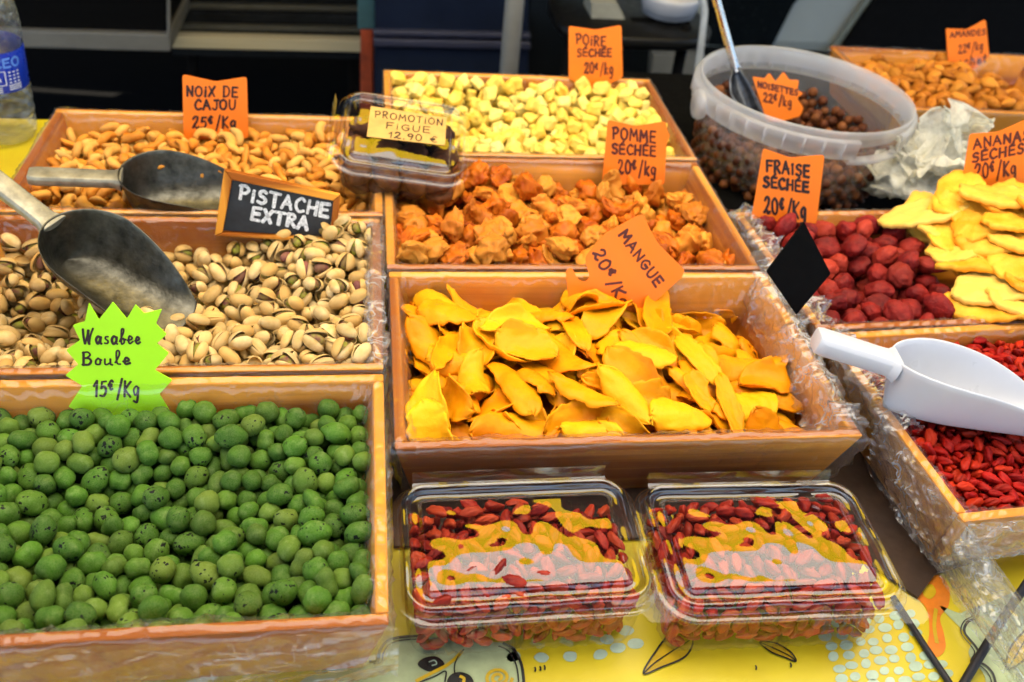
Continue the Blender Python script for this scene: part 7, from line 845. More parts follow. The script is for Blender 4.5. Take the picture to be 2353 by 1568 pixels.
for k, (a, b) in enumerate(((-120, -96), (-88, -62), (-54, -30), (-22, 2), (10, 22), (30, 50), (58, 70))):
    keep(upright("slat", dark if k % 2 else plain("weathered_slat", (.045, .045, .036), .6), 395, a, 832, b, 2.06 + (6 - k) * .035, .028, skew=8), r)
for x in (430, 800):
    keep(upright("leg", M['black'], x, 128, x + 22, 420, 2.06, .04), r)
r = thing("upright_post", "rusty red post with a teal cap beside the dark blue crates", "post", at_y(840, 190, 1.72))
keep(upright("shaft", plain("rust_red_paint", (.30, .045, .012), .6, nz=(20, .3)), 828, 66, 858, 420, 1.72, .03), r)
keep(upright("cap", plain("teal_paint", (.03, .09, .11), .6), 822, -160, 862, 68, 1.715, .04), r)
navy = plain("navy_plastic", (.007, .012, .030), .5, spec=.12, nz=(6, .15)); navy2 = plain("navy_plastic_rim", (.028, .032, .065), .4)
for k, (lb, y0, y1) in enumerate((("dark blue plastic crate, upper one of the pair behind the pears", -170, 84), ("dark blue plastic crate, lower one of the pair behind the pears", 96, 330))):
    r = thing("plastic_crate", lb, "crate", at_y(1000, y1, 1.66), group="dark blue crates stacked behind the stall")
    keep(upright("crate_body", navy, 862, y0, 1215, y1, 1.66, .35, skew=8), r)
    keep(upright("rim", navy2, 858, y0 - 6 if k else y1 - 14, 1220, y0 + 12 if k else y1, 1.645, .02, skew=8), r)
mb = MB(); a, b = at_y(1176, 260, 1.45), at_y(1182, -170, 1.45); t = (a - b); a = a + t * 1.2
a.x = b.x = (at_y(1178, 60, 1.45)).x
mb.tube([(a.x, 1.45, a.z), (b.x, 1.45, b.z + .9)], .021, 20)
tag(mb.build("tent_pole", [plain("grey_pole", (.30, .29, .26), .45, nz=(8, .12))], smooth=True), "grey metal pole standing behind the pear crate", "pole")
r = thing("chair", "black chair with a rounded seat behind the orange pear tag", "chair", at_y(1430, 300, 1.70))
c0 = at_y(1445, 32, 1.62); mb = MB()
ring = [(c0.x + .19 * (abs(math.cos(t)) ** .6) * math.copysign(1, math.cos(t)), c0.y + .16 * (abs(math.sin(t)) ** .6) * math.copysign(1, math.sin(t))) for t in [2 * math.pi * k / 40 for k in range(40)]]
mb.loft([[(x, y, c0.z + dz) for x, y in [((p[0] - c0.x) * k + c0.x, (p[1] - c0.y) * k + c0.y) for p in ring]] for dz, k in ((-.03, .96), (-.022, 1), (-.004, 1), (0, .97))], cap0=True, cap1=True)
keep(mb.build("seat", [plain("black_seat", (.006, .006, .006), .4, spec=.3)], smooth=True), r)
keep(upright("apron", M['black'], 1300, 52, 1588, 90, 1.56, .04), r)
for x in (1300, 1565):
    for y in (1.53, 1.74):
        q = at_y(x + 12, 60, y); mb = MB(); mb.tube([(q.x, y, q.z), (q.x * 1.02, y + .02, -.78)], .014, 10)
        keep(mb.build("leg", [M['black']], smooth=True), r)
mb = MB(); q = [at_y(x, y, 1.36) for x, y in ((1560, -120), (1605, -20), (1618, 20), (1616, 60), (1604, 160), (1590, 270), (1570, 420))]
mb.tube(catmull(q, 5), .0075, 10)
tag(mb.build("tube_frame", [plain("white_enamel_tube", (.50, .54, .58), .4)], smooth=True), "bent white metal tube rising beside the hazelnut tub", "tube frame")
bw = at_z(1518, 22, c0.z + .001)
mb = MB(); mb.lathe([(0, .004), (.045, .004), (.062, .012), (.072, .05), (.075, .06), (.072, .06), (.064, .018), (0, .010)], 40)
tag(mb.build("bowl", [M['white_plastic']], smooth=True, loc=(bw.x, c0.y - .02, c0.z + .001)), "white bowl standing on the black chair seat", "bowl")
mb = MB(); cc = at_z(1395, 28, c0.z)
for k in range(5): mb.box((cc.x - .05, c0.y - .05 + .004 * k, c0.z + .002 + k * .006), (cc.x + .03 - .004 * k, c0.y + .05, c0.z + .0075 + k * .006))
tag(mb.build("paper_pile", [plain("grey_paper", (.30, .31, .28), .7)]), "small pile of grey papers lying on the black chair seat", "papers")
# white van parked behind with dark windows
van_m = plain("pale_grey_van_paint", (.30, .34, .35), .35, nz=(3, .06)); glass_d = plain("dark_window_glass", (.004, .006, .008), .2, spec=.15)
r = thing("parked_van", "pale grey van with dark windows parked behind the stall", "van", (1.6, 2.7, -.78))
vb = MB(); vb.box((.72, 2.6, -.55), (4.6, 4.4, 1.6)); keep(vb.build("body", [van_m], bevel=.05), r)
def poly_y(name, m, pts, y, th, parent):
    p = [at_y(x, yy, y) for x, yy in pts]; n = len(p); q = [a + Vector((0, th, 0)) for a in p]
    mb = MB(); mb.add(p + q, [tuple(range(n))[::-1], tuple(range(n, 2 * n))] + [(i, (i + 1) % n, n + (i + 1) % n, n + i) for i in range(n)])
    return keep(mb.build(name, [m], bevel=.004, recalc=True), parent)
poly_y("window", glass_d, [(1628, -200), (2010, -200), (1825, 10), (1770, 118), (1628, 104)], 2.57, .02, r)
poly_y("window", M['black'], [(2140, -200), (2500, -200), (2500, 150), (1925, 122), (2010, 0)], 2.55, .03, r)
poly_y("window_seal", plain("grey_green_seal", (.17, .20, .19), .5), [(2010, 0), (1925, 122), (1905, 120), (1992, -4)], 2.57, .015, r)
poly_y("bumper", grey_metal, [(1500, 124), (1622, 128), (1618, 196), (1495, 190)], 2.3, .05, r)
bt = MB(); bt.box((-3.5, 3.6, -.78), (.70, 3.65, 2.2))
tag(bt.build("backdrop_tarpaulin", [plain("black_tarpaulin", (.0012, .0012, .0016), .8, spec=.03)]), "black tarpaulin hanging behind the stall", "tarpaulin")

# ---------------------------------------------------------------- wooden crates lined with film
def crate(k, label, liner_in=.045, drop=(.07, .035, .035, .035), amp=1.0, seed=0, group="wooden crates of dried fruit and nuts on the stall"):
    (x, y), W, D, a = CRATES[k]
    root = thing("wooden_crate", label, "crate", (x, y, 0), (0, 0, R(a)), group)
    i = FLARE; t = TH; H = RIM; g = .0006
    def board(name, m, lo_o, hi_o, lo_i, hi_i):
        mb = MB()
        # outer bottom a,b ; outer top ; inner bottom ; inner top
        mb.hexa([lo_o[0], lo_o[1], lo_i[1], lo_i[0], hi_o[0], hi_o[1], hi_i[1], hi_i[0]])
        mb.build(name, [m], root, bevel=.0014, recalc=True)
    z0 = .001
    board("side_board", M['wood_x'], [(i, i, z0), (W - i, i, z0)], [(0, 0, H), (W, 0, H)], [(i, i + t, z0), (W - i, i + t, z0)], [(0, t, H), (W, t, H)])
    board("side_board", M['wood_x'], [(W - i, D - i, z0), (i, D - i, z0)], [(W, D, H), (0, D, H)], [(W - i, D - i - t, z0), (i, D - i - t, z0)], [(W, D - t, H), (0, D - t, H)])
    e = .0007
    board("end_board", M['wood_y'], [(i, D - i - t - g, z0), (i, i + t + g, z0)], [(0, D - t - g, H - e), (0, t + g, H - e)], [(i + t, D - i - t - g, z0), (i + t, i + t + g, z0)], [(t, D - t - g, H - e), (t, t + g, H - e)])
    board("end_board", M['wood_y'], [(W - i, i + t + g, z0), (W - i, D - i - t - g, z0)], [(W, t + g, H - e), (W, D - t - g, H - e)], [(W - i - t, i + t + g, z0), (W - i - t, D - i - t - g, z0)], [(W - t, t + g, H - e), (W - t, D - t - g, H - e)])
    mb = MB(); mb.box((i + t + .001, i + t + .001, .002), (W - i - t - .001, D - i - t - .001, .008)); mb.build("base_board", [M['wood_x']], root)
    # film liner: inside, over the rim, down the outside, pulled into folds
    rng = random.Random(seed + 77)
    nside = (130, 84, 130, 84)
    steps = 15; rings = []
    per = []
    for s in range(4):
        for q in range(nside[s]): per.append((s, q / nside[s]))
    vs = []
    for n_, (s, f) in enumerate(per):
        nxt = (s + 1) % 4; prv = (s - 1) % 4
        dr = drop[s] * (1 - .0)
        if f > .85: dr = drop[s] + (drop[nxt] - drop[s]) * (f - .85) / .3
        if f < .15: dr = drop[s] + (drop[prv] - drop[s]) * (.15 - f) / .3
        L = (W, D, W, D)[s]; arc = f * L + s * 1.7
        dr *= 1 + .25 * fbm((arc * 9, seed, 3), 1, 2)
        prof = []
        nin = 6
        for j in range(nin):
            z = H - liner_in + (liner_in - .001) * j / (nin - 1)
            prof.append((t + FLARE * (1 - z / H) + .0014, z, 'i'))
        prof += [(t * .75, H + .0012, 't'), (t * .25, H + .0012, 't')]
        for j in range(7):
            z = H - .001 - (dr - .001) * j / 6
            prof.append((FLARE * (1 - z / H) - .0015 - .006 * (j / 6) * max(0, (dr - .04) / .03) * abs(fbm((arc * 14, j * .3, seed), 1, 2)), z, 'o'))
        for j, (d, z, w) in enumerate(prof):
            jj = j * .16
            c = max(0, 1 - abs(fbm((arc * 26 + jj * 2.2, jj * .8, seed * 3.1), 1, 2)) * 3.2) ** 2; c2 = max(0, 1 - abs(fbm((arc * 70 - jj * 5, jj * 2, seed), 1, 2)) * 3) ** 2
            big = abs(fbm((arc * 9, jj * .5, seed + 5), 1, 2))
            a_ = (.0026 * (c if w != 't' else c * .8) + .0014 * c2 + .0022 * big) * amp
            cr = min(f, 1 - f) * L
            a_ += .004 * math.exp(-(cr / .018) ** 2) * (abs(fbm((j * .5, arc * 60, seed), 1, 2)) + .15) * amp
            if w == 'i': d += a_
            elif w == 't': z += a_ * .8
            else: d -= a_
            if s == 0: p = (d + (W - 2 * d) * f, d)
            elif s == 1: p = (W - d, d + (D - 2 * d) * f)
            elif s == 2: p = (W - d - (W - 2 * d) * f, D - d)
            else: p = (d, D - d - (D - 2 * d) * f)
            vs.append((p[0], p[1], z))
    fs = []; m = steps; n = len(per)
    for a_ in range(n):
        b_ = (a_ + 1) % n
        for j in range(m - 1): fs.append((a_ * m + j, b_ * m + j, b_ * m + j + 1, a_ * m + j + 1))
    link("film_liner", mesh("film_liner", vs, fs, M['film']), root)
    return root

def drape(root, name, pts_fn, nu, nv, m):
    vs = [pts_fn(i / nu, j / nv) for i in range(nu + 1) for j in range(nv + 1)]
    fs = [(i * (nv + 1) + j, (i + 1) * (nv + 1) + j, (i + 1) * (nv + 1) + j + 1, i * (nv + 1) + j + 1) for i in range(nu) for j in range(nv)]
    return link(name, mesh(name, vs, fs, m), root)

cw = crate('wasabi', "wooden crate of green coated peanuts at the front corner", drop=(.078, .06, .03, .04), amp=1.25, seed=1)
cp_ = crate('pistachio', "wooden crate of pistachios between the green peanuts and the cashews", seed=2, amp=1.1, drop=(.03, .06, .03, .03))
crate('cashew', "wooden crate of cashews behind the pistachios, nearest the water bottle", seed=3, amp=.9, drop=(.03, .03, .02, .02))
cm_ = crate('mango', "wooden crate of yellow mango slices above the two clear boxes", seed=4, amp=1.2, drop=(.07, .05, .03, .05))
crate('apple', "wooden crate of orange brown dried apple between the mango and pear crates", seed=5, amp=.8, drop=(.03, .03, .03, .04))
crate('pear', "wooden crate heaped with pale yellow dried pear at the back", seed=6, amp=.7, drop=(.03, .03, .03, .04))
cg = crate('goji', "film wrapped wooden crate of small red berries under the white scoop", seed=7, amp=1.5, drop=(.075, .05, .04, .075))
cs_ = crate('strawberry', "wooden crate holding dark red strawberries and yellow pineapple slices", seed=8, amp=1.4, drop=(.03, .03, .03, .06))
crate('almond', "wooden crate of almonds behind the hazelnut tub", seed=9, amp=1.1, drop=(.04, .03, .03, .05))

def front_drape(u, v):
    x = .40 * u * 1.02 - .002
    f = fbm((u * 5 + v * 2.4, v * 1.6, 4), 1, 3); f2 = max(0, 1 - abs(fbm((u * 5 + v * 5.5, v * 2.4, 9), 1, 2)) * 3) ** 2 * .8 + .5 * max(0, 1 - abs(fbm((u * 16 + v * 7, v * 3, 19), 1, 2)) * 3) ** 2
    z = .079 - .077 * v * (1 - .30 * (u ** 6))
    y = -.003 + .016 * v * (1 if v < .8 else 1) - .012 * math.sin(math.pi * min(1, v * 1.1)) - .010 * f * v - .008 * f2 * v - .012 * v * v * (u > .0)
    return (x, y, z)
drape(cw, "loose_film", front_drape, 150, 40, M['film_loose'])
def corner_drape(u, v):
    """the bunched film at the near left corner of the red berry crate"""
    a = -.12 + u * .36                       # along: from the left board round to the front board
    if a < .12: bx, by, nx, ny = 0.0, .12 - (a + .12), -1, 0
    else: bx, by, nx, ny = a - .12, 0.0, 0, -1
    k = math.exp(-((a - .07) / .05) ** 2)
    if abs(a - .12) < .02:
        w = (a - .10) / .04; nx, ny = -(1 - w), -w; l = math.hypot(nx, ny); nx, ny = nx / l, ny / l
    f = fbm((a * 26 + v * 2, v * 2.2, 3), 1, 3); f2 = max(0, 1 - abs(fbm((a * 34 + v * 2.5, v * 2.6, 7), 1, 2)) * 3) ** 2 * .9 + .4 * max(0, 1 - abs(fbm((a * 80 - v * 6, v * 4, 17), 1, 2)) * 3) ** 2
    out = .003 + FLARE * -v * .8 + .016 * math.sin(math.pi * min(1, v * 1.15)) * (.35 + .65 * k) + .008 * f * v + .006 * f2 + .004 * v * v
    z = .082 - (.064 if a > .1 else .072) * v + .004 * f2
    return (bx + nx * out + .004 * f, by + ny * out, z)
drape(cg, "loose_film", corner_drape, 170, 50, M['film_bunch'])

def rim_bunch(root, k, right, a0, a1, seed, amp=1.0):
    """film gathered in crumples over one end board"""
    W, D = CRATES[k][1:3]
    def fn(u, v):
        y = a0 + (a1 - a0) * u
        s = v * 2 - 1                                 # -1 inside, 0 on the rim, 1 outside
        r1 = max(0, 1 - abs(fbm((y * 34 + s * 1.4, s * 1.3, seed), 1, 2)) * 3) ** 2; r2 = max(0, 1 - abs(fbm((y * 75 - s * 3, s * 3, seed + 8), 1, 2)) * 3) ** 2
        lump_ = abs(fbm((y * 22, s * 1.5, seed + 3), 1, 3))
        out = (.0025 + .0065 * r1 + .003 * r2 + .009 * lump_) * amp
        if s < 0: d, z = TH + FLARE * (-s) * .034 / RIM + out, RIM - .034 * (-s) ** 1.2 + .002
        else: d, z = TH * (1 - min(1, s * 2.5)) + (FLARE * max(0, s - .4) * .04 / RIM if s > .4 else 0) - (out if s > .35 else 0), RIM + .0015 - .040 * max(0, s - .35)
        z += out * .9 * math.exp(-(s / .35) ** 2)
        return ((W - d) if right else d, y + .003 * fbm((y * 40, s * 3, seed), 1, 2), z)
    drape(root, "gathered_film", fn, 130, 26, M['film_bunch'])
rim_bunch(cs_, 'strawberry', False, .004, .224, 3, 1.15)
rim_bunch(cm_, 'mango', True, .010, .240, 6, .9)
rim_bunch(cg, 'goji', False, .10, .236, 12, 1.0)
rim_bunch(cp_, 'pistachio', True, .004, .250, 15, .45)

# ---------------------------------------------------------------- piles
F = {}
F['wasabi'] = None
def mat_wasabi(name, speck):
    m, nt, N, L, bs = nodes_of(name)
    v = coords(nt, rand=True); p = pick(nt)
    c = mixc(nt, ramp(nt, noisen(nt, v, 90, 4), .3, .7), (.034, .105, .004), (.060, .165, .008))
    c = mixc(nt, ramp(nt, p, .55, 1.0, 0, .75), c, (.13, .18, .022))
    c = mixc(nt, ramp(nt, noisen(nt, v, 130, 5, .7), .52, .72, 0, .45), c, (.22, .30, .10))
    k = ramp(nt, mathn(nt, 'FRACT', mathn(nt, 'MULTIPLY', p, 5.7)), 0, 1, .70, 1.28)
    hs = N.new("ShaderNodeHueSaturation"); L.new(k, hs.inputs['Value']); L.new(c, hs.inputs['Color']); c = hs.outputs[0]
    c = mixc(nt, ramp(nt, noisen(nt, v, 900, 2), .35, .6, 0, .14), c, (.26, .34, .12))
    if speck:
        ws = N.new("ShaderNodeTexNoise"); ws.inputs['Scale'].default_value = 240; L.new(v, ws.inputs['Vector'])
        wv = N.new("ShaderNodeVectorMath"); wv.operation = 'SCALE'; L.new(ws.outputs['Color'], wv.inputs[0]); wv.inputs['Scale'].default_value = .9
        gate = ramp(nt, noisen(nt, v, 80, 1), .47, .50)
        for sc in ((170, 330, 230), (400, 210, 300)):
            v2 = coords(nt, sc, rand=True)
            va = N.new("ShaderNodeVectorMath"); va.operation = 'ADD'; L.new(v2, va.inputs[0]); L.new(wv.outputs[0], va.inputs[1])
            vo = N.new("ShaderNodeTexVoronoi"); vo.distance = 'CHEBYCHEV'; vo.inputs['Scale'].default_value = 1.0; L.new(va.outputs[0], vo.inputs['Vector'])
            sep = N.new("ShaderNodeSeparateColor"); L.new(vo.outputs['Color'], sep.inputs[0])
            size = ramp(nt, sep.outputs[1], 0, 1, .14, .36)
            near = mathn(nt, 'LESS_THAN', vo.outputs['Distance'], size)
            some = ramp(nt, sep.outputs[0], .58, .60)
            c = mixc(nt, mathn(nt, 'MULTIPLY', mathn(nt, 'MULTIPLY', near, gate), some), c, (.005, .008, .005))
    L.new(c, bs.inputs['Base Color']); bs.inputs['Roughness'].default_value = .62; bs.inputs['Specular IOR Level'].default_value = .2
    bumpn(nt, noisen(nt, v, 700, 3), .35, .0006, bs)
    return m
MF = {
    'wasabi': mat_wasabi("green_coating", False), 'speck': mat_wasabi("speckled_green_coating", True),
    'pistachio': food("pistachio_shell", (.82, .60, .29), (.64, .40, .13), (.70, .42, .13), 70, .5, (300, .25, .0006), vary=.22),
    'kernel': food("pistachio_kernel", (.30, .32, .03), (.16, .05, .05), (.24, .08, .07), 130, .6),
    'cashew': food("cashew_nut", (.84, .36, .05), (.66, .21, .018), (.86, .48, .12), 60, .5, (260, .25, .0006), vary=.2),
    'mango': food("dried_mango", (1.0, .38, .003), (.96, .26, .002), (1.0, .47, .008), 26, .45, (150, .5, .0014), vary=.14),
    'apple': food("dried_apple", (.72, .18, .010), (.44, .075, .005), (.80, .32, .04), 55, .38, (200, .6, .0016), vary=.25),
    'pear': food("dried_pear", (1.0, .76, .15), (.98, .60, .07), (1.0, .84, .27), 45, .5, (150, .4, .0012), vary=.10),
    'almond': food("almond_skin", (.58, .21, .022), (.38, .11, .010), (.66, .27, .035), 140, .6, (420, .5, .0008), vary=.25),
    'hazelnut': food("hazelnut_skin", (.12, .034, .010), (.06, .015, .006), (.20, .07, .022), 110, .5, (300, .4, .0006), vary=.3),
    'strawberry': food("dried_strawberry", (.30, .014, .010), (.15, .006, .007), (.40, .04, .02), 90, .6, (520, .9, .0012), vary=.3, spec=.25),
    'goji': food("red_dried_berry", (.44, .009, .004), (.20, .005, .004), (.54, .03, .006), 130, .5, (200, .9, .0016), vary=.3, stretch=(.35, 1, 1)),
    'goji_box': food("red_brown_dried_berry", (.36, .028, .012), (.22, .012, .010), (.44, .06, .02), 110, .42, (500, .4, .0006), vary=.3),
    'pineapple': food("dried_pineapple", (.98, .51, .05), (.92, .34, .015), (.99, .61, .12), 40, .45, (170, .7, .0016), vary=.12),
    'fig': food("dried_fig", (.10, .035, .012), (.05, .015, .008), (.16, .06, .02), 80, .5),
}
def unpack(k):
    """seven whole numbers a piece: place in quarter millimetres, turn (quaternion x, y, z in fiftieths), shape"""
    ni, q = DATA[k]
    out = []
    for i in range(0, len(q), 7):
        x, y, z, a, b, c, v = q[i:i + 7]
        a, b, c = a / 50, b / 50, c / 50
        out.append((Vector((x, y, z)) * .00025, Quaternion((math.sqrt(max(0, 1 - a * a - b * b - c * c)), a, b, c)).normalized(), v))
    return ni, out

def merged(name, places, shapes, mats, mat_of, base, spread=1.0):
    """the rest of a pile as one mesh"""
    mb_v, mb_f, mb_m = [], [], []; off = 0
    arr = [np.array([tuple(v) for v in s[0]]) for s in shapes]
    for p, q, k in places:
        mt = np.array((base @ (Matrix.Translation(Vector((p.x * spread, p.y * spread, p.z))) @ q.to_matrix().to_4x4())))
        v = arr[k] @ mt[:3, :3].T + mt[:3, 3]
        mb_v += v.tolist(); mb_f += [tuple(off + i for i in f) for f in shapes[k][1]]; mb_m += [mat_of(k)] * len(shapes[k][1]); off += len(v)
    return mb_v, mb_f, mb_m

ALL_PLACED = {}
def pile(k, name, cat, group, label_fn, shapes, mats, mat_of, rest_label, core=True, base=None, rest_name=None, kernel=None, sub_ok=True):
    ni, pl = unpack(k)
    B = base if base is not None else crate_matrix(k)
    mes = [mesh(name, s[0], s[1], mats[mat_of(i)]) for i, s in enumerate(shapes)]
    kme = mesh("kernel", *kernel, MF['kernel']) if kernel else None
    bq = B.to_quaternion()
    out = []
    for p, q, v in pl[:ni]:
        o = bpy.data.objects.new(name, mes[v]); col.objects.link(o)
        o.location = B @ p; o.rotation_mode = 'QUATERNION'; o.rotation_quaternion = bq @ q
        tag(o, label_fn(p, v), cat, group)
        if kernel and PIST_ANG[v] is not None and PIST_ANG[v] >= 9:
            c = bpy.data.objects.new("kernel", kme); col.objects.link(c); c.parent = o
        out.append(o)
    ALL_PLACED[k] = out
    rest = pl[ni:]
    if rest or core:
        v, f, mi = merged(name, rest, shapes, mats, mat_of, B)
        if core:                                   # the packed goods below, following the pile
            P = np.array([tuple(p) for p, q, w in pl]); ext = np.median([max(abs(c.z) for c in map(Vector, s[0])) for s in shapes]) + .004
            (x0, y0), (x1, y1) = P[:, :2].min(0), P[:, :2].max(0); nx, ny = 44, 30; b0 = len(v); gx = []
            for i in range(nx + 1):
                for j in range(ny + 1):
                    x, y = x0 + (x1 - x0) * i / nx, y0 + (y1 - y0) * j / ny
                    if base is not None:
                        r_ = math.hypot(x, y)
                        if r_ > .128: x, y = x * .128 / r_, y * .128 / r_
                    w = 1 / ((P[:, 0] - x) ** 2 + (P[:, 1] - y) ** 2 + 2e-4) ** 2
                    zz = (w * P[:, 2]).sum() / w.sum() - ext * (2.4 if k == 'cashew' else 1.25) + .0035 * fbm((x * 110, y * 110, 3), 1, 2)
                    if base is not None: zz -= .004 + .02 * max(0, math.hypot(x, y) - .10) / .03
                    gx.append(tuple(B @ Vector((x, y, max(.010, zz)))))
            v += gx; f += [(b0 + i * (ny + 1) + j, b0 + (i + 1) * (ny + 1) + j, b0 + (i + 1) * (ny + 1) + j + 1, b0 + i * (ny + 1) + j + 1) for i in range(nx) for j in range(ny)]
            mi += [0] * (nx * ny)
        me = mesh(rest_name or name + "_heap", v, f, mats, True, mi)
        o = link(rest_name or name + "_heap", me)
        tag(o, rest_label, "heap", None, 'stuff')
    return out

def where(W, D, marks):
    """words for a place in a tray by the landmark it lies closest to"""
    def fn(p):
        best = min(marks, key=lambda m: (math.hypot(p.x - m[1], p.y - m[2]) - (m[3] if len(m) > 3 else 0)))
        return best[0]
    return fn
def size_word(p): return ""

w_ = where(.4, .25, [("along the front board of its crate", .15, .03), ("along the front board of its crate", .25, .03), ("in the corner nearest the clear boxes", .38, .03), ("against the board beside the mango crate", .38, .13),
    ("in the corner under the pistachio crate", .37, .23), ("along the back board right of the green star tag", .29, .225), ("at the foot of the green star tag", .19, .215), ("along the back board left of the green star tag", .11, .22), ("in the middle of the crate", .22, .13), ("halfway along the crate under the star tag", .17, .15), ("towards the middle of the front", .2, .08)])
W_TR = ["plain oval", "plain round", "speckled round", "long two lobed", "speckled oval", "plain round", "speckled oval", "long two lobed", "plain pale", "speckled round", "plain oval", "long two lobed"]
W_SPECK = {2, 4, 6, 9}
pile('wasabi', "coated_peanut", "peanut", "green coated peanuts in the front crate", lambda p, v: "%s green coated peanut %s" % (W_TR[v], w_(p)),
     item_wasabi(), [MF['wasabi'], MF['speck']], lambda v: 1 if v in W_SPECK else 0, "lower layer of green coated peanuts filling the front crate")
p_ = where(.4, .25, [("along the front board of its crate", .25, .03), ("along the front board of its crate", .33, .03), ("beside the green star tag", .22, .06), ("behind the metal scoop near the outer board", .07, .2), ("left of the scoop below its handle", .06, .12), ("in front of the scoop left of the green tag", .09, .04), ("at the mouth of the metal scoop", .24, .12), ("under the chalkboard", .28, .22), ("against the board beside the mango crate", .38, .1), ("in the corner under the apple crate", .38, .22), ("right of the scoop, in the middle of the crate", .31, .14)])
P_TR = ["closed", "slightly split", "split", "wide open", "split", "almost closed", "empty half", "open"]
pile('pistachio', "pistachio", "pistachio", "pistachios in the crate with the metal scoop", lambda p, v: "%s pistachio %s %s" % (P_TR[v], "shell" if v == 6 else "nut", p_(p)),
     item_pistachio(), [MF['pistachio']], lambda v: 0, "lower layer of pistachios under the metal scoop", kernel=item_kernel())
c_ = where(.4, .25, [("along the back board left of the orange tag", .06, .21), ("at the foot of the orange cashew tag", .19, .22), ("along the back board by the clear fig box", .31, .21), ("in the corner near the outer board", .05, .05), ("against the outer board", .03, .13), ("above the lying scoop", .18, .09), ("behind the chalkboard", .29, .05), ("in the middle of the crate", .19, .15), ("next to the clear fig box", .35, .12)])
C_TR = ["curled", "plump curled", "long curved", "tightly curled", "plump curved", "slim curved", "short straight", "split half"]
pile('cashew', "cashew", "cashew", "cashews in the back left crate", lambda p, v: "%s roasted cashew %s" % (C_TR[v], c_(p)), item_cashew(), [MF['cashew']], lambda v: 0, "lower layer of roasted cashews in their crate")
def grid_words(W, D, cols, rows):
    return lambda p: (cols[min(len(cols) - 1, max(0, int(p.x / W * len(cols))))], rows[min(len(rows) - 1, max(0, int(p.y / D * len(rows))))])
m_ = grid_words(.4, .25, ["next to the pistachio crate", "near the pistachio side", "in the middle", "near the strawberry side", "next to the strawberry crate"], ["at the front board", "in the front half", "in the centre row", "in the back half", "at the back board"])
G_TR = ["broad", "large", "short", "narrow", "wide", "long", "wide short", "small", "thin strip like", "squarish", "large", "small thin"]
pile('mango', "mango_slice", "mango slice", "dried mango slices in the crate above the clear boxes", lambda p, v: "%s yellow mango slice %s, %s" % ((G_TR[v],) + m_(p)), item_mango(), [MF['mango']], lambda v: 0, "mango slices buried at the bottom of their crate")
A_TR = ["broad", "curled", "crumpled", "ragged", "long", "small", "folded", "cupped", "thin", "pointed"]
a_ = grid_words(.4, .25, ["by the fig box", "left of the middle", "in the middle", "right of the mango tag", "by the outer orange board"], ["at the front board", "in the front half", "in the back half", "below the pear crate"])
pile('apple', "apple_piece", "apple piece", "dried apple pieces in the middle crate", lambda p, v: "%s orange brown apple piece %s, %s" % ((A_TR[v],) + a_(p)), item_apple(), [MF['apple']], lambda v: 0, "dried apple pieces lying underneath in the middle crate")
e_ = grid_words(.4, .26, ["beside the fig box", "left of the heap's top", "below the heap's top", "under the pear tag", "by the outer board"], ["at the front board", "on the front slope", "high on the heap", "at the back board"])
E_TR = ["chunky", "square", "blunt", "flat", "large", "small", "pointed", "rounded", "long", "lumpy"]
pile('pear', "pear_chunk", "pear chunk", "dried pear chunks heaped in the back crate", lambda p, v: "%s pale yellow pear chunk %s, %s" % ((E_TR[v],) + e_(p)), item_pear(), [MF['pear']], lambda v: 0, "dried pear chunks buried inside the pale heap")
s_ = grid_words(.25, .228, ["by the wrapped edge", "left of the middle", "in the middle", "under the pineapple slices"], ["at the front board", "in the front half", "in the back half", "below the strawberry tag"])
S_TR = ["round", "knobbly", "long", "small", "flat", "dark", "wrinkled", "double"]
pile('strawberry', "dried_strawberry", "strawberry", "dried strawberries beside the pineapple", lambda p, v: "%s red dried strawberry %s, %s" % ((S_TR[v],) + s_(p)), item_strawberry(), [MF['strawberry']], lambda v: 0, "dried strawberries underneath in the shared crate", rest_name="strawberry_heap")
g_ = grid_words(.3, .24, ["by the wrapped corner board", "below the white scoop", "near the frame edge of the crate", "far along the crate"], ["at the front board", "in the front half", "beside the white scoop", "behind the white scoop"])
J_TR = ["long", "plump", "curved", "thin", "short", "wrinkled", "pointed", "bent"]
pile('goji', "red_berry", "berry", "small red dried berries under the white scoop", lambda p, v: "%s red dried berry %s, %s" % ((J_TR[v],) + g_(p)), item_goji(), [MF['goji']], lambda v: 0, "mass of small red dried berries filling the wrapped crate", rest_name="red_berry_heap")
l_ = grid_words(.38, .255, ["by the tub", "left of the middle", "in the middle", "under the almond tag", "by the far board"], ["at the front by the white bag", "in the front half", "in the back half", "at the back board"])
L_TR = ["broad", "slim", "long", "plump", "pointed"]
pile('almond', "almond", "almond", "almonds in the far crate", lambda p, v: "%s brown almond %s, %s" % ((L_TR[v],) + l_(p)), item_almond(), [MF['almond']], lambda v: 0, "lower layer of brown almonds in the far crate")
TUB = Matrix.Translation((.590, .648, .006)) @ Euler((0, R(1.6), 0)).to_matrix().to_4x4()
h_ = lambda p: "near the orange star tag" if p.x < .02 and p.y > -.02 else "close to the tub wall" if p.length > .1 else "on the slope towards the rim"
H_TR = ["dark round", "pale round", "small", "large"]
pile('hazelnut', "hazelnut", "hazelnut", "hazelnuts in the round tub", lambda p, v: "%s brown hazelnut %s" % (H_TR[v], h_(p)), item_hazelnut(), [MF['hazelnut']], lambda v: 0, "mass of brown hazelnuts seen through the tub wall", base=TUB)

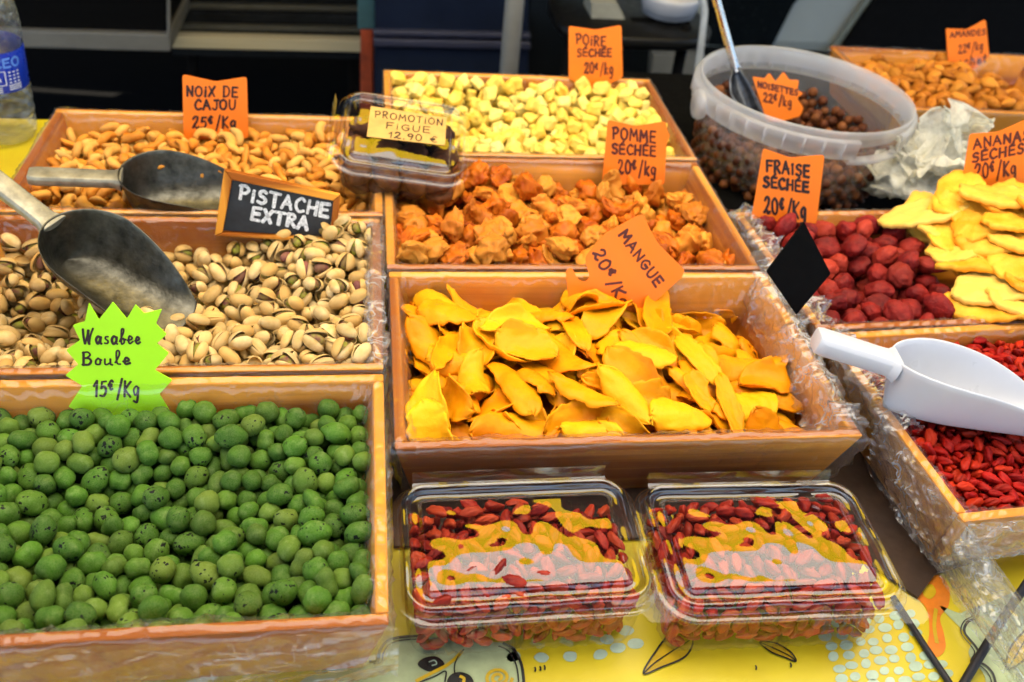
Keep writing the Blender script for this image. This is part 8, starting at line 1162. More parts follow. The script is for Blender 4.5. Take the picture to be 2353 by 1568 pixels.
# floors of the piles, dark gaps close up below
# ---------------------------------------------------------------- pineapple slices, shingled
PS = item_pineapple(); pme = [mesh("pineapple_slice", v, f, MF['pineapple']) for v, f in PS]
PIN = [  # px, py, z, tilt (about view-left axis, about depth), turn, variant, words
    (2285, 705, .083, -6, 8, 10, 0, "lowest pineapple slice at the front of the stack, pale underside showing"),
    (2360, 700, .088, 4, -4, 70, 1, "pineapple slice lying flat at the front beside the frame edge of the stack"),
    (2290, 655, .093, -12, 10, 130, 2, "curled pineapple slice second from the front of the stack"),
    (2370, 640, .100, 2, 2, 200, 3, "broad pineapple slice over the front ones"),
    (2250, 600, .097, -16, 14, 40, 4, "pineapple slice with a thin lobed edge hanging over the strawberries"),
    (2330, 590, .108, -8, 6, 260, 5, "pineapple slice in the middle of the stack, facing up"),
    (2215, 560, .100, -18, 20, 150, 1, "narrow looking pineapple slice tipped over the strawberries in mid stack"),
    (2300, 545, .113, -12, 10, 90, 0, "wide pineapple slice in mid stack with a dented centre"),
    (2385, 560, .118, 0, 2, 20, 2, "pineapple slice on the far side of mid stack"),
    (2180, 520, .104, -20, 22, 300, 3, "pineapple slice leaning low towards the strawberry tag"),
    (2255, 500, .120, -16, 14, 220, 4, "upper pineapple slice with a ragged rim"),
    (2345, 505, .130, -6, 4, 100, 5, "broad upper pineapple slice, evenly yellow"),
    (2130, 488, .104, -22, 24, 60, 2, "pineapple slice nearest the strawberry tag, standing on edge"),
    (2215, 462, .122, -18, 16, 330, 0, "pineapple slice high in the stack below the white bag"),
    (2305, 455, .138, -10, 8, 10, 1, "pineapple slice directly under the pineapple tag"),
    (2400, 470, .142, -2, 0, 180, 3, "topmost pineapple slice at the far end of the stack"),
]
for px, py, z, ta, tb_, tn, v, words in PIN:
    o = link("pineapple_slice", pme[v], None, at_z(px, py, z), Euler((R(ta * .45 - 3), R(-tb_ * .9), R(tn * .3 - 20))))
    tag(o, "yellow " + words, "pineapple slice", "dried pineapple slices stacked beside the strawberries")
    q = o.copy(); col.objects.link(q); q.data = pme[(v + 2) % 6]; q.location = o.location + Vector((.012, .010, -.0125)); q.rotation_euler = Euler((R(ta * .3 - 2), R(-tb_ * .6 + 4), R(tn * .5 + 40)))
    q['label'] = "half hidden slice under the " + " ".join(words.split(",")[0].split(" with")[0].split()[:9])

# ---------------------------------------------------------------- scoops
def handle_mb(p0, p1, w0, w1, th, n=12, sag=0.0):
    mb = MB(); rings = []
    p0, p1 = Vector(p0), Vector(p1); ax = (p1 - p0).normalized(); side = Vector((0, 0, 1)).cross(ax).normalized(); up = ax.cross(side)
    for i in range(n + 1):
        t = i / n; c = p0.lerp(p1, t) - up * sag * math.sin(math.pi * t)
        w = (w0 + (w1 - w0) * t) * (1 + .45 * max(0, 1 - t / .12) ** 2) * (1 if t < .97 else .8); h = th * (1 + .3 * max(0, 1 - t / .12) ** 2)
        rings.append([c + side * w * x + up * h * y for x, y in ((-1, -.4), (-.8, -1), (.8, -1), (1, -.4), (1, .5), (.8, 1), (-.8, 1), (-1, .5))])
    mb.loft(rings, cap0=True, cap1=True); return mb
def scoop(name, label, M4, shape, m_bowl, m_handle, hlen, hw, hth, rise, thick=.0016, words=None):
    root = thing(name, label, "scoop", M4.translation, M4.to_quaternion(), "scoops stuck in the goods")
    vs, fs = scoop_shape(**shape)
    b = link("bowl", mesh("bowl", vs, fs, m_bowl), root); s = b.modifiers.new("thick", 'SOLIDIFY'); s.thickness = thick; s.offset = 0
    ss = b.modifiers.new("smooth", 'SUBSURF'); ss.levels = 1; ss.render_levels = 1
    h = shape['h']
    mb = handle_mb((-.006, 0, h * .80), (-hlen, 0, h * .80 + rise), hw, hw * 1.08, hth)
    hd = mb.build("handle", [m_handle], root, True, bevel=.0008)
    return root, hd
sa, hd = scoop("metal_scoop", "dull metal scoop pushed into the pistachios, handle rising over the crate edge", SCOOP_A, A_SHAPE, M['alu_worn'], M['alu'], .135, .0105, .006, .032)
sb, hd2 = scoop("metal_scoop", "dull metal scoop lying on the cashews behind the chalkboard", SCOOP_B, A_SHAPE, M['alu_worn'], M['alu'], .098, .0105, .006, .004)
sw, hd3 = scoop("plastic_scoop", "white plastic scoop resting on the small red berries", SCOOP_W, W_SHAPE, M['white_plastic'], M['white_plastic'], .078, .0125, .0085, .014, thick=.003)

# ---------------------------------------------------------------- writing: single strokes of a marker
S_ = {}
def g(ch, w, *strokes): S_[ch] = (w, strokes)
g('A', .66, "L 0,0 .3,1 .62,0", "L .12,.36 .54,.38"); g('B', .6, "L .06,0 .06,1", "C .0,.97 .35,1 .48,.8 .3,.55 .1,.52", "C .1,.52 .42,.52 .55,.28 .38,.02 .02,.0")
g('C', .6, "C .56,.86 .34,1 .08,.72 .05,.32 .28,0 .58,.12"); g('D', .64, "L .06,1 .06,0", "C .0,.98 .36,.96 .6,.55 .42,.1 .0,.0")
g('E', .56, "L .52,1 .05,.98 .05,.02 .54,0", "L .05,.52 .46,.53"); g('É', .56, "L .52,1 .05,.98 .05,.02 .54,0", "L .05,.52 .46,.53", "L .22,1.1 .42,1.3")
g('F', .54, "L .54,1 .05,.97 .06,0", "L .05,.54 .44,.56"); g('G', .64, "C .56,.86 .34,1 .08,.72 .05,.32 .3,0 .56,.16 .57,.42", "L .34,.44 .6,.43")
g('H', .62, "L .06,1 .05,0", "L .57,1 .56,0", "L .05,.5 .56,.52"); g('i', .22, "L .1,.62 .1,0", "L .1,.84 .12,.9"); g('J', .5, "C .42,1 .42,.4 .36,.08 .18,0 .02,.14", "L .2,1 .56,1")
g('K', .58, "L .06,1 .06,0", "L .54,.98 .08,.48 .56,0"); g('M', .78, "L .04,0 .1,1 .38,.36 .66,1 .74,0"); g('N', .64, "L .06,0 .06,1 .56,.02 .58,1")
g('O', .68, "C .34,1 .06,.78 .06,.26 .32,0 .6,.24 .6,.76 .34,1 .26,.98"); g('P', .56, "L .08,0 .07,1", "C .0,.97 .34,1.02 .52,.78 .36,.5 .08,.46")
g('R', .6, "L .08,0 .07,1", "C .0,.97 .34,1.02 .5,.78 .34,.54 .08,.5", "L .2,.5 .56,0"); g('S', .56, "C .5,.88 .3,1 .1,.84 .16,.6 .42,.46 .5,.22 .3,0 .04,.1")
g('T', .62, "L .0,1 .62,1", "L .31,1 .3,0"); g('U', .62, "C .06,1 .05,.4 .16,.04 .42,.02 .54,.3 .57,1"); g('X', .6, "L .04,1 .56,0", "L .56,1 .02,0"); g('x', .5, "L .04,.72 .46,0", "L .46,.74 .02,0")
g('Z', .56, "L .04,1 .54,1 .02,0 .56,.02")
g('0', .6, "C .32,1 .06,.74 .08,.2 .3,0 .54,.26 .52,.78 .3,1 .2,.95"); g('1', .34, "L .02,.66 .26,1 .22,0"); g('2', .58, "C .06,.78 .2,1 .46,.92 .42,.58 .2,.3 .02,.04", "C .02,.04 .2,.16 .4,.0 .58,.1")
g('5', .56, "L .52,1 .16,.98 .1,.56", "C .1,.56 .4,.66 .52,.36 .36,.04 .04,.06"); g('9', .54, "C .48,.82 .26,1 .06,.76 .2,.52 .46,.64 .48,.86", "C .48,.86 .46,.4 .3,.0")
g('4', .56, "L .36,1 .02,.36 .56,.36", "L .42,.62 .4,0"); g('/', .4, "L .38,1.08 .0,-.22"); g('€', .56, "C .54,.86 .36,1 .16,.74 .14,.3 .34,.02 .54,.14", "L .0,.58 .4,.6", "L .0,.42 .36,.43")
g('.', .2, "L .08,.02 .11,.05"); g(' ', .42); g('g', .52, "C .46,.56 .26,.66 .06,.42 .18,.1 .42,.24 .46,.56", "C .46,.56 .46,.0 .34,-.36 .08,-.3"); g('k', .5, "L .08,1 .06,0", "L .44,.6 .1,.3 .48,0")
g('W', .86, "C .02,1 .1,.5 .2,.02", "C .2,.02 .34,.5 .44,.92", "C .44,.92 .46,.4 .52,.02", "C .52,.02 .66,.6 .86,1.04")
g('a', .5, "C .4,.44 .22,.52 .06,.28 .16,.0 .36,.16 .42,.46", "C .42,.46 .4,.1 .5,.0"); g('s', .42, "C .36,.46 .16,.46 .14,.3 .34,.18 .3,.0 .06,.02"); g('b', .46, "C .0,.2 .3,.8 .26,1.06 .12,1 .1,.3 .2,.0 .38,.14 .3,.36 .18,.32", "C .3,.36 .4,.34 .48,.3")
g('e', .42, "C .02,.2 .3,.26 .34,.42 .16,.5 .08,.2 .2,.0 .44,.12"); g('o', .46, "C .24,.46 .06,.3 .12,.04 .34,.04 .38,.34 .22,.46 .46,.36"); g('u', .52, "C .04,.46 .04,.1 .18,.02 .36,.2 .4,.46", "C .4,.46 .38,.1 .52,.02"); g('l', .34, "C .0,.14 .26,.7 .22,1.02 .08,.9 .1,.1 .34,.02")
g('t', .4, "L .16,.9 .15,.1 .28,.0", "L .0,.58 .34,.6"); g('h', .46, "L .08,1 .06,0", "C .08,.4 .26,.56 .36,.4 .38,.0"); g('n', .46, "L .08,.5 .06,0", "C .08,.4 .26,.56 .36,.4 .38,.0"); g('c', .4, "C .36,.42 .18,.52 .06,.26 .18,.0 .38,.08")

def write(mb, text, p0, p1, up, pen, z=.0004, mi=0, jit=.02, seed=0, sup=False):
    """lay handwriting along p0 -> p1 (2-D), up is the cap-height vector"""
    rng = random.Random(seed + len(text) * 7); pen *= 1.45
    p0, p1, up = Vector(p0), Vector(p1), Vector(up) * .88
    adv = [S_[c][0] + .2 for c in text]
    tot = sum(adv) - .2; ax = (p1 - p0) / tot
    x = 0.0
    small = False
    for i, c in enumerate(text):
        w, strokes = S_[c]
        dy = rng.uniform(-jit, jit) * 1.5; k = 1 + rng.uniform(-jit, jit) * 2
        lift, sc = (0, 1)
        if sup and c == '€': lift, sc = .42, .62
        for s in strokes:
            kind, *pts = s.split()
            P = [tuple(map(float, q.split(','))) for q in pts]
            P = [p0 + ax * (x + a * sc) + up * ((b * k) * sc + dy + lift) for a, b in P]
            P = [q + Vector((rng.uniform(-jit, jit), rng.uniform(-jit, jit))) * up.length for q in P]
            if kind == 'C': P = catmull(P, 5)
            else:
                Q = []
                for a, b in zip(P, P[1:]): Q += [a.lerp(b, t / 4) for t in range(4)]
                P = Q + [P[-1]]
            # ribbon with a mitre at corners, round ends
            ribbon2(mb, P, pen * rng.uniform(.8, 1.2), z, mi)
        x += adv[i]

def ribbon2(mb, P, w, z, mi):
    for i, (a, b) in enumerate(zip(P, P[1:])):
        d = b - a
        if d.length < 1e-7: continue
        t = d.normalized() * w * .5; n = Vector((-t.y, t.x)); a2, b2 = a - t * .35, b + t * .35
        zz = z + i * 1.2e-6
        mb.add([(*(a2 - n * .8), zz), (*(b2 - n * .8), zz), (*(b2 + t * .4 - n * .4), zz), (*(b2 + t * .4 + n * .4), zz), (*(b2 + n * .8), zz), (*(a2 + n * .8), zz), (*(a2 - t * .4 + n * .4), zz), (*(a2 - t * .4 - n * .4), zz)], [tuple(range(8))], mi)

def round_poly(P, r):
    out = []; n = len(P)
    for i in range(n):
        a, b, c = P[i - 1], P[i], P[(i + 1) % n]
        d1, d2 = (a - b), (c - b); k = min(r, d1.length * .4, d2.length * .4)
        s, e = b + d1.normalized() * k, b + d2.normalized() * k
        for t in (0, .33, .67, 1): out.append(s * (1 - t) ** 2 + b * 2 * t * (1 - t) + e * t * t)
    return out

def tag_card(name, label, cat, outline, basepx, y, lean, mats, lines, yaw=0, th=.0012, rnd=.004, ink=None, group="handwritten price tags", pen=.0016, curve=0.0):
    base = at_y(basepx[0], basepx[1], y)
    a, w = R(lean), R(yaw)
    n = Vector((math.sin(w) * math.cos(a), -math.cos(w) * math.cos(a), math.sin(a)))
    ex = Vector((math.cos(w), math.sin(w), 0)); ey = n.cross(ex).normalized()
    m3 = Matrix((ex, ey, n)).transposed(); inv = m3.inverted()
    loc = lambda x, yy: (inv @ (on_plane(x, yy, base, n) - base)).to_2d()
    P = [loc(*p) for p in outline]
    if rnd: P = round_poly(P, rnd)
    n_ = len(P); mb = MB()
    mb.add([(p.x, p.y, 0) for p in P] + [(p.x, p.y, -th) for p in P], [tuple(range(n_)), tuple(range(n_, 2 * n_))[::-1]] + [(n_ + i, n_ + (i + 1) % n_, (i + 1) % n_, i) for i in range(n_)])
    o = mb.build(name, mats, None, False, base, m3.to_quaternion(), recalc=True)
    tag(o, label, cat, group)
    if lines:
        mb = MB()
        for q, L_ in enumerate(lines):
            text, x0, y0, x1, y1, up = L_[:6]; pn = L_[6] if len(L_) > 6 else pen
            A, B = loc(x0, y0), loc(x1, y1)
            ux, uy = up if isinstance(up, tuple) else (0, -up)
            U = loc(x0 + ux, y0 + uy) - A
            write(mb, text, A, B, U, pn, seed=q + len(label or ''), sup='/' in text and len(text) < 8)
        mb.build("lettering", [ink or M['ink']], o)
    return o, base, m3, loc

tag_card("price_tag", "orange price tag reading NOIX DE CAJOU standing in the cashews", "price tag", [(419, 171), (495, 188), (567, 177), (571, 318), (422, 322)], (495, 304), .583, 10, [M['card']],
    [("NOiX DE", 429, 221, 546, 223, 26), ("CAJOU", 448, 252, 541, 252, 25), ("25€/Kg", 443, 295, 541, 293, 29)], ink=M['ink'], pen=.0022)
tag_card("price_tag", "orange price tag reading POIRE SÉCHÉE standing behind the heaped pears", "price tag", [(1307, 60), (1369, 69), (1428, 58), (1431, 178), (1392, 198), (1432, 218), (1325, 218), (1336, 197), (1307, 180)], (1380, 214), .752, 8, [M['card']],
    [("POiRE", 1324, 101, 1392, 108, 26), ("SÉCHÉE", 1326, 130, 1405, 130, 20), ("20€/kg", 1343, 168, 1408, 172, 28)], ink=M['ink_red'], pen=.0022)
tag_card("price_tag", "orange price tag reading POMME SÉCHÉE in front of the pear crate", "price tag", [(1397, 276), (1462, 290), (1530, 279), (1533, 300), (1540, 312), (1532, 330), (1527, 425), (1383, 425)], (1460, 415), .472, 12, [M['card']],
    [("POMME", 1408, 318, 1506, 328, 29), ("SÉCHÉE", 1406, 352, 1506, 359, 25), ("20€/kg", 1420, 398, 1506, 404, 35)], ink=M['ink_red'], pen=.0024)
tag_card("price_tag", "tilted orange tag reading MANGUE, turned on its corner above the mango slices", "price tag", [(1478, 489), (1490, 520), (1513, 561), (1545, 592), (1574, 621), (1568, 636), (1498, 700), (1430, 735), (1312, 735), (1300, 622), (1314, 614), (1326, 640), (1342, 650), (1356, 640), (1343, 592), (1389, 537)], (1400, 720), .212, 22, [M['card']],
    [("MANGUE", 1421, 541, 1508, 660, (20, -17)), ("20€/Kg", 1362, 582, 1425, 706, (27, -14))], ink=M['ink_red'], pen=.0022, rnd=.006)
tag_card("price_tag", "orange price tag reading FRAISE SÉCHÉE between the tub and the strawberries", "price tag", [(1754, 341), (1817, 363), (1895, 356), (1876, 515), (1727, 503)], (1805, 500), .352, 12, [M['card']],
    [("FRAiSE", 1761, 393, 1859, 407, 30), ("SÉCHÉE", 1754, 429, 1857, 442, 27), ("20€/Kg", 1756, 489, 1851, 503, 42)], ink=M['ink'], pen=.0026)
tag_card("price_tag", "orange price tag reading ANANAS SÉCHÉS standing on the pineapple slices", "price tag", [(2229, 308), (2294, 304), (2376, 268), (2374, 445), (2208, 440)], (2290, 420), .372, 10, [M['card']],
    [("ANANAS", 2237, 342, 2366, 320, 24), ("SÉCHÉS", 2234, 373, 2352, 351, 24), ("20€/Kg", 2240, 412, 2333, 402, 38)], ink=M['ink_red'], pen=.0024)
tag_card("price_tag", "small orange price tag reading AMANDES at the back of the almonds", "price tag", [(2174, 66), (2222, 68), (2265, 45), (2277, 172), (2180, 160)], (2230, 160), .925, 8, [M['card']],
    [("AMANDES", 2183, 87, 2264, 80, 15), ("22€/kg", 2202, 124, 2258, 113, 22), ("sachet", 2184, 154, 2268, 144, 24)], ink=M['ink_red'], pen=.0022, yaw=4)
tag_card("price_tag", "orange star shaped tag reading NOISETTES inside the hazelnut tub", "price tag", [(1729, 176), (1758, 181), (1768, 167), (1782, 188), (1801, 165), (1814, 184), (1836, 184), (1832, 206), (1846, 215), (1831, 226), (1847, 248), (1838, 268), (1793, 280), (1762, 280), (1745, 225)], (1800, 268), .655, 16, [M['card']],
    [("NOiSETTES", 1741, 200, 1833, 220, 15), ("22€/kg", 1754, 233, 1818, 246, 23)], ink=M['ink_red'], pen=.0021, rnd=.003)
tag_card("price_tag", "bright green star shaped tag reading Wasabee Boule, stuck in the green peanuts", "price tag",
    [(204, 696), (227, 735), (259, 694), (291, 733), (311, 700), (331, 721), (372, 711), (358, 745), (383, 769), (360, 790), (388, 812), (367, 838), (355, 851), (396, 874), (366, 906), (390, 945), (300, 960), (210, 960), (157, 935), (189, 887), (150, 863), (180, 838), (152, 805), (184, 782), (167, 748), (195, 739)], (270, 945), .078, 16, [M['card_green']],
    [("Wasabee", 190, 789, 322, 790, 38), ("Boule", 190, 838, 298, 838, 34), ("15€/Kg", 216, 911, 319, 911, 40)], rnd=.0012, pen=.0015)
tag_card("slate_tag", "blank black diamond shaped slate standing between the mango and strawberry crates", "slate tag", [(1848, 511), (1909, 629), (1830, 724), (1762, 626)], (1830, 722), .128, 12, [M['black']], None, th=.003, rnd=.001, yaw=-6)

# chalkboard
o, base, m3, loc = tag_card("slate_panel", None, None, [(534, 412), (766, 460), (758, 545), (512, 530)], (640, 530), .333, 14, [M['slate']],
    [("PiSTACHE", 549, 457, 752, 500, (5, -34), .0030), ("EXTRA", 577, 504, 706, 527, (5, -30), .0030)], ink=M['chalk'], rnd=0, group=None, th=.002)
cb = thing("chalkboard", "small wood framed chalkboard reading PISTACHE EXTRA behind the pistachios", "chalkboard", base, m3.to_quaternion())
o.parent = cb; o.location = (0, 0, 0); o.rotation_quaternion = (1, 0, 0, 0)
O = [loc(*p) for p in ((516, 388), (782, 446), (772, 556), (494, 540))]; I = [loc(*p) for p in ((534, 412), (766, 460), (758, 548), (512, 533))]
for q, nm in enumerate(("frame_rail", "frame_stile", "frame_rail", "frame_stile")):
    j = (q + 1) % 4; mb = MB(); s = .0004 if q % 2 else 0
    mb.hexa([(*O[q], -.004 + s), (*O[j], -.004 + s), (*I[j], -.004 + s), (*I[q], -.004 + s), (*O[q], .0045 - s), (*O[j], .0045 - s), (*I[j], .0045 - s), (*I[q], .0045 - s)])
    mb.build(nm, [M['wood_y'] if q % 2 else M['wood_x']], cb, bevel=.0012, recalc=True)

# raised maker's lettering on the two metal handles is only a worn relief
# ---------------------------------------------------------------- clear boxes
def rrect(w, d, r, inset, z, n=15, rib=0.0):
    pts = []; hw, hd = w / 2 - inset, d / 2 - inset; r = max(.002, r - inset)
    cs = ((hw - r, hd - r, 0), (-hw + r, hd - r, 90), (-hw + r, -hd + r, 180), (hw - r, -hd + r, 270))
    for q, (cx, cy, a0) in enumerate(cs):
        for i in range(n): a = R(a0 + 90 * i / (n - 1)); pts.append((cx + r * math.cos(a), cy + r * math.sin(a)))
        nx = cs[(q + 1) % 4]; a = R(a0 + 90); ex, ey = cx + r * math.cos(a), cy + r * math.sin(a); bx, by = nx[0] + r * math.cos(R(nx[2])), nx[1] + r * math.sin(R(nx[2]))
        m = 36 if q % 2 == 0 else 22
        for i in range(1, m):
            t = i / m; k = rib * (1 if i % 3 == 0 else -.4); nn = Vector((math.cos(a), math.sin(a)))
            pts.append((ex + (bx - ex) * t + nn.x * k, ey + (by - ey) * t + nn.y * k))
    return [(x, y, z) for x, y in pts]
def clear_box(label, loc, rot, w=.189, d=.127, hs=1.40, berries=None, fill_label=None, tab=True):
    root = thing("clear_box", label, "plastic box", loc, rot, "clear hinged plastic boxes")
    c = .026
    mb = MB()
    mb.loft([rrect(w, d, c, i, z * hs, rib=rb) for i, z, rb in ((.003, .0435, 0), (.0055, .0425, 0), (.0065, .038, 0), (.0075, .034, 0), (.0078, .032, .0012), (.009, .018, .0014), (.0105, .007, .0014), (.014, .0025, .0006), (.022, .0010, 0))], cap1=True)
    mb.build("tub", [M['clear']], root, True)
    mb = MB()
    prof = [(-.0015, .0425), (-.0015, .0440), (0, .0450), (.0030, .0452), (.0040, .0475), (.0050, .0525), (.0065, .0545), (.0085, .0550), (.0105, .0542), (.0120, .0515), (.0125, .0492), (.0140, .0482), (.0185, .0482), (.0200, .0492), (.0210, .0515), (.0222, .0528), (.026, .0530)]
    mb.loft([rrect(w, d, c, i, z + .0425 * (hs - 1)) for i, z in prof], cap1=True)
    mb.build("lid", [M['lid']], root, True)
    mb = MB(); hw = w / 2 - .016
    mb.add([(-hw, d / 2 - .001, .0435), (hw, d / 2 - .001, .0435), (hw, d / 2 + .004, .0440), (-hw, d / 2 + .004, .0440), (hw, d / 2 + .0065, .0540), (-hw, d / 2 + .0065, .0540), (hw, d / 2 + .009, .0440), (-hw, d / 2 + .009, .0440)], [(0, 1, 2, 3), (3, 2, 4, 5), (5, 4, 6, 7)])
    mb.build("hinge", [M['lid']], root, loc=(0, 0, .0425 * (hs - 1)))
    if tab:
        mb = MB(); mb.add([(w / 2 - .022, -d / 2 + .008, .0432), (w / 2 - .012, -d / 2 - .007, .0428), (w / 2 + .002, -d / 2 - .008, .0425), (w / 2 + .010, -d / 2 - .002, .0425), (w / 2 + .008, -d / 2 + .012, .0428), (w / 2 - .004, -d / 2 + .022, .0432)], [tuple(range(6))])
        mb.build("opening_tab", [M['clear']], root, loc=(0, 0, .0425 * (hs - 1)))
    return root
boxes = [((.0925, -.0855, .0008), 0.4, "clear lidded plastic box of dried red berries next to the green peanut crate"), ((.2815, -.0965, .0008), -1.2, "clear lidded plastic box of dried red berries next to the wrapped berry crate")]
gs = [([Vector(v) * 1.05 for v in vs], fs) for vs, fs in item_goji()]
_, bp = unpack('box')
for q, (lc, rz, lb) in enumerate(boxes):
    rt = clear_box(lb, lc, (0, 0, R(rz)))
    B = Matrix.Translation(lc) @ Matrix.Rotation(R(rz + 180 * q), 4, 'Z')
    v, f, mi = merged("berry", bp, gs, None, lambda k: 0, B, 1.15)
    tag(link("berry_fill", mesh("berry_fill", v, f, MF['goji_box'])), "dried red berries packed inside the clear box %s" % ("beside the green peanut crate" if q == 0 else "beside the wrapped berry crate"), "berries", None, 'stuff')

# ---------------------------------------------------------------- fig box leaning on the crate corner
FIG_W, FIG_D, FIG_H = .129, .150, 1.30
FIG_M = Matrix.Translation((.020, .443, .1395)) @ Euler((R(17.7), R(5.8), R(-3.9))).to_matrix().to_4x4() @ Matrix.Translation((0, 0, -.0545 - .0425 * (FIG_H - 1)))
FIG_B = FIG_M @ Matrix.Rotation(R(90), 4, 'Z')
rt = clear_box("clear lidded box of brown figs tilted on the corner of the apple crate", FIG_B.translation, FIG_B.to_euler(), FIG_W, FIG_D, FIG_H, tab=False)
fg = item_fig(); rr = random.Random(9); figs = []
for i in range(4):
    for j in range(3):
        for l in range(2):
            figs.append((Vector((-.046 + i * .031 + rr.uniform(-.003, .003), -.034 + j * .034 + rr.uniform(-.003, .003), l * .019 + .014)), Euler((rr.uniform(-.5, .5), rr.uniform(-.5, .5), rr.uniform(0, 6))).to_quaternion(), rr.randrange(3)))
fme = [mesh("dried_fig", v, f, MF['fig']) for v, f in fg]
for p, q, v in figs:
    m4 = FIG_M @ Matrix.Translation(p)
    o = link("dried_fig", fme[v], None, m4.translation, FIG_M.to_quaternion() @ q)
    tag(o, "dark brown dried fig in the %s layer of the tilted clear box" % ("upper" if p.z > .025 else "lower"), "fig", "figs packed in the tilted clear box")
paper = plain("kraft_label_paper", (.62, .36, .09), .7, nz=(60, .1))
mb = MB(); x0, x1, y0, y1 = -.040, .048, -.014, .036; zc = .0536 + .0425 * (FIG_H - 1)
mb.add([(x0, y0, zc), (x1, y0 + .004, zc), (x1, y1, zc), (x0, y1, zc), (x0, y0, zc + .0003), (x1, y0 + .004, zc + .0003), (x1, y1, zc + .0003), (x0, y1, zc + .0003)], BOXF)
lab = mb.build("label", [paper], rt, rot=(0, 0, R(-90)))
mb = MB()
write(mb, "PROMOTiON", (-.034, .018), (.044, .021), (0, .012), .0011, zc + .0007)
write(mb, "FiGUE", (-.020, .003), (.030, .006), (0, .011), .0011, zc + .0007)
write(mb, "12.90 €", (-.016, -.011), (.038, -.008), (0, .011), .0013, zc + .0007)
mb.build("lettering", [M['ink']], lab)

# ---------------------------------------------------------------- round tub of hazelnuts
tr = thing("round_tub", "round milky plastic tub of hazelnuts with a ribbed rim", "tub", TUB.translation, TUB.to_euler())
mb = MB(); mb.lathe([(0, .0005), (.128, .0005), (.134, .004), (.137, .03), (.141, .07), (.1445, .100), (.1465, .116)], 96); mb.build("body", [M['milky']], tr, True)
mb = MB(); mb.lathe([(.1440, .098), (.1460, .1165), (.1475, .1215), (.1490, .1226), (.1510, .1222), (.1525, .1200), (.1522, .117), (.1515, .115), (.1500, .112)], 96); mb.build("rim", [M['milky_thick']], tr, True)
gap0, gap1 = R(-84), R(-56)
mb = MB(); mb.lathe([(.1510, .113), (.1575, .112), (.1580, .109), (.1565, .089), (.1545, .086), (.1450, .087)], 84, 0, gap1, gap0 + 2 * math.pi)
for k in range(34):
    a = gap1 + R(8) + (2 * math.pi - (gap1 - gap0) - R(16)) * k / 33
    mt = Matrix.Rotation(a, 4, 'Z')
    mb.box((.1462, -.0012, .0885), (.1583, .0012, .110), 0, mt)
mb.build("ribbed_band", [M['milky_thick']], tr, True)
mb = MB(); mb.lathe([(.1450, .0865), (.1560, .086), (.1570, .083), (.1555, .079), (.1435, .080)], 16, 0, gap0 - R(3), gap1 + R(3)); mb.build("tear_strip", [M['milky_thick']], tr, True)
mb = MB(); a = R(186)
c = Vector((.158 * math.cos(a), .158 * math.sin(a), .092))
mb.lathe([(.0, -.006), (.019, -.006), (.021, 0), (.019, .006), (.0, .006)], 24, M=Matrix.Translation(c) @ Matrix.Rotation(R(90), 4, 'Y') @ Matrix.Scale(1.0, 4))
mb.build("handle_lug", [M['milky_thick']], tr, True)
# long handled ladle
hl = [at_y(1630, -60, .70), at_y(1662, 60, .69), at_y(1688, 150, .68)]
lr = thing("serving_scoop", "steel scoop with a long handle and dark blade standing in the hazelnut tub", "scoop", hl[2])
mb = MB(); mb.tube(catmull(hl + [at_y(1696, 168, .675)], 5), [.0062] * 15 + [.0050], 12); keep(mb.build("handle", [M['steel']], smooth=True), lr)
bl = [((1682, 158), (1702, 158), .674), ((1675, 185), (1722, 190), .664), ((1676, 215), (1738, 222), .652), ((1690, 245), (1752, 252), .640), ((1715, 275), (1764, 282), .630)]
mb = MB(); rows = []
for l, r_, y in bl:
    A, Bv = at_y(*l, y), at_y(*r_, y - .006)
    row = []
    for t in range(9):
        q = A.lerp(Bv, t / 8); q.y += .016 * (1 - (t / 4 - 1) ** 2); row.append(q)
    rows.append(row)
mb.loft(rows, close=False); b = keep(mb.build("blade", [plain("dark_scoop_metal", (.10, .11, .13), .35, metal=.8, nz=(60, .4))], smooth=True), lr)
s = b.modifiers.new("thick", 'SOLIDIFY'); s.thickness = .002

# ---------------------------------------------------------------- crumpled white bag
bc = at_z(2120, 385, .068)
def bag_shape():
    vs, fs = ico(6); out = []
    for v in vs:
        w = v + noise.noise_vector(v * 1.1 + Vector((4, 2, 9))) * .45
        n1 = fbm(w * 1.1 + Vector((3, 1, 7)), 1, 2)
        fold = 1 - abs(noise.noise(Vector((w.x * 1.5 + w.z * 1.3, w.y * 2.2 - w.x, w.z * 1.0)) + Vector((1, 8, 3)))) * 2.4
        fold2 = 1 - abs(noise.noise(Vector((w.x * 3.4, w.y * 2.5 + w.z * 3, w.z * 1.6)) + Vector((6, 1, 3)))) * 2.2
        d = 1 + .30 * n1 + .17 * fold + .06 * fold2
        p = Vector((v.x * .052 * d, v.y * .050 * d, v.z * .046 * d))
        p.x += p.z * .6; p.z += .035 * max(0, v.z) ** 8 * (1 + n1)
        out.append(p)
    return out, fs
v, f = bag_shape()
v = [q * .80 for q in v]
rr = random.Random(21)
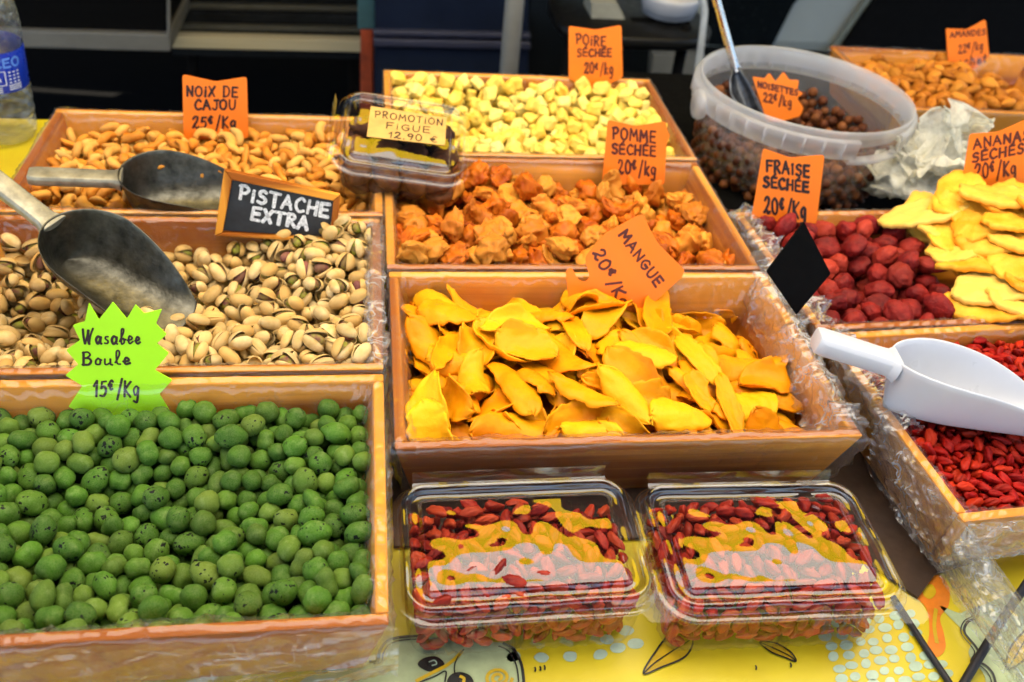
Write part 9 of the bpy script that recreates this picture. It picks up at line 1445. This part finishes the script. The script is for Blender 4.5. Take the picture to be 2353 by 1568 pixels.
for k in range(16):
    sv, sf = sheet(k + 31, rr.uniform(.040, .058), rr.uniform(.030, .042), .0004, 34, 22, curl=rr.uniform(.5, 1.2), twist=1.2, wave=2.6, jag=.25, pointy=.35)
    th_, u_ = rr.uniform(0, 6.28), rr.uniform(-.9, 1)
    lo_ = Vector((.030 * math.cos(th_) * math.sqrt(1 - u_ * u_ * .8) + .022 * u_, .026 * math.sin(th_) * math.sqrt(1 - u_ * u_ * .8), .034 * u_ + .006))
    if k < 3: lo_ = Vector(((.034, .055, -.005)[k], (.0, .008, -.010)[k], (.062, .048, .058)[k]))
    e_ = Euler((rr.uniform(-1.2, 1.2), rr.uniform(-1.0, .6), rr.uniform(0, 6.28))).to_matrix(); n0 = len(v)
    if k < 3: e_ = Euler((R((-60, -40, -75)[k]), R((-50, -30, -70)[k]), R((20, 60, 100)[k]))).to_matrix()
    v = v + [e_ @ q + lo_ for q in sv]; f = f + [tuple(n0 + i for i in q) for q in sf]
v = [Vector((q.x, q.y, q.z * .86)) for q in v]
bq = link("plastic_bag", mesh("plastic_bag", v, f, M['bag']), None, bc)
tag(bq, "crumpled white plastic bag between the hazelnut tub and the pineapple", "plastic bag")

# ---------------------------------------------------------------- water bottle
b0 = at_z(12, 312, .002)
br = thing("water_bottle", "clear ribbed water bottle with a blue label at the table edge", "bottle", b0, Euler((R(1), R(5), 0)))
pet = clear("bottle_plastic", base=.06, edge=.8, rough=.04, bump=(45, .7, .010), milk=.10, milk_col=(.6, .65, .62))
prof = [(0, .004), (.028, .002), (.038, .006), (.0405, .014)]
z = .02
for k in range(3):
    prof += [(.0410, z), (.0412, z + .008), (.0388, z + .0115), (.0392, z + .014)]; z += .0165
prof += [(.0408, z), (.0408, z + .005), (.0395, z + .008), (.0395, z + .062), (.0408, z + .066), (.0408, z + .09), (.038, z + .115), (.028, z + .142), (.0165, z + .160), (.0135, z + .168), (.0135, z + .188)]
mb = MB(); mb.lathe(prof, 64); mb.build("body", [pet], br, True)
blue = plain("blue_label_film", (.008, .035, .42), .3, nz=(30, .1)); lblue = plain("pale_blue_print", (.10, .26, .80), .4); lwhite = plain("white_print", (.65, .70, .80), .5)
mb = MB(); mb.lathe([(.0400, z + .009), (.0404, z + .010), (.0404, z + .060), (.0400, z + .061)], 64)
lb = mb.build("label", [blue], br, True)
def wrap_text(text, a0, a1, zc, h, pen, m, nm):
    t = MB(); write(t, text, (0, 0), (R(a1 - a0) * .0409, 0), (0, h), pen, 0)
    t.v = [(.0408 * math.cos(R(a0) + x / .0409), .0408 * math.sin(R(a0) + x / .0409), zc + y) for x, y, _ in t.v]
    t.build(nm, [m], lb)
wrap_text("E CEO", -98, -22, z + .043, .012, .0022, lblue, "lettering")
t = MB()
def arc_line(a0, a1, z0, z1, w, mi=0):
    n = 10
    for i in range(n):
        A, B_ = a0 + (a1 - a0) * i / n, a0 + (a1 - a0) * (i + 1) / n; zA, zB = z0 + (z1 - z0) * i / n, z0 + (z1 - z0) * (i + 1) / n
        t.add([(.0408 * math.cos(R(A)), .0408 * math.sin(R(A)), zA - w), (.0408 * math.cos(R(B_)), .0408 * math.sin(R(B_)), zB - w), (.0408 * math.cos(R(B_)), .0408 * math.sin(R(B_)), zB + w), (.0408 * math.cos(R(A)), .0408 * math.sin(R(A)), zA + w)], [(0, 1, 2, 3)], mi)
for zz in (.020, .038): arc_line(-88, -52, z + zz, z + zz, .0005)
for aa in (-88, -52): arc_line(aa - .8, aa + .8, z + .029, z + .029, .009)
arc_line(-80, -62, z + .033, z + .033, .001); arc_line(-64, -60, z + .030, z + .026, .002); arc_line(-82, -72, z + .026, z + .026, .003)
for k in range(3):
    for j in range(4): arc_line(-46 + k * 8, -42 + k * 8, z + .036 - j * .0045, z + .036 - j * .0045, .0008)
for j in range(3): arc_line(-96, -60, z + .017 - j * .0028, z + .017 - j * .0028, .0006); arc_line(-48, -24, z + .019 - j * .0028, z + .019 - j * .0028, .0006)
t.build("small_print", [lwhite], lb)
mb = MB(); mb.lathe([(.0, z + .192), (.015, z + .192), (.0155, z + .176), (.0150, z + .172)], 32); mb.build("cap", [blue], br, True)

# ---------------------------------------------------------------- elastic cords and a blue film strip on the cloth
rope = plain("black_elastic", (.008, .008, .016), .6)
c1 = [at_z(2052, 1372, .004), at_z(2120, 1478, .0035), at_z(2192, 1585, .0035), at_z(2260, 1690, .0035)]
mb = MB(); mb.tube(c1, .0026, 10); tag(mb.build("elastic_cord", [rope], smooth=True), "thin black elastic cord running from the clear box to the table edge", "cord", "black elastic cords over the oilcloth")
c2 = [at_z(2440, 1215, .090), at_z(2375, 1318, .055), at_z(2300, 1430, .022), at_z(2215, 1570, .0045), at_z(2150, 1690, .0045)]
mb = MB(); mb.tube(catmull(c2, 6), .0034, 10); tag(mb.build("elastic_cord", [rope], smooth=True), "thicker black elastic cord stretched from the wrapped berry crate to the table edge", "cord", "black elastic cords over the oilcloth")
